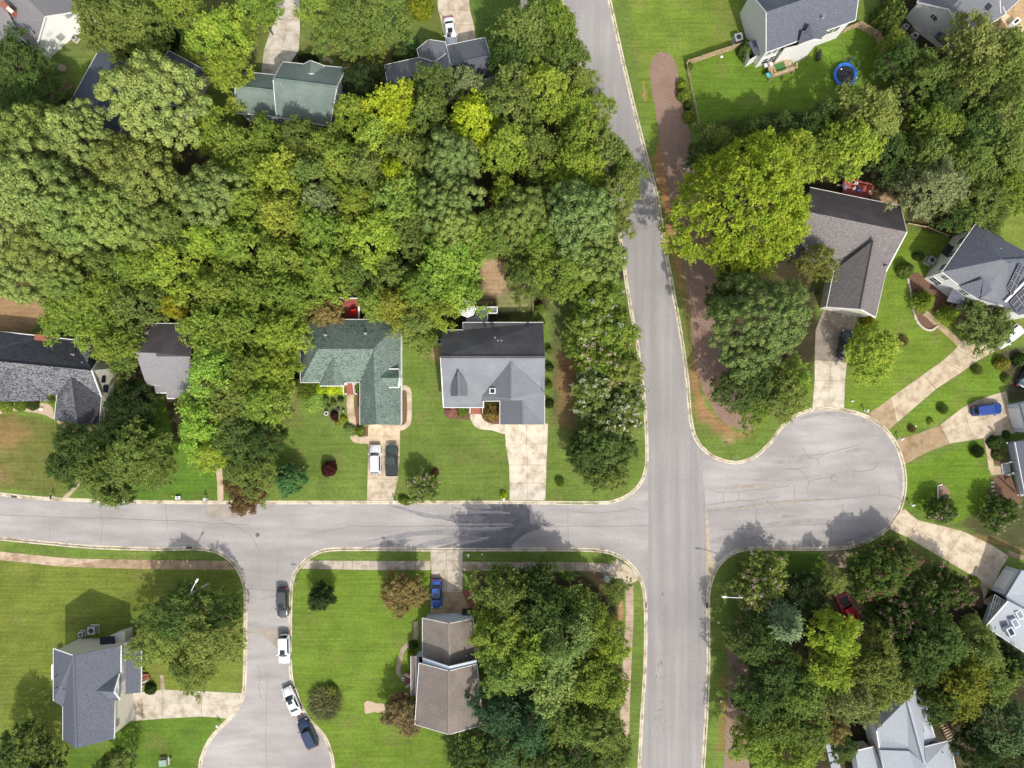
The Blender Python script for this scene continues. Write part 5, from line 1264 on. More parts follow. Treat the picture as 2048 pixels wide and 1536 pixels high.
def window(h, a, b, t, zc, w, hh, out, n=1, name='window', frame=.09):
    """window on wall line a->b (world), t along; out = outward vector side +-1"""
    d = (b - a); d.z = 0; d.normalize(); nn = Vector((d.y, -d.x, 0)) * out
    c = a.lerp(b, t); c.z = zc; rz = math.atan2(d.y, d.x)
    f = MB().box(c + nn * .03, (w + .2, .06, hh + .2), rz).build(name, M['trim'], h)
    g = MB().box(c + nn * .055, (w, .05, hh), rz)
    p = g.build('pane', M['glass'], f)
    m = MB().box(c + nn * .085, (w, .02, .05), rz)
    if w > .8: m.box(c + nn * .086, (.05, .02, hh), rz)
    m.build('glazing_bar', M['trim'], f)
    return f
def door(h, a, b, t, w, hh, out, mat='white', garage=False):
    d = (b - a); d.z = 0; d.normalize(); nn = Vector((d.y, -d.x, 0)) * out; c = a.lerp(b, t); rz = math.atan2(d.y, d.x)
    o = MB().box(c + nn * .04 + Vector((0, 0, hh / 2)), (w, .08, hh), rz).build('garage_door' if garage else 'door', M[mat], h)
    m = MB()
    if garage:
        for k in range(1, 4): m.box(c + nn * .085 + Vector((0, 0, hh * k / 4)), (w - .1, .02, .04), rz)
        m.build('panel_groove', M['metal'], o)
    else:
        m.box(c + nn * .1 + Vector((0, 0, 1.0)) + d * (w * .35), (.05, .06, .12), rz); m.build('handle', M['metal'], o)
def vent(h, pts, z, mat='metal', r=.09, hh=.45):
    for px, py in pts:
        c = P(px, py, z); m = MB().cyl(c - Vector((0, 0, .3)), c + Vector((0, 0, hh)), r, r, 8); m.cyl(c + Vector((0, 0, -.05)), c + Vector((0, 0, .03)), r * 2, r * 1.6, 8)
        m.build('vent_pipe', M[mat], h)
def gable(h, mat, A, R1, B, C, R2, D, wallmat, inset=.35, capm=None, mats=None):
    """A,B / C,D eave corners, R1 over A-B, R2 over C-D, D next to A"""
    roof(h, mats[0] if mats else mat, [[A, R1, R2, D]]); roof(h, mats[1] if mats else mat, [[B, C, R2, R1]])
    w = walls(h, wallmat, [A, R1, B, C, R2, D], inset)
    gutters(h, [(A, D), (B, C)]); gutters(h, [(A, R1), (R1, B), (C, R2), (R2, D)], w=.07, name='rake_board')
    return w

# H1 top left
h = house(60, 40, 'grey roofed house with a white gable wall in the top left corner')
w = gable(h, 'r_mid', (175, 20, 3.2), (90, 33, 6.6), (70, 103, 3.2), (-80, -52, 3.2), (-70, -130, 6.6), (25, -135, 3.2), 'white')
roof(h, 'r_mid', [[(41, 68, 3.35), (13, 97, 3.0), (-70, 50, 3.0), (-70, 0, 5.0), (10, 15, 5.0)]])
walls(h, 'white', [(41, 68, 3.2), (13, 97, 2.9), (-60, 55, 2.9), (-60, 10, 2.9), (5, 15, 2.9)], .3)
window(h, w[0], w[1], .45, 3.9, 1.1, .7, 1); window(h, w[1], w[2], .35, 3.4, .8, .5, 1); window(h, w[1], w[2], .2, 1.6, .9, 1.1, 1)
sp = house(30, 88, 'screened porch with dark panes at the corner of the top left house', name='screened_porch', cat='porch')
a = MB()
c = P(33, 90, 1.2); MB().box(c, (2.6, 1.6, 2.2), R_(38)).build('screen', M['glass'], sp)
m = MB()
for k in (-1.3, -.43, .43, 1.3): m.box(c + Vector((k * math.cos(R_(38)), k * math.sin(R_(38)), 1.15)), (.07, 1.7, .08), R_(38))
for k in (-.83, 0, .83): m.box(c + Vector((-k * math.sin(R_(38)), k * math.cos(R_(38)), 1.15)), (2.7, .07, .10), R_(38))
m.build('frame', M['trim'], sp)
ch = MB().box(P(20, 20, 5.2), (1.5, .9, 2.4), R_(-40)).build('chimney', M['brick'], h)
MB().box(P(20, 20, 6.45), (1.0, .5, .15), R_(-40)).build('chimney_cap', M['white'], ch)
vent(h, [(53, 18), (80, 33), (70, 66)], 4.6, 'dark')
# H2 dark blue roof, mostly under the pine
h = house(220, 170, 'dark blue roofed house mostly hidden under the very large pine')
gable(h, 'r_blue', (200, 96, 3.2), (243, 112, 6.2), (292, 150, 3.2), (228, 290, 3.2), (180, 240, 6.2), (135, 214, 3.2), 'beige')
roof(h, 'r_blue', [[(337, 101, 3.2), (372, 160, 5.6), (300, 190, 5.6), (260, 225, 3.2), (290, 190, 3.2)], [(337, 101, 3.2), (409, 140, 3.2), (372, 160, 5.6)], [(409, 140, 3.2), (372, 225, 3.2), (300, 190, 5.6), (372, 160, 5.6)]])
walls(h, 'beige', [(337, 101, 3.2), (409, 140, 3.2), (372, 225, 3.2), (260, 225, 3.2)], .35); gutters(h, [((337, 101, 3.2), (409, 140, 3.2)), ((337, 101, 3.2), (290, 190, 3.2))])
# H3 green roof at top
h = house(580, 185, 'house with a long green roof and small front gable at the top of the photo')
w1 = gable(h, 'r_green2', (492, 144, 4.2), (470, 173, 7.2), (471, 226, 4.2), (553, 233, 4.2), (548, 182, 7.2), (550, 150, 4.2), 'bluew')
w = gable(h, 'r_green2', (566, 124, 5), (546, 158, 8.3), (553, 234, 5), (660, 252, 5), (674, 174, 8.3), (692, 136, 5), 'bluew')
gable(h, 'r_green2', (605, 129, 5.1), (621, 121, 6.7), (648, 131, 5.1), (640, 150, 5.9), (621, 147, 6.9), (608, 146, 5.9), 'bluew', .1)
ridge(h, [((546, 158, 8.3), (674, 174, 8.3)), ((470, 173, 7.2), (548, 182, 7.2))], 'r_green2')
for t in (.12, .3, .52, .75, .9): window(h, w[2], w[3], t, 3.8, .9, 1.2, 1)
for t in (.2, .6): window(h, w1[2], w1[3], t, 3.2, .9, 1.2, 1)
window(h, w[4], w[5], .5, 5.6, .6, 1.1, 1)
vent(h, [(561, 164), (563, 171)], 7.6)
# H4 slate roof
h = house(870, 130, 'slate roofed house with two offset wings and a cross gable at the top')
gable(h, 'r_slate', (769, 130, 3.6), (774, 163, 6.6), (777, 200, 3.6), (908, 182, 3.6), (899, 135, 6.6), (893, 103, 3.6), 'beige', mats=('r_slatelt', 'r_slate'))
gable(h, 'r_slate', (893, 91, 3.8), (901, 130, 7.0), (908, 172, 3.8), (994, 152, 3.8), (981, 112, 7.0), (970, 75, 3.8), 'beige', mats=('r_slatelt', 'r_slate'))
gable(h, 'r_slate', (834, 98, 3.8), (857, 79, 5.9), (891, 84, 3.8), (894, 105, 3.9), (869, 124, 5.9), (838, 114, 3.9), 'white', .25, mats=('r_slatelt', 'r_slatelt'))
ridge(h, [((774, 163, 6.6), (899, 135, 6.6)), ((901, 130, 7), (981, 112, 7)), ((857, 79, 5.9), (869, 124, 5.9))], 'r_slate')
vent(h, [(829, 160), (862, 167)], 5.6, 'dark')
# H5 white two storey, top right
h = house(1600, 60, 'two-storey white house with a dark slate roof beside the trampoline lawn')
A, R1, B = (1497, -18, 5.6), (1532, 24, 9.0), (1532, 105, 5.6)
Cc, R2, D = (1711, 40, 5.6), (1722, -40, 9.0), (1690, -75, 5.6)
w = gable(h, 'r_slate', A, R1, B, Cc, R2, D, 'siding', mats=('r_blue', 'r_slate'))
roof(h, 'r_slate', [[(1596, 88, 5.7), (1618, 49, 8.0), (1626, 78, 7.4)], [(1618, 49, 8.0), (1626, 78, 7.4), (1640, 77, 5.7), (1658, 64, 5.7)]])
roof(h, 'r_slate', [[(1596, 90, 5.62), (1604, 62, 7.3), (1626, 78, 7.3)], [(1604, 62, 7.3), (1626, 78, 7.3), (1642, 80, 5.62), (1650, 60, 6.2)]])
walls(h, 'siding', [(1570, 96, 5.5), (1595, 90, 5.5), (1626, 79, 7.0), (1641, 79, 5.5), (1640, 55, 5.5), (1575, 70, 5.5)], .05)
gutters(h, [((1596, 90, 5.6), (1626, 78, 7.3)), ((1626, 78, 7.3), (1642, 80, 5.6))], w=.14)
for t in (.06, .13, .2): window(h, w[2], w[3], t, 4.2, .7, 1.3, 1)
for t in (.08, .16, .40, .46, .52, .80, .87): window(h, w[2], w[3], t, 1.6 if t < .3 else 3.9, .8, 1.2, 1)
b = walls(h, 'siding', [(1493, 84, 2.6), (1508, 81, 2.6), (1517, 108, 2.6), (1500, 118, 2.6)], .0, name='bay')
roof(h, 'r_blue', [[(1496, 84, 2.75), (1510, 80, 2.9), (1520, 92, 3.0), (1520, 111, 2.75), (1508, 108, 2.75)]])
vent(h, [(1646, 35)], 7.5)
# H6 top right
h = house(1920, 40, 'white gabled house with a slate roof in the top right corner')
w = gable(h, 'r_slatelt', (1834, 4, 4.2), (1899, 19, 7.6), (1925, 82, 4.2), (2012, 28, 4.2), (1975, -60, 7.6), (1905, -75, 4.2), 'siding')
gable(h, 'r_slatelt', (1990, 20, 4.0), (2000, 0, 5.6), (2002, 34, 4.1), (2060, -20, 4.1), (2050, -50, 5.6), (2036, -60, 4.1), 'siding')
roof(h, 'r_blue', [[(1879, 63, 3.0), (1911, 88, 3.0), (1904, 104, 2.6), (1868, 73, 2.6)]], thick=.1)
window(h, w[1], w[2], .55, 1.6, 1.0, 1.0, 1); window(h, w[1], w[2], .70, 1.5, 1.0, 1.0, 1); window(h, w[0], w[1], .8, 4.2, .9, .7, 1); window(h, w[0], w[1], .9, 4.2, .5, .7, 1)
sk = MB().box(P(1976, 13, 5.6), (.9, .9, .12), R_(-40)).build('skylight', M['glass'], h)
# H7 brown-grey roof
h = house(1720, 500, 'brown-grey L-shaped house with a two-toned roof beside the gigantic tree')
R1, R2 = (1613, 423, 7.0), (1814, 464, 7.0)
NE_, NW_ = (1801, 412, 3.4), (1620, 375, 3.4); SE_, SW_ = (1772, 543, 3.6), (1590, 505, 3.4)
roof(h, 'r_bdark', [[NW_, NE_, R2, R1]]); roof(h, 'r_bgrey', [[R1, R2, SE_, (1748, 525, 3.9), (1668, 541, 3.4), (1622, 520, 3.4), SW_]])
walls(h, 'cream', [NW_, NE_, R2, SE_, SW_, R1], .35)
gutters(h, [(NW_, NE_), (NE_, R2), (R2, SE_)])
V = (1749, 479, 6.6); S2 = (1722, 619, 6.6)
roof(h, 'r_bgrey', [[V, S2, (1653, 614, 3.4), (1668, 541, 3.4)]]); roof(h, 'r_bgrey', [[V, (1773, 541, 3.62), (1751, 635, 3.4), S2]])
w = walls(h, 'cream', [(1668, 541, 3.4), V, (1771, 543, 3.4), (1751, 635, 3.4), S2, (1653, 614, 3.4)], .35)
gutters(h, [((1653, 614, 3.4), S2), (S2, (1751, 635, 3.4)), ((1668, 541, 3.4), (1653, 614, 3.4)), ((1772, 543, 3.4), (1751, 635, 3.4))])
door(h, w[5], w[3], .45, 4.6, 2.2, -1, 'white', True)
ridge(h, [(V, S2)], 'r_bgrey')
roof(h, 'r_bdark', [[(1580, 502, 4.2), (1605, 488, 5.2), (1612, 512, 3.6), (1588, 520, 3.4)]])
window(h, w[5], w[0], .5, 1.6, 1.4, 1.2, 1)
vent(h, [(1806, 457), (1770, 530)], 4.6, 'dark')
# H8 hip roof with solar panels
h = house(1960, 550, 'white two-storey house with a blue-grey hip roof and solar panels')
N_, Wc, S1, Ap, Ap2 = (1951, 448, 5.6), (1884, 544, 5.6), (1919, 571, 5.6), (2003, 519, 9.0), (2017, 527, 9.0)
E_ = (2090, 560, 5.6)
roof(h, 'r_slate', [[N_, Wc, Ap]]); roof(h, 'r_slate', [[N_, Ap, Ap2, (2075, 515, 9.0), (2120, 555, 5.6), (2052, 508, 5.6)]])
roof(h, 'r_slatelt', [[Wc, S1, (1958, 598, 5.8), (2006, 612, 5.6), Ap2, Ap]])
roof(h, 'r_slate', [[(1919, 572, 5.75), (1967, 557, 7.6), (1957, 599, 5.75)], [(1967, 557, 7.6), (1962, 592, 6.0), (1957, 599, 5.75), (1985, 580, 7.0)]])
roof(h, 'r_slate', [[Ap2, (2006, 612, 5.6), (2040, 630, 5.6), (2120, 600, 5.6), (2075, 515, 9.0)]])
w = walls(h, 'siding', [N_, Wc, S1, (1958, 600, 5.6), (2006, 612, 5.6), (2060, 640, 5.4), (2120, 570, 5.6), (2060, 505, 5.6)], .4)
gutters(h, [(N_, Wc), (Wc, S1), (S1, (1957, 599, 5.75)), (N_, (2052, 508, 5.6)), ((1962, 596, 5.6), (2006, 612, 5.6))])
roof(h, 'r_slatelt', [[(1964, 449, 3.4), (2007, 478, 3.4), (1999, 500, 3.2), (1960, 470, 3.2)]])
for t in (.25, .55, .85): window(h, w[0], w[1], t, 3.9, 1.1, 1.3, 1)
MB().box(P(1897, 502, 2.9), (1.9, 1.6, .12), R_(52)).build('awning', M['dark'], h)
window(h, w[1], w[2], .35, 4.2, .9, 1.0, 1); window(h, w[1], w[2], .4, 1.6, 1.6, 1.2, 1); window(h, w[2], w[3], .5, 4.0, 1.3, 1.0, 1)
roof(h, 'r_slate', [[(1893, 602, 2.9), (1905, 577, 3.2), (1930, 590, 3.2), (1935, 602, 3.0), (1925, 610, 2.8)]], thick=.12, name='porch_roof')
w2 = walls(h, 'siding', [(1931, 612, 2.9), (1942, 597, 3.0), (1965, 605, 3.0), (1958, 622, 2.9)], .02, name='bay')
window(h, w2[0], w2[3], .5, 1.8, 1.6, 1.2, -1)
mb = MB()
for t in range(8):
    mb.bar(P(1880 + t * 4.0, 628 - t * 3.1, .1), P(1880 + t * 4.0, 628 - t * 3.1, 1.0), .05)
mb.bar(P(1878, 629, 1.0), P(1912, 603, 1.0), .07); mb.build('porch_rail', M['trim'], h)
# solar arrays lie on the roof faces: interpolate four roof points
def panels(h, q, nu, nv):
    a, b, c, d = [P(*p) + Vector((0, 0, .12)) for p in q]
    for i in range(nu):
        for j in range(nv):
            u0, u1, v0, v1 = (i + .03) / nu, (i + .97) / nu, (j + .03) / nv, (j + .97) / nv
            f = lambda u, v: a.lerp(b, u).lerp(d.lerp(c, u), v)
            pts = [f(u0, v0), f(u1, v0), f(u1, v1), f(u0, v1)]; lo = [p - Vector((0, 0, .05)) for p in pts]
            o = pobj('solar_panel', pts + lo, [[0, 1, 2, 3], [7, 6, 5, 4], [0, 4, 5, 1], [1, 5, 6, 2], [2, 6, 7, 3], [3, 7, 4, 0]], M['solar'], h)
            g = MB()
            for s_ in (1, 2):
                g.bar(f(u0 + (u1 - u0) * s_ / 3, v0) + Vector((0, 0, .004)), f(u0 + (u1 - u0) * s_ / 3, v1) + Vector((0, 0, .004)), .03, .006)
            for e0, e1 in ((0, 1), (1, 2), (2, 3), (3, 0)): g.bar(pts[e0], pts[e1], .05, .03)
            g.build('panel_frame', M['frame_grey'], o)
panels(h, [(2013, 575, 7.2), (2037, 528, 9.1), (2050, 533, 9.1), (2024, 592, 6.9)], 3, 2)
panels(h, [(2018, 604, 6.2), (2058, 562, 7.8), (2075, 590, 6.8), (2035, 628, 5.8)], 3, 3)
mb = MB(); mb.bar(P(2010, 604, 6.4), P(2056, 558, 8.0), .3, .15); mb.build('valley_cap', M['metal'], h)
vent(h, [(2016, 500), (1998, 498)], 7.4); MB().box(P(2016, 500, 7.6), (.5, .4, .2), .4).build('vent_box', M['white'], h)
# H9 garage and porch at right edge
h = house(2040, 840, 'pale blue garage at the right edge behind the blue car', name='garage', cat='garage')
w = walls(h, 'bluew', [(2039, 809, 2.9), (2055, 866, 2.9), (2110, 850, 2.9), (2100, 795, 2.9)], .05)
roof(h, 'r_slatelt', [[(2040, 808, 3.2), (2056, 866, 3.2), (2110, 855, 3.2), (2100, 795, 3.2)]])
door(h, w[0], w[1], .48, 3.2, 2.3, 1, 'white', True)
h = house(2035, 940, 'house at the right edge with a white railed porch and slate roof')
roof(h, 'r_slate', [[(2030, 884, 3.2), (2052, 998, 3.2), (2140, 980, 5.2), (2120, 870, 5.2)]])
walls(h, 'bluew', [(2042, 885, 3.1), (2062, 995, 3.1), (2130, 980, 3.1), (2115, 870, 3.1)], .2)
gutters(h, [((2030, 884, 3.2), (2052, 998, 3.2))])
MB().prism([P(*p).xy for p in ((2013, 884), (2036, 992), (2060, 990), (2045, 880))], 0, .5).build('porch_floor', M['greywood'], h)
mb = MB()
def rail(mb, a, b, z0, z1, n, w=.05):
    A, B = P(*a), P(*b)
    mb.bar(A + Vector((0, 0, z1)), B + Vector((0, 0, z1)), .09, .07); mb.bar(A + Vector((0, 0, z0 + .12)), B + Vector((0, 0, z0 + .12)), .06)
    for i in range(n + 1):
        p = A.lerp(B, i / n); mb.bar(p + Vector((0, 0, z0)), p + Vector((0, 0, z1)), w)
rail(mb, (2014, 886), (2021, 924), .5, 1.5, 14); rail(mb, (2014, 886), (2030, 884), .5, 1.5, 5); mb.build('porch_rail', M['trim'], h)
mb = MB(); rail(mb, (2026, 946), (2036, 990), .5, 1.5, 16); mb.build('porch_rail', M['trim'], h)
for p in ((2014, 886), (2021, 924), (2026, 946), (2036, 990)): MB().bar(P(*p, .5), P(*p, 3.0), .16).build('porch_column', M['trim'], h)
mb = MB()
for k in range(4): mb.bar(P(2003 + k * 4.5, 927 - k, .12 + k * .12), P(2006 + k * 4.5, 948 - k, .12 + k * .12), .32, .12)
st = mb.build('porch_steps', M['greywood'], h)
mb = MB(); rail(mb, (2003, 926), (2022, 922), .1, 1.1, 6); mb.build('stair_rail', M['trim'], h); mb = MB(); rail(mb, (2006, 949), (2026, 945), .1, 1.1, 6); mb.build('stair_rail', M['trim'], h)
# H10 pale blue roof at lower right
h = house(2030, 1220, 'pale blue-grey roofed house with porch and dormer windows at the lower right edge')
roof(h, 'r_light', [[(2016, 1202, 5.0), (1971, 1253, 3.4), (2060, 1312, 3.4), (2110, 1250, 5.6)]])
roof(h, 'r_light', [[(2044, 1140, 5.0), (2012, 1193, 4.2), (2016, 1202, 5.0), (2110, 1250, 5.6), (2120, 1180, 5.6)]])
w = walls(h, 'bluew', [(2040, 1140, 3.1), (2010, 1190, 3.1), (2080, 1235, 3.1), (2110, 1180, 3.1)], .02, name='garage_wall')
roof(h, 'r_light', [[(2010, 1192, 3.2), (2042, 1138, 3.2), (2100, 1170, 4.6), (2060, 1215, 4.4)]])
door(h, w[0], w[1], .5, 3.2, 2.3, 1, 'white', True)
walls(h, 'bluew', [(2000, 1215, 3.0), (1985, 1258, 3.0), (2060, 1305, 3.0), (2100, 1250, 3.0), (2050, 1200, 3.0)], .3)
mb = MB()
for k in range(9):
    a = (1981 + k * 3.4, 1190 + k * 1.2, 2.9); b = (1968 + k * 3.4, 1246 + k * 1.2, 2.7)
mb = MB()
for k in range(5): mb.bar(P(1989 - k * 4.0, 1189 + k * 13, 3.0), P(2012 - k * 4.0, 1203 + k * 13, 3.2), .12)
for k in range(6): mb.bar(P(1989 + k * 4.6, 1189 + k * 2.8, 3.0), P(1973 + k * 4.6, 1241 + k * 2.8, 2.9), .10)
mb.build('pergola', M['trim'], h)
MB().prism([P(*p).xy for p in ((1990, 1192), (1976, 1246), (2000, 1262), (2014, 1205))], 0, .4).build('porch_floor', M['greywood'], h)
mb = MB(); rail(mb, (1988, 1192), (1975, 1246), .4, 1.4, 16); mb.build('porch_rail', M['trim'], h)
for k in range(3):
    c = P(2018 + k * 9, 1262 - k * 17, 4.6); f = MB().box(c, (1.4, 1.0, .9), R_(-62)).build('window', M['bluew'], h)
    MB().box(c + Vector((0, 0, .47)), (1.0, .65, .03), R_(-62)).build('pane', M['frame_grey'] if k else M['solar'], f)
gutters(h, [((1971, 1253, 3.4), (2060, 1312, 3.4)), ((2016, 1202, 5), (1971, 1253, 3.4))])
# H11 bottom right
h = house(1810, 1470, 'pale grey roofed house with cross gables at the bottom right')
R1, R2 = (1815, 1401, 8.0), (1850, 1530, 8.0)
roof(h, 'r_light', [[R1, (1840, 1368, 5.0), (1870, 1476, 5.0), (1849, 1494, 5.6), (1849, 1524, 7.7)]])
roof(h, 'r_light', [[R1, R2, (1818, 1502, 6.6), (1759, 1498, 5.0), (1753, 1462, 5.0), (1780, 1380, 5.0)]])
roof(h, 'r_light', [[(1849, 1494, 6.4), (1899, 1481, 5.0), (1925, 1600, 5.0), (1880, 1640, 5.0), (1851, 1530, 7.6)]])
roof(h, 'r_light', [[(1759, 1500, 5.2), (1818, 1502, 6.8), (1852, 1530, 8.0), (1862, 1640, 7), (1790, 1640, 5), (1768, 1540, 5.1)]])
gutters(h, [((1815, 1401, 8.0), (1840, 1368, 5.0)), ((1840, 1368, 5.0), (1870, 1476, 5.0)), ((1899, 1481, 5.0), (1912, 1540, 5.0)), ((1753, 1462, 5), (1759, 1498, 5)), ((1849, 1494, 6.4), (1899, 1481, 5.0)), ((1759, 1499, 5.1), (1768, 1540, 5.1))])
roof(h, 'r_light', [[(1710, 1502, 3.2), (1748, 1493, 3.4), (1768, 1545, 3.4), (1800, 1640, 3.2), (1735, 1660, 3.2)]])
roof(h, 'r_slatelt', [[(1802, 1360, 3.8), (1826, 1374, 4.6), (1815, 1388, 4.4), (1797, 1388, 3.8)]], thick=.1)
gutters(h, [((1710, 1502, 3.2), (1748, 1493, 3.4))])
walls(h, 'white', [(1818, 1399, 6.5), (1840, 1370, 4.9), (1870, 1478, 4.9), (1899, 1483, 4.9), (1925, 1600, 4.9), (1790, 1630, 4.9), (1759, 1500, 4.9), (1753, 1462, 4.9), (1783, 1384, 4.9)], .4)
walls(h, 'white', [(1712, 1504, 3.1), (1748, 1495, 3.1), (1795, 1630, 3.1), (1738, 1650, 3.1)], .3)
MB().prism([P(*p).xy for p in ((1712, 1500), (1742, 1490), (1734, 1484), (1708, 1492))], 0, 2.4).build('bay', M['brick'], h)
for p, z in (((1835, 1422), 6.3), ((1844, 1458), 6.3)):
    f = MB().box(P(*p, z), (.75, 1.1, .16), R_(15), ry=R_(38)).build('skylight', M['metal'], h); MB().box(P(*p, z + .08), (.55, .85, .06), R_(15), ry=R_(38)).build('pane', M['glass'], f)
vent(h, [(1882, 1502)], 5.6, 'dark')
ridge(h, [(R1, R2)], 'r_light')
# H12 brown
h = house(900, 1350, 'brown roofed house with two stepped gable roofs south of the blue car')
w = gable(h, 'r_brown', (845, 1236, 3.3), (898, 1247, 6.4), (946, 1237, 3.3), (957, 1326, 3.3), (900, 1336, 6.4), (845, 1318, 3.3), 'bluew')
window(h, w[0], w[1], .92, 4.4, .9, .6, 1); window(h, w[1], w[2], .12, 4.4, .9, .6, 1); door(h, w[0], w[2], .45, 4.8, 2.2, 1, 'white', True)
gable(h, 'r_brown', (838, 1326, 5.4), (898, 1342, 8.3), (953, 1328, 5.4), (966, 1450, 5.2), (898, 1469, 8.3), (830, 1449, 5.4), 'bluew')
roof(h, 'r_brown', [[(822, 1312, 2.9), (838, 1312, 3.6), (838, 1392, 3.6), (822, 1391, 2.9)]], thick=.12)
gutters(h, [((822, 1312, 2.9), (822, 1391, 2.9)), ((832, 1312, 3.5), (832, 1391, 3.5))]); walls(h, 'bluew', [(832, 1314, 2.8), (845, 1314, 2.8), (845, 1392, 2.8), (832, 1391, 2.8)], .02)
gutters(h, [((846, 1319, 5.2), (898, 1336, 8.0)), ((898, 1336, 8.0), (953, 1323, 5.2))], 'bluew', w=.5, name='gable_flashing')
ridge(h, [((898, 1247, 6.4), (900, 1336, 6.4)), ((898, 1342, 8.3), (898, 1469, 8.3))], 'r_brown')
MB().prism([P(*p).xy for p in ((810, 1344), (826, 1344), (826, 1369), (811, 1369))], 0, .35).build('porch_floor', M['brick'], h)
for p in ((824, 1316), (824, 1345), (824, 1368), (824, 1388)): MB().bar(P(*p, 0), P(*p, 2.8), .16).build('porch_column', M['trim'], h)
mb = MB(); rail(mb, (812, 1344), (824, 1350), .3, 1.2, 5); mb.build('porch_rail', M['trim'], h); mb = MB(); rail(mb, (813, 1369), (824, 1364), .3, 1.2, 5); mb.build('porch_rail', M['trim'], h)
vent(h, [(932, 1310), (922, 1391), (925, 1418)], 5.4, 'dark')
# H13 bottom left
h = house(190, 1380, 'white house with a blue-grey shingle roof and front porch at the bottom left')
A, R1, B = (107, 1297, 5.6), (147, 1311, 8.7), (242, 1291, 5.6)
R2 = (153, 1497, 8.7)
roof(h, 'r_slate', [[A, R1, (150, 1404, 8.7), R2, (126, 1480, 5.6), (126, 1413, 5.6), (107, 1402, 5.6)]])
roof(h, 'r_slate', [[R1, B, (239, 1399, 5.6), (229, 1402, 5.9), (228, 1477, 5.7), R2, (150, 1404, 8.7)]])
w = walls(h, 'cream', [A, R1, B, (240, 1401, 5.6), (229, 1402, 5.6), (228, 1477, 5.6), R2, (126, 1480, 5.6), (126, 1413, 5.6), (107, 1402, 5.6)], .35)
roof(h, 'r_blue', [[(192, 1382, 7.3), (238, 1347, 5.75), (228, 1384, 7.15)]]); roof(h, 'r_slate', [[(192, 1382, 7.3), (228, 1384, 7.15), (240, 1399, 5.75), (216, 1400, 6.6)]])  # dormer's north slope: its shade is put in as the darker blue shingle
pobj('gable_panel', [P(239, 1348, 5.5), P(228, 1384, 7.0), P(240, 1398, 5.5)], [[0, 1, 2]], M['white'], h)
gutters(h, [(A, (107, 1402, 5.6)), (A, R1), ((126, 1413, 5.6), (126, 1480, 5.6)), (B, (242, 1345, 5.6)), ((229, 1402, 5.8), (228, 1477, 5.7)), ((239, 1347, 5.8), (228, 1384, 7.2)), ((228, 1384, 7.2), (240, 1399, 5.8))])
ridge(h, [(R1, R2)], 'r_slate')
roof(h, 'r_slate', [[(251, 1291, 3.6), (283, 1292, 2.9), (282, 1385, 2.9), (249, 1388, 3.6)]], thick=.14, name='porch_roof')
gutters(h, [((283, 1292, 2.9), (282, 1385, 2.9))])
for y in (1296, 1320, 1345, 1352, 1382): MB().bar(P(277, y, 0), P(277, y, 2.8), .16).build('porch_column', M['trim'], h)
MB().prism([P(*p).xy for p in ((248, 1296), (276, 1296), (276, 1383), (248, 1383))], 0, .4).build('porch_floor', M['brick'], h)
mb = MB(); rail(mb, (278, 1296), (278, 1345), .4, 1.3, 20); mb.build('porch_rail', M['trim'], h); mb = MB(); rail(mb, (276, 1366), (300, 1358), .1, 1.0, 6); mb.build('porch_rail', M['trim'], h); mb = MB(); rail(mb, (276, 1382), (292, 1368), .1, 1.0, 5); mb.build('porch_rail', M['trim'], h)
MB().prism([P(*p).xy for p in ((278, 1348), (298, 1346), (302, 1356), (278, 1366))], 0, .3).build('porch_steps', M['brick'], h)
for t in (.06, .16, .42, .55, .66): window(h, w[2], w[3], t, 4.3, .9, 1.2, 1)
door(h, w[4], w[5], .5, 4.6, 2.3, 1, 'white', True); window(h, w[4], w[5], .75, 4.0, 1.0, .6, 1)
MB().box(P(215, 1281, 3.2), (2.3, 1.2, .1), R_(4)).build('awning', M['solar'], h)
walls(h, 'cream', [(222, 1271, 2.4), (248, 1263, 2.4), (250, 1290, 2.4), (225, 1290, 2.4)], 0, name='bay'); roof(h, 'cream', [[(221, 1270, 2.5), (249, 1262, 2.5), (251, 1290, 3.0), (224, 1290, 3.0)]], name='bay_roof')
MB().prism([P(*p, 2.6).xy for p in ((103, 1330), (112, 1324), (112, 1364), (103, 1358))], 0, 2.6).build('bay', M['white'], h)
vent(h, [(112, 1352), (113, 1375), (130, 1376)], 6.6, 'dark', r=.05)
# H14 left dark shingle
h = house(110, 750, 'large house with dark charcoal shingles at the left edge')
NE_, R2 = (199, 716, 3.4), (183, 741, 7.0)
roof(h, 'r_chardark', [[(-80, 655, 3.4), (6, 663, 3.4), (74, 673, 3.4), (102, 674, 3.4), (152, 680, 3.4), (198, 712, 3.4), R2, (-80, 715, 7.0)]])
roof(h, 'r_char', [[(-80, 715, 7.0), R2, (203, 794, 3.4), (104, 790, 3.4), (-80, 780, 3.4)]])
roof(h, 'r_char', [[(153, 660, 3.5), (180, 700, 5.2), (174, 728, 6.0), (158, 716, 4.6), (153, 682, 3.5)]]); roof(h, 'r_char', [[(153, 660, 3.5), (205, 672, 3.5), (205, 716, 4.0), (180, 700, 5.2)]])
roof(h, 'r_char', [[(142, 755, 6.2), (156, 848, 6.0), (109, 840, 3.4), (114, 789, 3.4)]]); roof(h, 'r_chardark', [[(142, 755, 6.2), (202, 795, 3.45), (198, 850, 3.4), (156, 849, 6.0)]])
roof(h, 'r_char', [[(19, 729, 6.4), (90, 784, 3.55), (100, 802, 3.3), (20, 803, 5.8)], ]); roof(h, 'r_char', [[(19, 729, 6.4), (20, 803, 5.8), (-60, 800, 3.3), (-55, 780, 3.5)]])
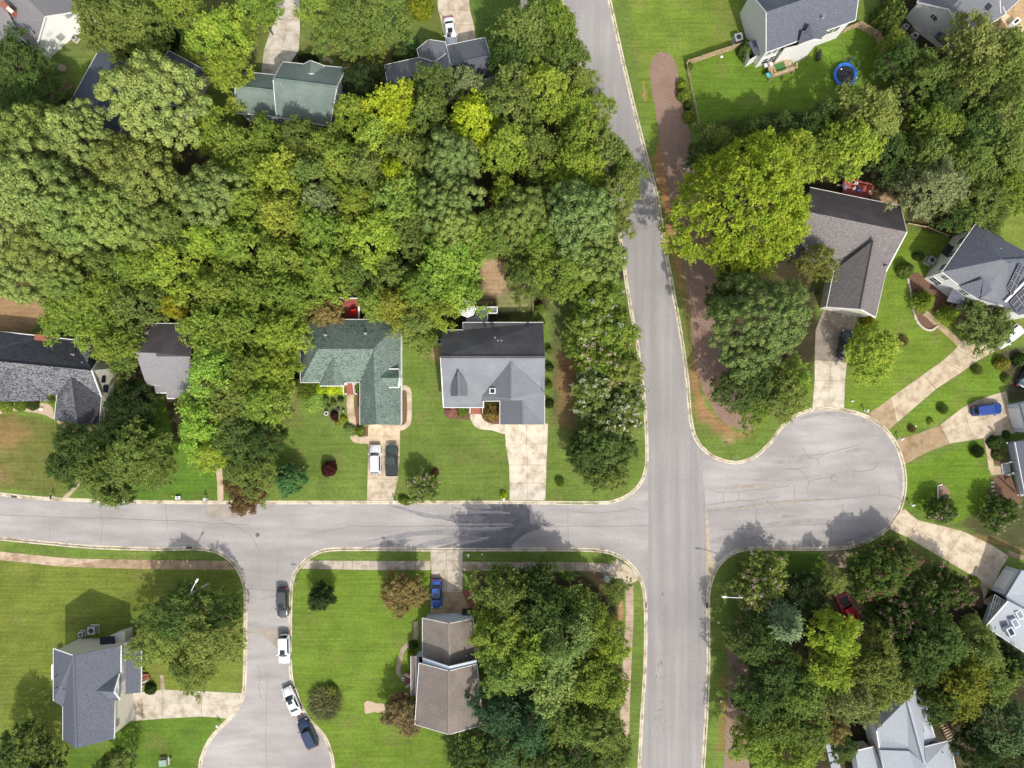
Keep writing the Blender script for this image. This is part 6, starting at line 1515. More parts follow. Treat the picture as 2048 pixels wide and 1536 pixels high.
gutters(h, [((-10, 662, 3.4), (74, 671, 3.4)), ((102, 674, 3.4), (152, 680, 3.4)), ((153, 660, 3.5), (153, 682, 3.5)), (R2, (203, 794, 3.4)), (R2, (200, 714, 3.4)), ((114, 789, 3.4), (109, 840, 3.4)), ((202, 795, 3.4), (198, 850, 3.4))])
w = walls(h, 'cream', [(-80, 657, 3.4), (198, 714, 3.4), R2, (203, 794, 3.4), (-80, 780, 3.4)], .35)
w = [P(222, 737), P(216, 838)]
walls(h, 'cream', [(198, 716, 3.6), (203, 794, 3.4), (199, 849, 3.2), (185, 849, 3.2), (180, 760, 4)], .02)
walls(h, 'cream', [(112, 792, 3.3), (200, 797, 3.3), (198, 848, 3.3), (156, 849, 5.8), (110, 840, 3.3)], .3)
pobj('wall', [P(199, 717, 3.4), P(183, 741, 6.8), P(203, 794, 3.2), P(200, 848, 3.0), P(216, 841, 0), P(219, 790, 0), P(222, 737, 0), P(222, 737, 2.0)], [[0, 1, 2, 5, 6, 7], [2, 3, 4, 5]], M['cream'], h)
MB().box(P(207, 758, 3.2), (.14, 1.2, .9), R_(-4)).build('window', M['glass'], h); MB().box(P(209, 778, 2.3), (.5, 1.1, 1.2), R_(-4)).build('window', M['solar'], h)
mb = MB().add([P(107, 765, 5.0), P(104, 785, 3.6), P(116, 787, 3.6)], [[0, 1, 2]]); mb.build('gable_panel', M['white'], h)
vent(h, [(146, 709), (168, 725), (186, 710)], 5.6); MB().box(P(88, 676, 3.8), (2.0, .9, 1.3), R_(-5)).build('chimney', M['brick'], h)
# H15 hidden grey house
h = house(315, 720, 'grey roofed house half hidden behind trees, left of the tree strip')
roof(h, 'r_bdark', [[(293, 647, 5.0), (392, 647, 5.0), (380, 713, 8.0), (313, 713, 8.0), (312, 706, 8.0), (271, 705, 8.0)]])
roof(h, 'r_mid', [[(271, 705, 8.0), (312, 706, 8.0), (333, 771, 5.0), (293, 770, 5.0)]]); roof(h, 'r_mid', [[(313, 713, 8.0), (380, 713, 8.0), (395, 790, 4.6), (350, 796, 4.6), (335, 796, 4.6), (334, 785, 4.6), (331, 770, 5.0)]])
roof(h, 'r_mid', [[(308, 771, 4.6), (333, 771, 4.9), (334, 785, 4.2), (311, 785, 4.2)]])
gutters(h, [((293, 647, 5), (392, 647, 5)), ((293, 770, 5), (331, 770, 5)), ((311, 786, 4.2), (334, 786, 4.2)), ((335, 797, 4.6), (350, 797, 4.6)), ((334, 785, 4.4), (335, 797, 4.5))], 'trim')
walls(h, 'beige', [(293, 649, 4.9), (390, 649, 4.9), (390, 790, 4.5), (336, 792, 4.5), (332, 770, 4.9), (293, 769, 4.9), (272, 705, 7.6)], .4)
vent(h, [(294, 666)], 6.2)
# H16 mid green roof
h = house(700, 745, 'house with a mottled green L-shaped roof, two cars on its driveway')
NWc, NEc, SWc = (601, 639, 3.4), (802, 639, 3.4), (601, 765, 3.4); Ra, Rb = (636, 698, 6.6), (747, 698, 6.6); RS = (753, 849, 6.0); Rj = (753, 706, 6.4)
roof(h, 'r_green', [[NWc, NEc, Rb, Ra]]); roof(h, 'r_green', [[NWc, Ra, SWc]])
roof(h, 'r_green', [[Ra, Rb, (720, 765, 3.45), (640, 765, 3.4), SWc]]); roof(h, 'r_green', [[Rb, (747, 700, 6.6), Rj, RS, (720, 850, 3.4), (720, 764, 3.45)]])
roof(h, 'r_green', [[NEc, (802, 850, 3.4), RS, Rj, Rb]]); roof(h, 'r_green', [[(640, 765, 3.45), (688, 765, 3.45), (688, 771, 3.2), (640, 771, 3.2)]])
roof(h, 'r_green', [[(666, 712, 6.0), (668, 771, 5.0), (640, 771, 3.45)], [(666, 712, 6.0), (668, 771, 5.0), (690, 765, 3.6)]])
roof(h, 'r_green', [[(762, 756, 6.1), (799, 756, 5.9), (799, 738, 4.6), (773, 738, 4.9)], [(762, 756, 6.1), (799, 756, 5.9), (799, 774, 4.6), (774, 774, 4.9)]])
gutters(h, [((774, 738, 4.95), (798, 738, 4.65)), ((798, 738, 4.65), (799, 756, 5.9)), ((799, 756, 5.9), (798, 774, 4.65)), ((774, 775, 4.95), (798, 775, 4.65))], w=.14)
walls(h, 'white', [(773, 740, 4.7), (800, 740, 4.5), (800, 756, 5.7), (800, 773, 4.5), (773, 773, 4.7)], .1, z0=2.5)
w = walls(h, 'white', [NWc, NEc, (802, 850, 3.4), (753, 850, 5.9), (720, 850, 3.4), (720, 766, 3.4), SWc], .35)
walls(h, 'white', [(641, 764, 3.1), (688, 764, 3.1), (688, 770, 3.1), (641, 770, 3.1)], .1)
gutters(h, [(NWc, NEc), (NEc, (802, 850, 3.4)), (NWc, SWc), (SWc, (640, 765, 3.4)), ((640, 771, 3.2), (720, 771, 3.2)) if False else ((640, 772, 3.2), (688, 772, 3.2)), ((720, 764, 3.4), (720, 850, 3.4)), ((688, 765, 3.4), (720, 765, 3.4))])
door(h, w[4], w[2], .5, 4.8, 2.2, -1, 'white', True); window(h, w[1], w[2], .6, 1.6, 1.2, 1.3, 1); window(h, w[6], w[5], .2, 1.6, 1.4, 1.2, -1)
MB().prism([P(*p).xy for p in ((691, 766), (711, 766), (711, 789), (691, 789))], 0, .4).build('porch_floor', M['brick'], h)
mb = MB(); rail(mb, (690, 766), (692, 789), .4, 1.4, 10); mb.build('porch_rail', M['trim'], h); mb = MB(); rail(mb, (710, 766), (713, 789), .4, 1.4, 10); mb.build('porch_rail', M['trim'], h)
for p in ((690, 768), (692, 788), (710, 768), (713, 788)): MB().bar(P(*p, 0), P(*p, 3.0 if p[1] < 780 else 1.7), .18).build('porch_column', M['trim'], h)
vent(h, [(651, 670), (731, 667)], 5.2, 'metal', r=.12, hh=.6)
# H17 mid grey roof
h = house(985, 750, 'grey roofed house with a dark north slope and a wide pale driveway')
roof(h, 'r_greydark', [[(884.5, 660, 3.6), (926, 660, 3.6), (926, 645, 3.2), (1086, 645, 3.2), (1090, 714, 7.2), (881, 714, 7.2)]])
Mx, My = (1021.5, 722, 6.9), (1022, 797, 6.9)
roof(h, 'r_grey', [[(881, 714.6, 7.2), (1090, 714.6, 7.2), (1089, 783, 4.4), (1088, 790, 3.4), (967, 801, 3.4), (967, 815, 3.2), (887, 815, 3.2)]])
roof(h, 'r_slatelt', [[Mx, My, (1022, 801, 6.6), (958, 801, 3.5), (961, 791, 4.0)]]); roof(h, 'r_grey', [[Mx, (1089, 784, 4.6), (1089, 849, 3.3), (1046, 849, 5.6), (1045, 801, 5.8), My]])  # cross gable's west slope: weaker light put in as a darker shingle
roof(h, 'r_slatelt', [[(1045, 801, 5.8), (1046, 849, 5.6), (1000, 849, 3.3), (1000, 801, 3.5)]])  # garage west slope, shade put into the colour the same way
roof(h, 'r_grey', [[My, (1045, 801, 5.8), (1000, 801, 3.5), (958, 802, 3.5), (1022, 800, 6.7)]])
roof(h, 'r_slatelt', [[(917, 744, 6.9), (918, 792, 6.7), (902, 792, 4.9), (902, 764, 5.1)], [(917, 744, 6.9), (918, 792, 6.7), (935, 792, 4.9), (935, 764, 5.1)]])
w9 = walls(h, 'white', [(903, 766, 5.0), (917, 748, 6.6), (934, 766, 5.0), (934, 791, 4.9), (918, 791, 6.5), (903, 791, 4.9)], .12, z0=3)
window(h, w9[5], w9[3], .5, 4.9, .8, .8, -1)
ridge(h, [((881, 714.3, 7.2), (1090, 714.3, 7.2))], 'r_greydark'); ridge(h, [(Mx, My), ((1045, 801, 5.8), (1046, 849, 5.6)), ((917, 744, 6.9), (918, 792, 6.7))], 'r_slatelt')
gutters(h, [((884.5, 660, 3.6), (926, 660, 3.6)), ((926, 660, 3.4), (926, 645, 3.2)), ((926, 645, 3.2), (1086, 645, 3.2)), ((887, 815, 3.2), (967, 815, 3.2)), ((967, 801, 3.4), (967, 815, 3.2)), ((958, 802, 3.5), (1000, 802, 3.5)), ((1000, 802, 3.5), (1000, 849, 3.3)), ((1089, 790, 3.9), (1089, 849, 3.3)), ((881, 714, 7.2), (887, 815, 3.2))])
w = walls(h, 'white', [(885, 662, 3.4), (926, 662, 3.4), (926, 647, 3.2), (1086, 647, 3.2), (1090, 714, 7.0), (1089, 849, 3.2), (1046, 849, 5.4), (1000, 849, 3.2), (1000, 801, 3.2), (965, 801, 3.2), (965, 813, 3.2), (888, 813, 3.2), (882, 714, 7.0)], .35)
door(h, w[7], w[5], .5, 4.8, 2.2, -1, 'white', True); window(h, w[11], w[10], .3, 1.6, 1.3, 1.2, -1)
sk = MB().box(P(985, 782, 5.35), (1.0, .85, .2), 0, ry=R_(-28)).build('skylight', M['trim'], h); MB().box(P(985, 782, 5.46), (.7, .6, .05), 0, ry=R_(-28)).build('pane', M['dark'], sk)
MB().prism([P(*p).xy for p in ((942, 815), (965, 815), (965, 828), (942, 828))], 0, .3).build('porch_floor', M['brick'], h)
mb = MB(); rail(mb, (941, 816), (941, 827), .3, 1.3, 5); mb.build('porch_rail', M['trim'], h); mb = MB(); rail(mb, (966, 816), (966, 827), .3, 1.3, 5); mb.build('porch_rail', M['trim'], h)
vent(h, [(990, 704), (990, 675), (996, 681), (1003, 681)], 6.0, 'metal', r=.06, hh=.35); vent(h, [(970, 651), (986, 651), (1058, 651), (1043, 664)], 3.9, 'dark', r=.12, hh=.25)
# ---------------------------------------------------------------- vehicles
def car(name, label, cat, px, py, head, L, W, style, paint, sunroof=False, group=None, metal=.15, roofrack=False, coat=.6):
    """head: direction the nose points, degrees counter-clockwise from east in the photo; built along +X"""
    c = P(px, py, .6); root = empty(name, (c.x, c.y, 0), R_(head), label=label, cat=cat, group=group)
    pm = plain(name + '_paint', paint, .28, metallic=metal, coat=coat, var=.04)
    hw = W / 2
    if style == 'pickup': prof = [(0, .62, .70), (.03, .86, .82), (.10, .96, .90), (.22, 1, .96), (.32, 1, 1.02), (.60, 1, 1.02), (.97, 1, 1.02), (1, .96, .95)]
    elif style == 'suv': prof = [(0, .60, .66), (.03, .84, .80), (.09, .95, .92), (.20, 1, 1.0), (.28, 1, 1.05), (.60, 1, 1.06), (.90, .98, 1.05), (.97, .93, 1.0), (1, .80, .80)]
    else: prof = [(0, .55, .55), (.025, .80, .68), (.08, .93, .78), (.18, .99, .86), (.27, 1, .92), (.60, 1, .95), (.82, .98, .97), (.95, .92, .92), (.99, .78, .80), (1, .7, .6)]
    cs = []
    for u, wf, zt in prof:
        x = L / 2 - u * L; w = hw * wf
        cs.append([(x, -w * .86, .26), (x, -w, .42), (x, -w, zt * .78), (x, -w * .93, zt * .95), (x, -w * .6, zt), (x, 0, zt + .02), (x, w * .6, zt), (x, w * .93, zt * .95), (x, w, zt * .78), (x, w, .42), (x, w * .86, .26)])
    vs = [p for s in cs for p in s]; m = 11; fs = []
    for i in range(len(cs) - 1):
        for j in range(m): fs.append([i * m + j, i * m + (j + 1) % m, (i + 1) * m + (j + 1) % m, (i + 1) * m + j])
    fs += [list(range(m)), list(range((len(cs) - 1) * m, len(cs) * m))]
    body = pobj('body', vs, fs, pm, root, False, True)
    # cabin: base ring -> roof ring
    if style == 'pickup': xb0, xb1, xr0, xr1, zb, zr = .18 * L, -.15 * L, .09 * L, -.12 * L, 1.0, 1.66
    elif style == 'suv': xb0, xb1, xr0, xr1, zb, zr = .25 * L, -.47 * L, .13 * L, -.40 * L, 1.0, 1.62
    else: xb0, xb1, xr0, xr1, zb, zr = .235 * L, -.37 * L, .08 * L, -.20 * L, .90, 1.40
    wb, wr = hw * .92, hw * (.74 if style != 'suv' else .78)
    def ringpts(x0, x1, w, z, bow): return [(x0, -w * .86, z), (x0 + bow, 0, z), (x0, w * .86, z), (x0 - .12 * L * .5, w, z), (x1 + .05 * L, w, z), (x1, w * .85, z), (x1 - bow * .6, 0, z), (x1, -w * .85, z), (x1 + .05 * L, -w, z), (x0 - .12 * L * .5, -w, z)]
    b0 = ringpts(xb0, xb1, wb, zb - .08, .10); r0 = ringpts(xr0, xr1, wr, zr - .05, .06)
    n = 10; vs = b0 + r0 + [(x * .97 + 0.0, y * .9, zr) for x, y, z in r0]
    fs = [[i, (i + 1) % n, n + (i + 1) % n, n + i] for i in range(n)] + [[n + i, n + (i + 1) % n, 2 * n + (i + 1) % n, 2 * n + i] for i in range(n)] + [list(range(2 * n, 3 * n))]
    pobj('cabin', vs, fs, pm, root, False, False)
    def glass(nm, idx, t0=.12, t1=.94, s0=.05, s1=.95, off=.015):
        """glass over cabin side panels between ring indices idx list"""
        ctr = Vector((0, 0, 1.1)); V = []; F = []
        k = len(idx)
        for a, i in enumerate(idx):
            B, Rr = Vector(b0[i]), Vector(r0[i])
            for t in (t0, t1): V.append(B.lerp(Rr, t))
        # pull ends inwards
        if k > 1:
            V[0] = V[0].lerp(V[2], s0); V[1] = V[1].lerp(V[3], s0); V[-2] = V[-2].lerp(V[-4], s0); V[-1] = V[-1].lerp(V[-3], s0)
        out = Vector((0, 0, 0))
        for v in V: out += v
        out /= len(V); o = Vector((out.x - (xb0 + xb1) / 2 if nm in ('windscreen', 'rear_window') else 0, out.y if nm == 'side_window' else 0, .45)).normalized() * off
        V = [v + o for v in V]
        for a in range(k - 1): F.append([2 * a, 2 * a + 2, 2 * a + 3, 2 * a + 1])
        return pobj(nm, V, F, M['carglass'], root, False)
    glass('windscreen', [0, 1, 2]); glass('rear_window', [5, 6, 7])
    glass('side_window', [3, 4], .2, .9, .03); glass('side_window', [8, 9], .2, .9, .03)
    for sx in (.31, -.31):
        for sy in (-1, 1):
            wl = MB().cyl((sx * L, sy * (hw - .20), .33), (sx * L, sy * (hw + .005), .33), .33, .33, 18).build('wheel', M['rubber'], root, False)
            MB().cyl((sx * L, sy * (hw - .02), .33), (sx * L, sy * (hw + .02), .33), .2, .18, 12).build('rim', M['rim'], wl, False)
    for sy in (-1, 1):
        MB().box((xb0 - .30, sy * (hw + .09), 1.02), (.16, .20, .13)).build('mirror', pm, root, False)
        MB().box((L / 2 - .16, sy * hw * .68, .66 if style != 'sedan' else .60), (.22, .34, .12), rz=sy * -.3).build('headlight', M['lamp'], root, False)
        MB().box((-L / 2 + .07, sy * hw * .72, .84), (.14, .30, .13), rz=sy * .25).build('taillight', M['red_l'], root, False)
    MB().box((L / 2 + .0, 0, .42), (.16, W * .74, .16)).build('bumper', M['dark'] if style != 'pickup' else M['rim'], root, False)
    MB().box((-L / 2 - .0, 0, .45), (.14, W * .74, .16)).build('bumper', M['dark'] if style != 'pickup' else M['rim'], root, False)
    if sunroof: MB().box(((xr0 * .45 + xr1 * .0), 0, zr + .004), (.75, wr * 1.1, .02)).build('sunroof', M['carglass'], root, False)
    if roofrack:
        mb = MB()
        for sy in (-1, 1): mb.bar((xr0 * .6, sy * wr * .84, zr + .05), (xr1 * .9, sy * wr * .84, zr + .05), .05)
        mb.build('roof_rack', M['metal'], root, False)
    if style == 'pickup':
        MB().box((-.325 * L, 0, .96), (.31 * L, W * .80, .16)).build('cargo_bed', M['dark'], root, False)
        mb = MB()
        for sy in (-1, 1): mb.box((-.325 * L, sy * W * .45, 1.06), (.335 * L, .12, .10))
        mb.box((-.488 * L, 0, 1.06), (.06, W * .86, .10)).build('bed_rail', pm, root, False)
    # hood seam lines
    mb = MB()
    for sy in (-1, 1): mb.bar((L * .46, sy * hw * .5, .80 if style == 'sedan' else .93), (xb0 + .05, sy * hw * .62, .935 if style == 'sedan' else 1.045), .03, .012)
    mb.build('hood_seam', M['dark'], root, False)
    return root
WHT = (.74, .75, .76)
car('parked_car', 'white saloon car with a sunroof on the driveway at the top', 'car', 901, 64, -82, 4.6, 1.85, 'sedan', WHT, True)
car('parked_car', 'white estate car beside the dark pickup on the driveway', 'car', 751, 919, 90, 4.7, 1.85, 'suv', (.66, .67, .69), roofrack=True)
car('pickup_truck', 'dark green pickup truck beside the white estate car', 'pickup', 784, 920, 90, 5.1, 1.9, 'pickup', (.035, .055, .050))
car('parked_car', 'bright blue saloon car on the driveway of the brown roofed house', 'car', 873, 1187, -90, 4.6, 1.8, 'sedan', (.03, .10, .34), True)
car('parked_car', 'dark grey car parked at the kerb, first in the row of four', 'car', 566, 1205, -88, 4.7, 1.85, 'suv', (.055, .06, .066), True)
car('parked_car', 'white car with a sunroof parked parallel at the kerb, second in the row', 'car', 569, 1297, -89, 4.7, 1.85, 'suv', WHT, True)
car('parked_car', 'white car parked at an angle along the curving kerb', 'car', 584, 1402, 113, 4.8, 1.82, 'sedan', WHT, True)
car('parked_car', 'dark blue car parked last in the kerbside row', 'car', 616, 1467, 115, 4.8, 1.9, 'suv', (.018, .035, .085), False)
car('parked_car', 'dark teal car half under the yellow-green lawn tree', 'car', 1690, 690, 80, 4.7, 1.85, 'sedan', (.015, .035, .045))
car('parked_car', 'white car behind the round pale flowering tree at the right edge', 'car', 2017, 673, 218, 4.8, 1.85, 'suv', WHT)
car('parked_car', 'deep blue estate car in front of the pale blue garage', 'car', 1973, 819, 6, 4.7, 1.82, 'suv', (.015, .05, .24))
car('pickup_truck', 'bright red pickup truck under the trees of the shared driveway', 'pickup', 1696, 1220, -63, 5.4, 1.95, 'pickup', (.62, .015, .04))
car('parked_car', 'dark car at the right edge south of the olive shrub', 'car', 2054, 750, 60, 4.5, 1.8, 'sedan', (.03, .045, .08))

# ---------------------------------------------------------------- yard things
def ac(px, py, label, rz=0, s=.85):
    c = P(px, py); r = empty('air_conditioner', (c.x, c.y, 0), R_(rz), label=label, cat='air conditioner', group='outdoor cooling units beside the houses')
    MB().box((0, 0, s * .5), (s, s, s)).build('housing', M['metal'], r, False)
    MB().cyl((0, 0, s), (0, 0, s + .02), s * .32, s * .32, 18).build('fan_grille', M['dark'], r, False)
    MB().ring((0, 0, s + .02), s * .36, .02, 20).build('grille_ring', M['metal'], r, False)
    MB().box((0, 0, .04), (s + .25, s + .25, .08)).build('pad', M['kerb'], r, False)
ac(153, 80, 'cooling unit beside the white gable wall at the top left', -35, .7)
ac(1473, 82, 'cooling unit at the west end of the wooden fence by the white house', 15, 1.2)
ac(1808, 57, 'pale cooling unit by the top right house, nearer to its corner', -35, .7); ac(1824, 77, 'round-fanned cooling unit by the top right house', -35, .95)
ac(1856, 523, 'cooling unit beside the solar house', -30, 1.1)
ac(167, 1266, 'smaller of two cooling units north of the slate roofed house', 0, .75); ac(191, 1257, 'larger of two cooling units north of the slate roofed house', 0, 1.15)
ac(880, 684, 'cooling unit at the west wall of the grey roofed house', 0, .8)

def post_box(px, py, label, rz=0, white=True):
    c = P(px, py); r = empty('mailbox', (c.x, c.y, 0), R_(rz), label=label, cat='mailbox', group='roadside mailboxes')
    MB().bar((0, 0, 0), (0, 0, 1.05), .11).build('post', M['white'], r, False)
    b = MB().box((0, 0, 1.12), (.22, .5, .16)).cyl((0, -.25, 1.2), (0, .25, 1.2), .11, .11, 12).build('box', M['white' if white else 'dark'], r, False)
    MB().box((.12, .1, 1.2), (.02, .06, .16)).build('flag', M['red_l'], r, False)
    MB().bar((-.45, 0, .8), (.2, 0, .8), .08).build('arm', M['white'], r, False)
post_box(1008, 997, 'white mailbox beside the small yellow shrub at the wide driveway'); post_box(791, 1002, 'white mailbox at the foot of the narrow two-car driveway')
post_box(416, 997, 'white mailbox at the end of the lush left lawn'); post_box(111, 992, 'dark mailbox near the storm drain at the far left', 0, False)
post_box(441, 1446, 'white mailbox by the bottom left driveway', 40); post_box(938, 1108, 'white mailbox on the grass verge east of the blue car\'s driveway')
post_box(1620, 816, 'mailbox west of the brown stained driveway', 0); post_box(1728, 822, 'mailbox east of the brown stained driveway', -20)
post_box(1796, 878, 'mailbox between the two eastern driveways of the turning circle', -60); post_box(1818, 1009, 'mailbox on the round lawn by the lower eastern driveway', -70)
post_box(1711, 1104, 'dark mailbox in the shade south of the turning circle', 20, False)

def street_lamp(px, py, ax, ay, label):
    c = P(px, py); r = empty('street_lamp', (c.x, c.y, 0), 0, label=label, cat='street lamp', group='street lamps with one curved arm')
    MB().cyl((0, 0, 0), (0, 0, 6.2), .12, .09, 10).build('pole', M['galv'], r, False)
    tip = P(ax, ay, 6.7) - Vector((c.x, c.y, 0)); mb = MB(); pr = Vector((0, 0, 6.1))
    for t in range(1, 6):
        u = t / 5; q = Vector((tip.x * u, tip.y * u, 6.1 + .6 * math.sin(u * 1.57))); mb.cyl(pr, q, .06, .06, 8); pr = q
    mb.build('arm', M['galv'], r, False)
    d = Vector((tip.x, tip.y, 0)).normalized(); hd = MB().ell((0, 0, 0), (.42, .17, .10), 12, 6)
    o = hd.build('lamp_head', M['white'], r, False, True); o.location = tip + d * .25; o.rotation_euler = (0, 0, math.atan2(d.y, d.x))
street_lamp(417, 1167, 392, 1164, 'street lamp at the corner of the left side street'); street_lamp(1459, 1174, 1452, 1194, 'street lamp at the east side of the main road')

def sign_post(px, py, label, rz=0):
    c = P(px, py); r = empty('street_sign', (c.x, c.y, 0), R_(rz), label=label, cat='street sign', group='street name signs at the junctions')
    MB().cyl((0, 0, 0), (0, 0, 2.7), .035, .035, 8).build('post', M['metal'], r, False)
    MB().box((0, 0, 2.6), (.9, .03, .2)).build('blade', M['metal'], r, False); MB().box((0, 0, 2.82), (.03, .9, .2)).build('blade', M['metal'], r, False)
sign_post(598, 1158, 'thin street sign at the corner lawn of the side street'); sign_post(1216, 1128, 'thin street sign on the verge at the pavement ramp'); sign_post(1463, 913, 'thin street sign at the tip of the lawn by the turning circle')
sign_post(1436, 1410, 'thin sign post on the verge beside the southern footpath strip')
# drains and manholes
def grate(px, py, label, rz=0):
    c = P(px, py); r = empty('storm_drain', (c.x, c.y, 0), R_(rz), label=label, cat='storm drain', group='storm drains in the gutter')
    MB().box((0, 0, -.045), (.6, .9, .02)).build('frame', M['joint'], r, False)
    mb = MB()
    for k in range(6): mb.box((0, -.36 + k * .145, -.026), (.5, .06, .02))
    mb.build('grate', M['dark'], r, False)
grate(1290, 1211, 'storm drain at the west gutter of the main road'); grate(1416, 1211, 'storm drain at the east gutter of the main road'); grate(28, 992, 'storm drain in the left street\'s north gutter', 85); grate(378, 1097, 'storm drain at the south gutter left of the side street', 90)
def manhole(px, py, label, r_=.38):
    c = P(px, py); r = empty('manhole', (c.x, c.y, 0), 0, label=label, cat='manhole', group='round manhole covers in the asphalt')
    MB().cyl((0, 0, -.09), (0, 0, -.066), r_, r_, 24).build('cover', M['stain'] if r_ > .5 else M['joint'], r, False); MB().ring((0, 0, -.067), r_, .03, 24).build('rim', M['crack'], r, False)
manhole(515, 1070, 'manhole cover at the mouth of the side street', .33); manhole(1668, 957, 'manhole cover in the middle of the turning circle', .52)

# trampoline
c = P(1686, 154); r = empty('trampoline', (c.x, c.y, 0), 0, label='round blue-edged trampoline with a safety net on the fenced lawn', cat='trampoline')
MB().cyl((0, 0, .74), (0, 0, .77), 1.5, 1.5, 36).build('jumping_mat', M['dark'], r, False)
blue = plain('blue_pad', (.02, .16, .62), .5)
mb = MB(); n = 36
for i in range(n):
    a, b = 2 * math.pi * i / n, 2 * math.pi * (i + 1) / n
    q = [(rr * math.cos(t), rr * math.sin(t)) for rr, t in ((1.45, a), (1.9, a), (1.9, b), (1.45, b))]
    mb.add([(x, y, .80) for x, y in q] + [(x, y, .74) for x, y in q], [[0, 1, 2, 3], [7, 6, 5, 4], [1, 5, 6, 2], [0, 3, 7, 4]])
mb.build('edge_pad', blue, r, False)
for k in range(6):
    a = k * math.pi / 3 + .3; x, y = 1.92 * math.cos(a), 1.92 * math.sin(a)
    MB().cyl((x, y, 0), (x, y, 2.5), .04, .04, 8).build('net_pole', blue if k % 2 else M['dark'], r, False)
for k in range(6):
    a = k * math.pi / 3; x, y = 1.7 * math.cos(a), 1.7 * math.sin(a); MB().cyl((x, y, 0), (x, y, .76), .04, .04, 8).build('leg', M['metal'], r, False)
net = MB().ring((0, 0, 2.45), 1.92, .03, 36)
for k in range(72):
    a = k * math.pi / 36; net.bar((1.92 * math.cos(a), 1.92 * math.sin(a), .8), (1.92 * math.cos(a), 1.92 * math.sin(a), 2.45), .012)
for z in (1.2, 1.6, 2.0): net.ring((0, 0, z), 1.92, .008, 36)
net.build('safety_net', plain('dark_net', (.03, .05, .035), .8), r, False)
o = MB().ell((0, 0, .9), (.14, .14, .14), 14, 8).build('ball', M['white'], None, False, True); o.location = P(1677, 144, 0); tag(o, 'small white ball lying on the trampoline', 'ball')

# deck of the white house
def deck(px, py, poly, z, mat, label, name='deck'):
    c = P(px, py); r = empty(name, (c.x, c.y, 0), 0, label=label, cat='deck')
    MB().prism([P(*p).xy for p in poly], z - .15, z).build('floor', M[mat], r)
    for p in poly: q = P(*p); MB().bar((q.x, q.y, 0), (q.x, q.y, z - .15), .14).build('post', M[mat], r)
    return r
def deck_rail(r, pts, z0, z1, mat, plank=.16, n=12):
    mb = MB()
    for a, b in zip(pts[:-1], pts[1:]):
        A, B = P(*a), P(*b); k = max(3, int((B - A).length / .28))
        mb.bar((A.x, A.y, z1), (B.x, B.y, z1), plank, .06)
        for i in range(k + 1): q = A.lerp(B, i / k); mb.bar((q.x, q.y, z0), (q.x, q.y, z1), .05)
    mb.build('railing', M[mat], r)
d = deck(1552, 148, [(1528, 136), (1570, 124), (1582, 133), (1584, 147), (1537, 163)], 1.1, 'wood', 'small wooden deck with a green rug behind the white house')
deck_rail(d, [(1528, 136), (1537, 163), (1584, 147)], 1.1, 2.0, 'wood', .22); deck_rail(d, [(1584, 147), (1583, 138)], 1.1, 2.0, 'wood', .2)
o = MB().prism([P(*p).xy for p in ((1541, 137), (1562, 130), (1567, 145), (1549, 151))], 1.104, 1.13).build('rug', plain('green_rug', (.05, .14, .04), .95), None); tag(o, 'dark green rug on the wooden deck', 'rug')
o = MB().box((0, 0, .06), (.85, .7, .12), R_(20)).build('play_mat', plain('turquoise_mat', (.10, .42, .45), .7), None, False); o.location = P(1538, 150, 1.1); tag(o, 'turquoise play mat on the corner of the wooden deck', 'mat')
o = MB().box((0, 0, .25), (.3, .3, .4), R_(20)).box((0, 0, .5), (.34, .1, .5), R_(20)).build('toy_chair', plain('yellow_plastic', (.6, .32, .03), .5), None, False); o.location = P(1547, 147, 1.1); tag(o, 'small yellow toy chair on the wooden deck', 'toy')
r = empty('garden_bench', P(1535, 132, 1.1), R_(15), label='white slatted bench on the wooden deck', cat='bench')
mb = MB()
for k in range(5): mb.box((0, -.24 + k * .12, .45), (1.3, .09, .04))
mb.build('seat', M['white'], r, False)
for sx in (-.58, .58): MB().box((sx, 0, .22), (.06, .5, .44)).build('leg', M['white'], r, False)
# covered grill
c = P(1634, 116); r = empty('grill', (c.x, c.y, 0), R_(80), label='black barbecue grill standing on the fenced lawn', cat='grill')
MB().box((0, 0, .45), (1.1, .55, .8)).build('cabinet', M['dark'], r, False); MB().cyl((-.45, 0, .9), (.45, 0, .9), .28, .28, 16).build('lid', M['dark'], r, False); MB().box((.75, 0, .85), (.4, .45, .04)).build('side_shelf', M['dark'], r, False)
# wooden fences
def fence(label, pts, h=1.7, name='wooden_fence', mat='wood', boards=True):
    c = P(*pts[0]); r = empty(name, (c.x, c.y, 0), 0, label=label, cat='fence')
    mb = MB(); pb = MB(); rb = MB()
    for a, b in zip(pts[:-1], pts[1:]):
        A, B = P(*a), P(*b); Ld = (B - A).length; k = max(1, round(Ld / 2.3)); d = (B - A).normalized(); nn = Vector((-d.y, d.x, 0))
        for i in range(k + 1): q = A.lerp(B, i / k); MB().bar(q + nn * -.07, q + nn * -.07 + Vector((0, 0, h + .05)), .11).build('post', M[mat], r)
        for z in (.35, h * .55, h - .25): rb.bar(A + nn * -.04 + Vector((0, 0, z)), B + nn * -.04 + Vector((0, 0, z)), .05, .09)
        if boards:
            m = max(1, int(Ld / .15))
            for i in range(m):
                q = A.lerp(B, (i + .5) / m); rz = math.atan2(d.y, d.x); mb.box(q + Vector((0, 0, h / 2)), (.135, .022, h + random.uniform(-.02, .02)), rz)
    if boards: mb.build('board_panel', M[mat], r)
    rb.build('rail', M[mat], r)
fence('weathered wooden fence between the white house and the long mulch bed', [(1491, 92), (1430, 111), (1372, 131)], 1.7)
fence('thin fence along the west side of the trampoline lawn', [(1372, 131), (1384, 190), (1400, 262)], 1.1, boards=False)
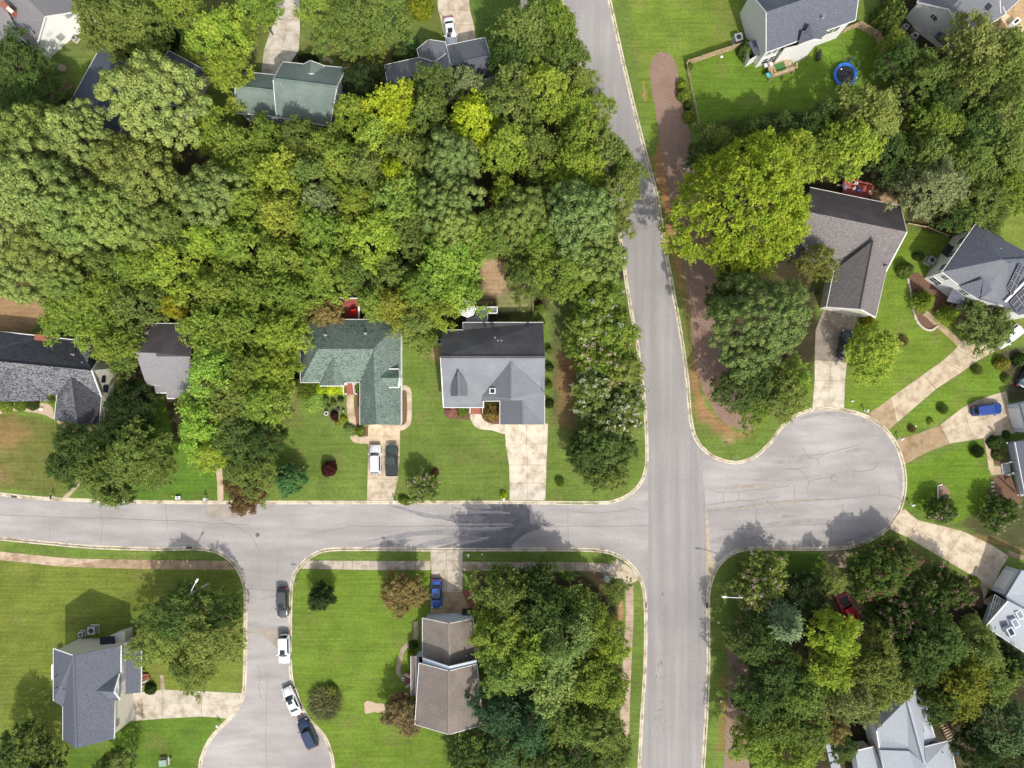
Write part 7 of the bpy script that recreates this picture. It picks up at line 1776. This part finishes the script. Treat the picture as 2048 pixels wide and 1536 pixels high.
fence('wooden fence behind the trampoline at the east side of the lawn', [(1680, 68), (1712, 55), (1748, 75), (1757, 92), (1782, 152), (1808, 212)], 1.8)
fence('wooden fence left of the dark blue roof', [(112, 212), (147, 172)], 1.8)
fence('thin fence behind the brown-grey house\'s east lawn', [(1812, 448), (1850, 455), (1893, 472)], .9, boards=False)
fence('thin garden fence at the back of the grey roofed house', [(1066, 595), (1067, 638)], 1.2, boards=False)
fence('thin fence along the street side of the top left yard', [(1670, 372), (1700, 378)], 1.0, boards=False)
# decks, umbrella
d = deck(697, 618, [(675, 601), (722, 600), (722, 642), (675, 642)], .8, 'deckred', 'red stained deck behind the green roofed house')
deck_rail(d, [(675, 600), (722, 600)], .8, 1.7, 'trim'); deck_rail(d, [(722, 612), (738, 612)], .8, 1.7, 'trim', .2); deck_rail(d, [(723, 612), (723, 640)], .8, 1.7, 'trim', .3)
r = empty('patio_chair', P(712, 626, .8), R_(20), label='bright red cushioned garden chair on the red deck', cat='chair')
redc = plain('red_fabric', (.55, .01, .015), .8)
MB().box((0, 0, .42), (.75, .7, .16)).build('seat', redc, r, False); MB().box((0, .36, .75), (.75, .14, .6), rx=-.2).build('backrest', redc, r, False)
for sx in (-.3, .3):
    for sy in (-.28, .28): MB().bar((sx, sy, 0), (sx, sy, .36), .05).build('leg', M['dark'], r, False)
r = empty('patio_chair', P(704, 629, .8), R_(-40), label='second red garden chair on the red deck, nearer to the maple', cat='chair')
MB().box((0, 0, .42), (.6, .6, .14)).build('seat', redc, r, False); MB().box((0, .3, .7), (.6, .12, .5), rx=-.2).build('backrest', redc, r, False)
for sx in (-.25, .25):
    for sy in (-.24, .24): MB().bar((sx, sy, 0), (sx, sy, .36), .05).build('leg', M['dark'], r, False)
d = deck(965, 630, [(934, 634), (951, 634), (951, 617), (995, 617), (995, 629), (976, 629), (976, 646), (932, 646)], .7, 'greywood', 'grey deck behind the grey roofed house')
deck_rail(d, [(951, 617), (995, 617), (995, 629), (976, 629), (976, 644)], .7, 1.6, 'trim', .14)
c = P(937, 622); r = empty('patio_umbrella', (c.x, c.y, 0), 0, label='white striped garden umbrella at the corner of the grey deck', cat='umbrella')
MB().cyl((0, 0, 0), (0, 0, 2.75), .03, .03, 8).build('pole', M['metal'], r, False); MB().cyl((0, 0, 0), (0, 0, .1), .3, .25, 16).build('base', M['dark'], r, False)
n = 8; up = MB(); st_ = MB()
for j in range(9):
    r0, r1 = 1.35 * j / 9 + .0, 1.35 * (j + 1) / 9; z0, z1 = 2.75 - .5 * (j / 9) ** 1.3, 2.75 - .5 * ((j + 1) / 9) ** 1.3
    tgt = up if j % 2 == 0 else st_
    for i in range(n):
        a, b = 2 * math.pi * i / n, 2 * math.pi * (i + 1) / n
        tgt.add([(r0 * math.cos(a), r0 * math.sin(a), z0), (r1 * math.cos(a), r1 * math.sin(a), z1), (r1 * math.cos(b), r1 * math.sin(b), z1), (r0 * math.cos(b), r0 * math.sin(b), z0)], [[0, 1, 2, 3]])
cn = up.build('canopy', M['trim'], r, False); st_.build('stripe', plain('grey_stripe', (.22, .23, .24), .8), cn, False)
d = deck(1705, 380, [(1683, 364), (1736, 376), (1731, 400), (1680, 388)], .7, 'deckred', 'red deck behind the brown-grey house full of toys')
deck_rail(d, [(1680, 388), (1683, 363), (1736, 376), (1732, 396)], .7, 1.5, 'deckred', .25)
for px, py, cc_, lb in ((1687, 375, (.25, .38, .65), 'pale blue folded mat on the toy-filled red deck'), (1716, 381, (.06, .12, .42), 'dark blue plastic toy on the red deck'), (1706, 378, (.5, .35, .38), 'pinkish toy box on the red deck'), (1711, 367, (.7, .7, .72), 'white basin at the railing of the red deck')):
    o = MB().box((0, 0, .2), (.5, 1.1 if 'mat' in lb else .45, .3), random.uniform(-.6, .3)).ell((.1, .1, .4), (.2, .2, .12), 10, 6).build('deck_toy', plain('toy_plastic', cc_, .6), None, False); o.location = P(px, py, .7); tag(o, lb, 'toy')
o = MB().ell((0, 0, .25), (.42, .42, .3), 14, 8, .1).build('plastic_sack', M['white'], None, False, True); o.location = P(1736, 386); tag(o, 'white sack on the soil beside the toy-filled deck', 'sack')
# patio at top right corner
r = empty('grill', P(2024, 50), R_(40), label='pale covered grill on the patio in the top right corner', cat='grill')
MB().box((0, 0, .5), (1.3, .8, .9)).build('cover', M['white'], r, False); MB().cyl((-.35, 0, .95), (.35, 0, .95), .2, .2, 12).build('lid', M['dark'], r, False)
slabs('path', [([(2002, 38), (2012, 26), (2060, 60), (2060, 90), (2030, 75)], (1, .85, .65))], .012)
# bins
c = P(939, 1220); r = empty('wheeled_bin', (c.x, c.y, 0), 0, label='black bin with a lime green lid by the brown roofed house\'s garage', cat='bin')
MB().box((0, 0, .5), (.6, .65, 1.0)).build('body', M['dark'], r, False); MB().box((.02, 0, 1.04), (.55, .62, .08)).build('lid', plain('lime_plastic', (.32, .55, .02), .5), r, False)
c = P(929, 1221); r = empty('wheeled_bin', (c.x, c.y, 0), 0, label='all black bin left of the lime lidded one', cat='bin')
MB().box((0, 0, .5), (.6, .65, 1.0)).build('body', M['dark'], r, False); MB().box((0, 0, 1.03), (.64, .70, .06)).build('lid', M['dark'], r, False)
c = P(945, 1188); r = empty('stone_planter', (c.x, c.y, 0), 0, label='square pinkish planter on the brick strip beside the blue car', cat='planter')
MB().box((0, 0, .25), (.7, .7, .5)).build('pot', plain('pink_stone', (.5, .36, .33), .8), r, False); MB().box((0, 0, .52), (.5, .5, .05)).build('soil', M['brick'], r, False)
c = P(807, 1357); r = empty('stone_planter', (c.x, c.y, 0), 0, label='white square planter at the end of the curved walk', cat='planter')
MB().box((0, 0, .22), (.45, .45, .44)).build('pot', M['white'], r, False); MB().box((0, 0, .46), (.25, .25, .05)).build('soil', M['dark'], r, False)
# utility cabinets
for px, py, rz, lb in ((1214, 1157, -15, 'pale green utility box behind the pavement bend'), (330, 1522, 5, 'green utility box at the bottom edge of the left lawn')):
    c = P(px, py); r = empty('utility_box', (c.x, c.y, 0), R_(rz), label=lb, cat='utility box')
    gm = plain('pale_green_metal', (.22, .30, .24), .6); MB().box((0, 0, .35), (1.15, .95, .7)).build('cabinet', gm, r, False); MB().box((0, 0, .73), (1.2, 1.0, .06), rx=.03).build('lid', gm, r, False)
    MB().box((0, 0, .02), (1.4, 1.2, .06)).build('pad', M['kerb'], r, False)
o = MB().box((0, 0, .3), (.25, .2, .6)).build('utility_pedestal', M['metal'], None, False); o.location = P(343, 1516); tag(o, 'small post beside the green utility box at the bottom edge', 'utility post')
# toys and ornaments
r = empty('toy_car', P(358, 995), R_(5), label='white and blue toy on the lush left lawn by the kerb', cat='toy')
MB().box((0, 0, .25), (.75, .5, .4)).build('body', M['white'], r, False); MB().cyl((0, 0, .46), (0, 0, .48), .18, .18, 14).build('dial', plain('toy_blue', (.1, .25, .6), .5), r, False)
for sx in (-.28, .28): MB().cyl((sx, -.28, .12), (sx, .28, .12), .12, .12, 12).build('wheel', M['rubber'], r, False)
r = empty('toy_scooter', P(347, 992), 0, label='small red and yellow toy left of the white and blue toy', cat='toy')
MB().box((0, 0, .12), (.4, .15, .08)).build('deck', plain('toy_yellow', (.6, .4, .02), .5), r, False); MB().bar((.15, 0, .1), (.15, 0, .5), .04).build('handle', plain('toy_red', (.6, .05, .02), .5), r, False)
r = empty('bird_bath', P(655, 827), 0, label='pale blue-grey bird bath among the small garden shrubs', cat='bird bath')
MB().cyl((0, 0, 0), (0, 0, .55), .12, .08, 12).build('pedestal', M['metal'], r, False); MB().cyl((0, 0, .55), (0, 0, .66), .18, .32, 20).build('bowl', M['white'], r, False); MB().cyl((0, 0, .655), (0, 0, .668), .24, .24, 20).build('water', M['glass'], r, False)
for px, py, lb in ((678, 819, 'dark flower pot in the front garden'), (688, 822, 'flower pot with yellow flowers in the front garden')):
    r = empty('flower_pot', P(px, py), 0, label=lb, cat='pot'); MB().cyl((0, 0, 0), (0, 0, .4), .18, .27, 14).build('pot', plain('glazed_pot', (.05, .06, .12), .3), r, False)
    MB().ell((0, 0, .48), (.2, .2, .15), 10, 6, .3).build('flowers', plain('flower_mass', (.35, .25, .03) if 'yellow' in lb else (.1, .06, .1), .9), r, False)
def rocks(px, py, label, n=1, s=.35, colr=(.45, .42, .38)):
    mb = MB()
    for k in range(n): mb.ell((random.uniform(-.2, .2) * (n > 1), random.uniform(-.2, .2) * (n > 1), s * .3), (s, s * .8, s * .5), 9, 5, .25)
    o = mb.build('rock', plain('stone', colr, .95), None, False); o.location = P(px, py); tag(o, label, 'rock')
rocks(127, 138, 'brown-rimmed boulder on the shaded top left lawn', 1, .75, (.36, .28, .20)); rocks(83, 818, 'white garden stone before the dark shingle house', 1, .4, (.6, .58, .55))
rocks(964, 1109, 'small pale stone on the verge near the brown house\'s driveway', 1, .2, (.6, .55, .42)); rocks(1437, 1245, 'pale yellowish stone on the verge east of the main road', 1, .28, (.6, .5, .33)); rocks(1442, 1401, 'pale stone beside the southern sign post', 1, .2, (.6, .5, .33))
rocks(1367, 326, 'upper white stone on the long mulch bed', 1, .18, (.7, .7, .68)); rocks(1368, 338, 'lower white stone on the long mulch bed', 1, .2, (.7, .7, .68)); rocks(1443, 114, 'white ball-like stone below the wooden fence', 1, .25, (.72, .72, .7))
rocks(607, 934, 'pale stone at the lawn edge by the feathery tree', 1, .22, (.6, .5, .4)); rocks(1831, 852, 'white pebble stone on the narrow lawn strip', 1, .16, (.7, .7, .68)); rocks(1704, 802, 'flat pale stone on the lawn by the turning circle', 1, .25, (.45, .5, .45))
rocks(791, 108, 'pale round stone near the slate roof', 1, .2, (.65, .58, .4)); rocks(805, 655, 'white object beside the green roof corner', 1, .4, (.6, .62, .66))
# white stone edging
mb = MB(); L_ = smooth_line([(1815, 558), (1822, 590), (1825, 615), (1832, 640), (1846, 656), (1862, 660), (1874, 652)], 7)
for a, b in zip(L_[:-1], L_[1:]):
    for t in (0, .5):
        q = P(a[0] + (b[0] - a[0]) * t, a[1] + (b[1] - a[1]) * t); mb.ell(q + Vector((0, 0, .08)), (random.uniform(.16, .26), random.uniform(.14, .22), .16), 7, 4, .3)
o = mb.build('stone_edging', plain('pale_stone', (.50, .44, .36), .9), None); tag(o, 'curved edging of pale stones round the solar house bed', 'edging')
# garden timber frame on the round lawn
mb = MB(); mb.bar(P(1875, 971, .1), P(1876, 1003, .1), .1, .2); mb.bar(P(1875, 971, .1), P(1884, 969, .1), .1, .2)
o = mb.build('bed_edging', M['white'], None); tag(o, 'white timber edging at the trunk of the tree on the round lawn', 'edging')
sheet('mulch_bed', [(1877, 975), (1888, 970), (1900, 985), (1898, 1005), (1880, 1005)], .012, M['mulch'], smooth_n=3)
sheet('mulch_bed', [(645, 1195), (640, 1190), (634, 1197), (640, 1203)], .012, M['mulch2'], smooth_n=3)
for i, (px, py) in enumerate(((1985, 965), (1985, 973), (1986, 981))):
    o = MB().box((0, 0, .025), (.55, .3, .05)).build('stepping_stone', M['kerb'], None, False); o.location = P(px, py); tag(o, 'stepping stone in the row below the porch walk, number %s from the top' % ('one', 'two', 'three')[i], 'stepping stone', 'stepping stones below the porch walk')
# bottom right stone slabs and wooden steps
for k in range(5):
    o = MB().box((0, 0, .04), (1.5, 1.35, .08), R_(12)).build('paving_slab', plain('bluestone', (.30, .32, .36), .8), None, False); o.location = P(1657 + k * 4.5, 1476 + k * 18.5)
    tag(o, 'blue-grey paving slab left of the bottom right house, %s from the top' % ('first', 'second', 'third', 'fourth', 'fifth')[k], 'paving slab', 'row of blue-grey paving slabs')
c = P(1895, 1465); r = empty('wooden_steps', (c.x, c.y, 0), 0, label='wooden steps with handrails right of the bottom right house', cat='steps')
mb = MB()
for k in range(8): mb.bar(P(1879 + k * 2.6, 1448 + k * 5, .15 + k * .14), P(1891 + k * 2.6, 1442 + k * 5, .15 + k * .14), .3, .06)
mb.build('tread', M['wood'], r)
mb = MB(); mb.bar(P(1877, 1448, 1.0), P(1898, 1487, 2.1), .08); mb.bar(P(1890, 1442, 1.0), P(1911, 1481, 2.1), .08)
for t in (0, .5, 1): mb.bar(P(1877 + 21 * t, 1448 + 39 * t, 0), P(1877 + 21 * t, 1448 + 39 * t, 1.0 + 1.1 * t), .09); mb.bar(P(1890 + 21 * t, 1442 + 39 * t, 0), P(1890 + 21 * t, 1442 + 39 * t, 1.0 + 1.1 * t), .09)
mb.build('handrail', M['wood'], r)
o = MB().box((0, 0, .5), (.25, .9, 1.0), R_(10)).build('kayak_stand', plain('bright_blue', (.04, .25, .55), .5), None, False); o.location = P(1908, 1497); tag(o, 'bright blue object beside the bottom right house', 'board')
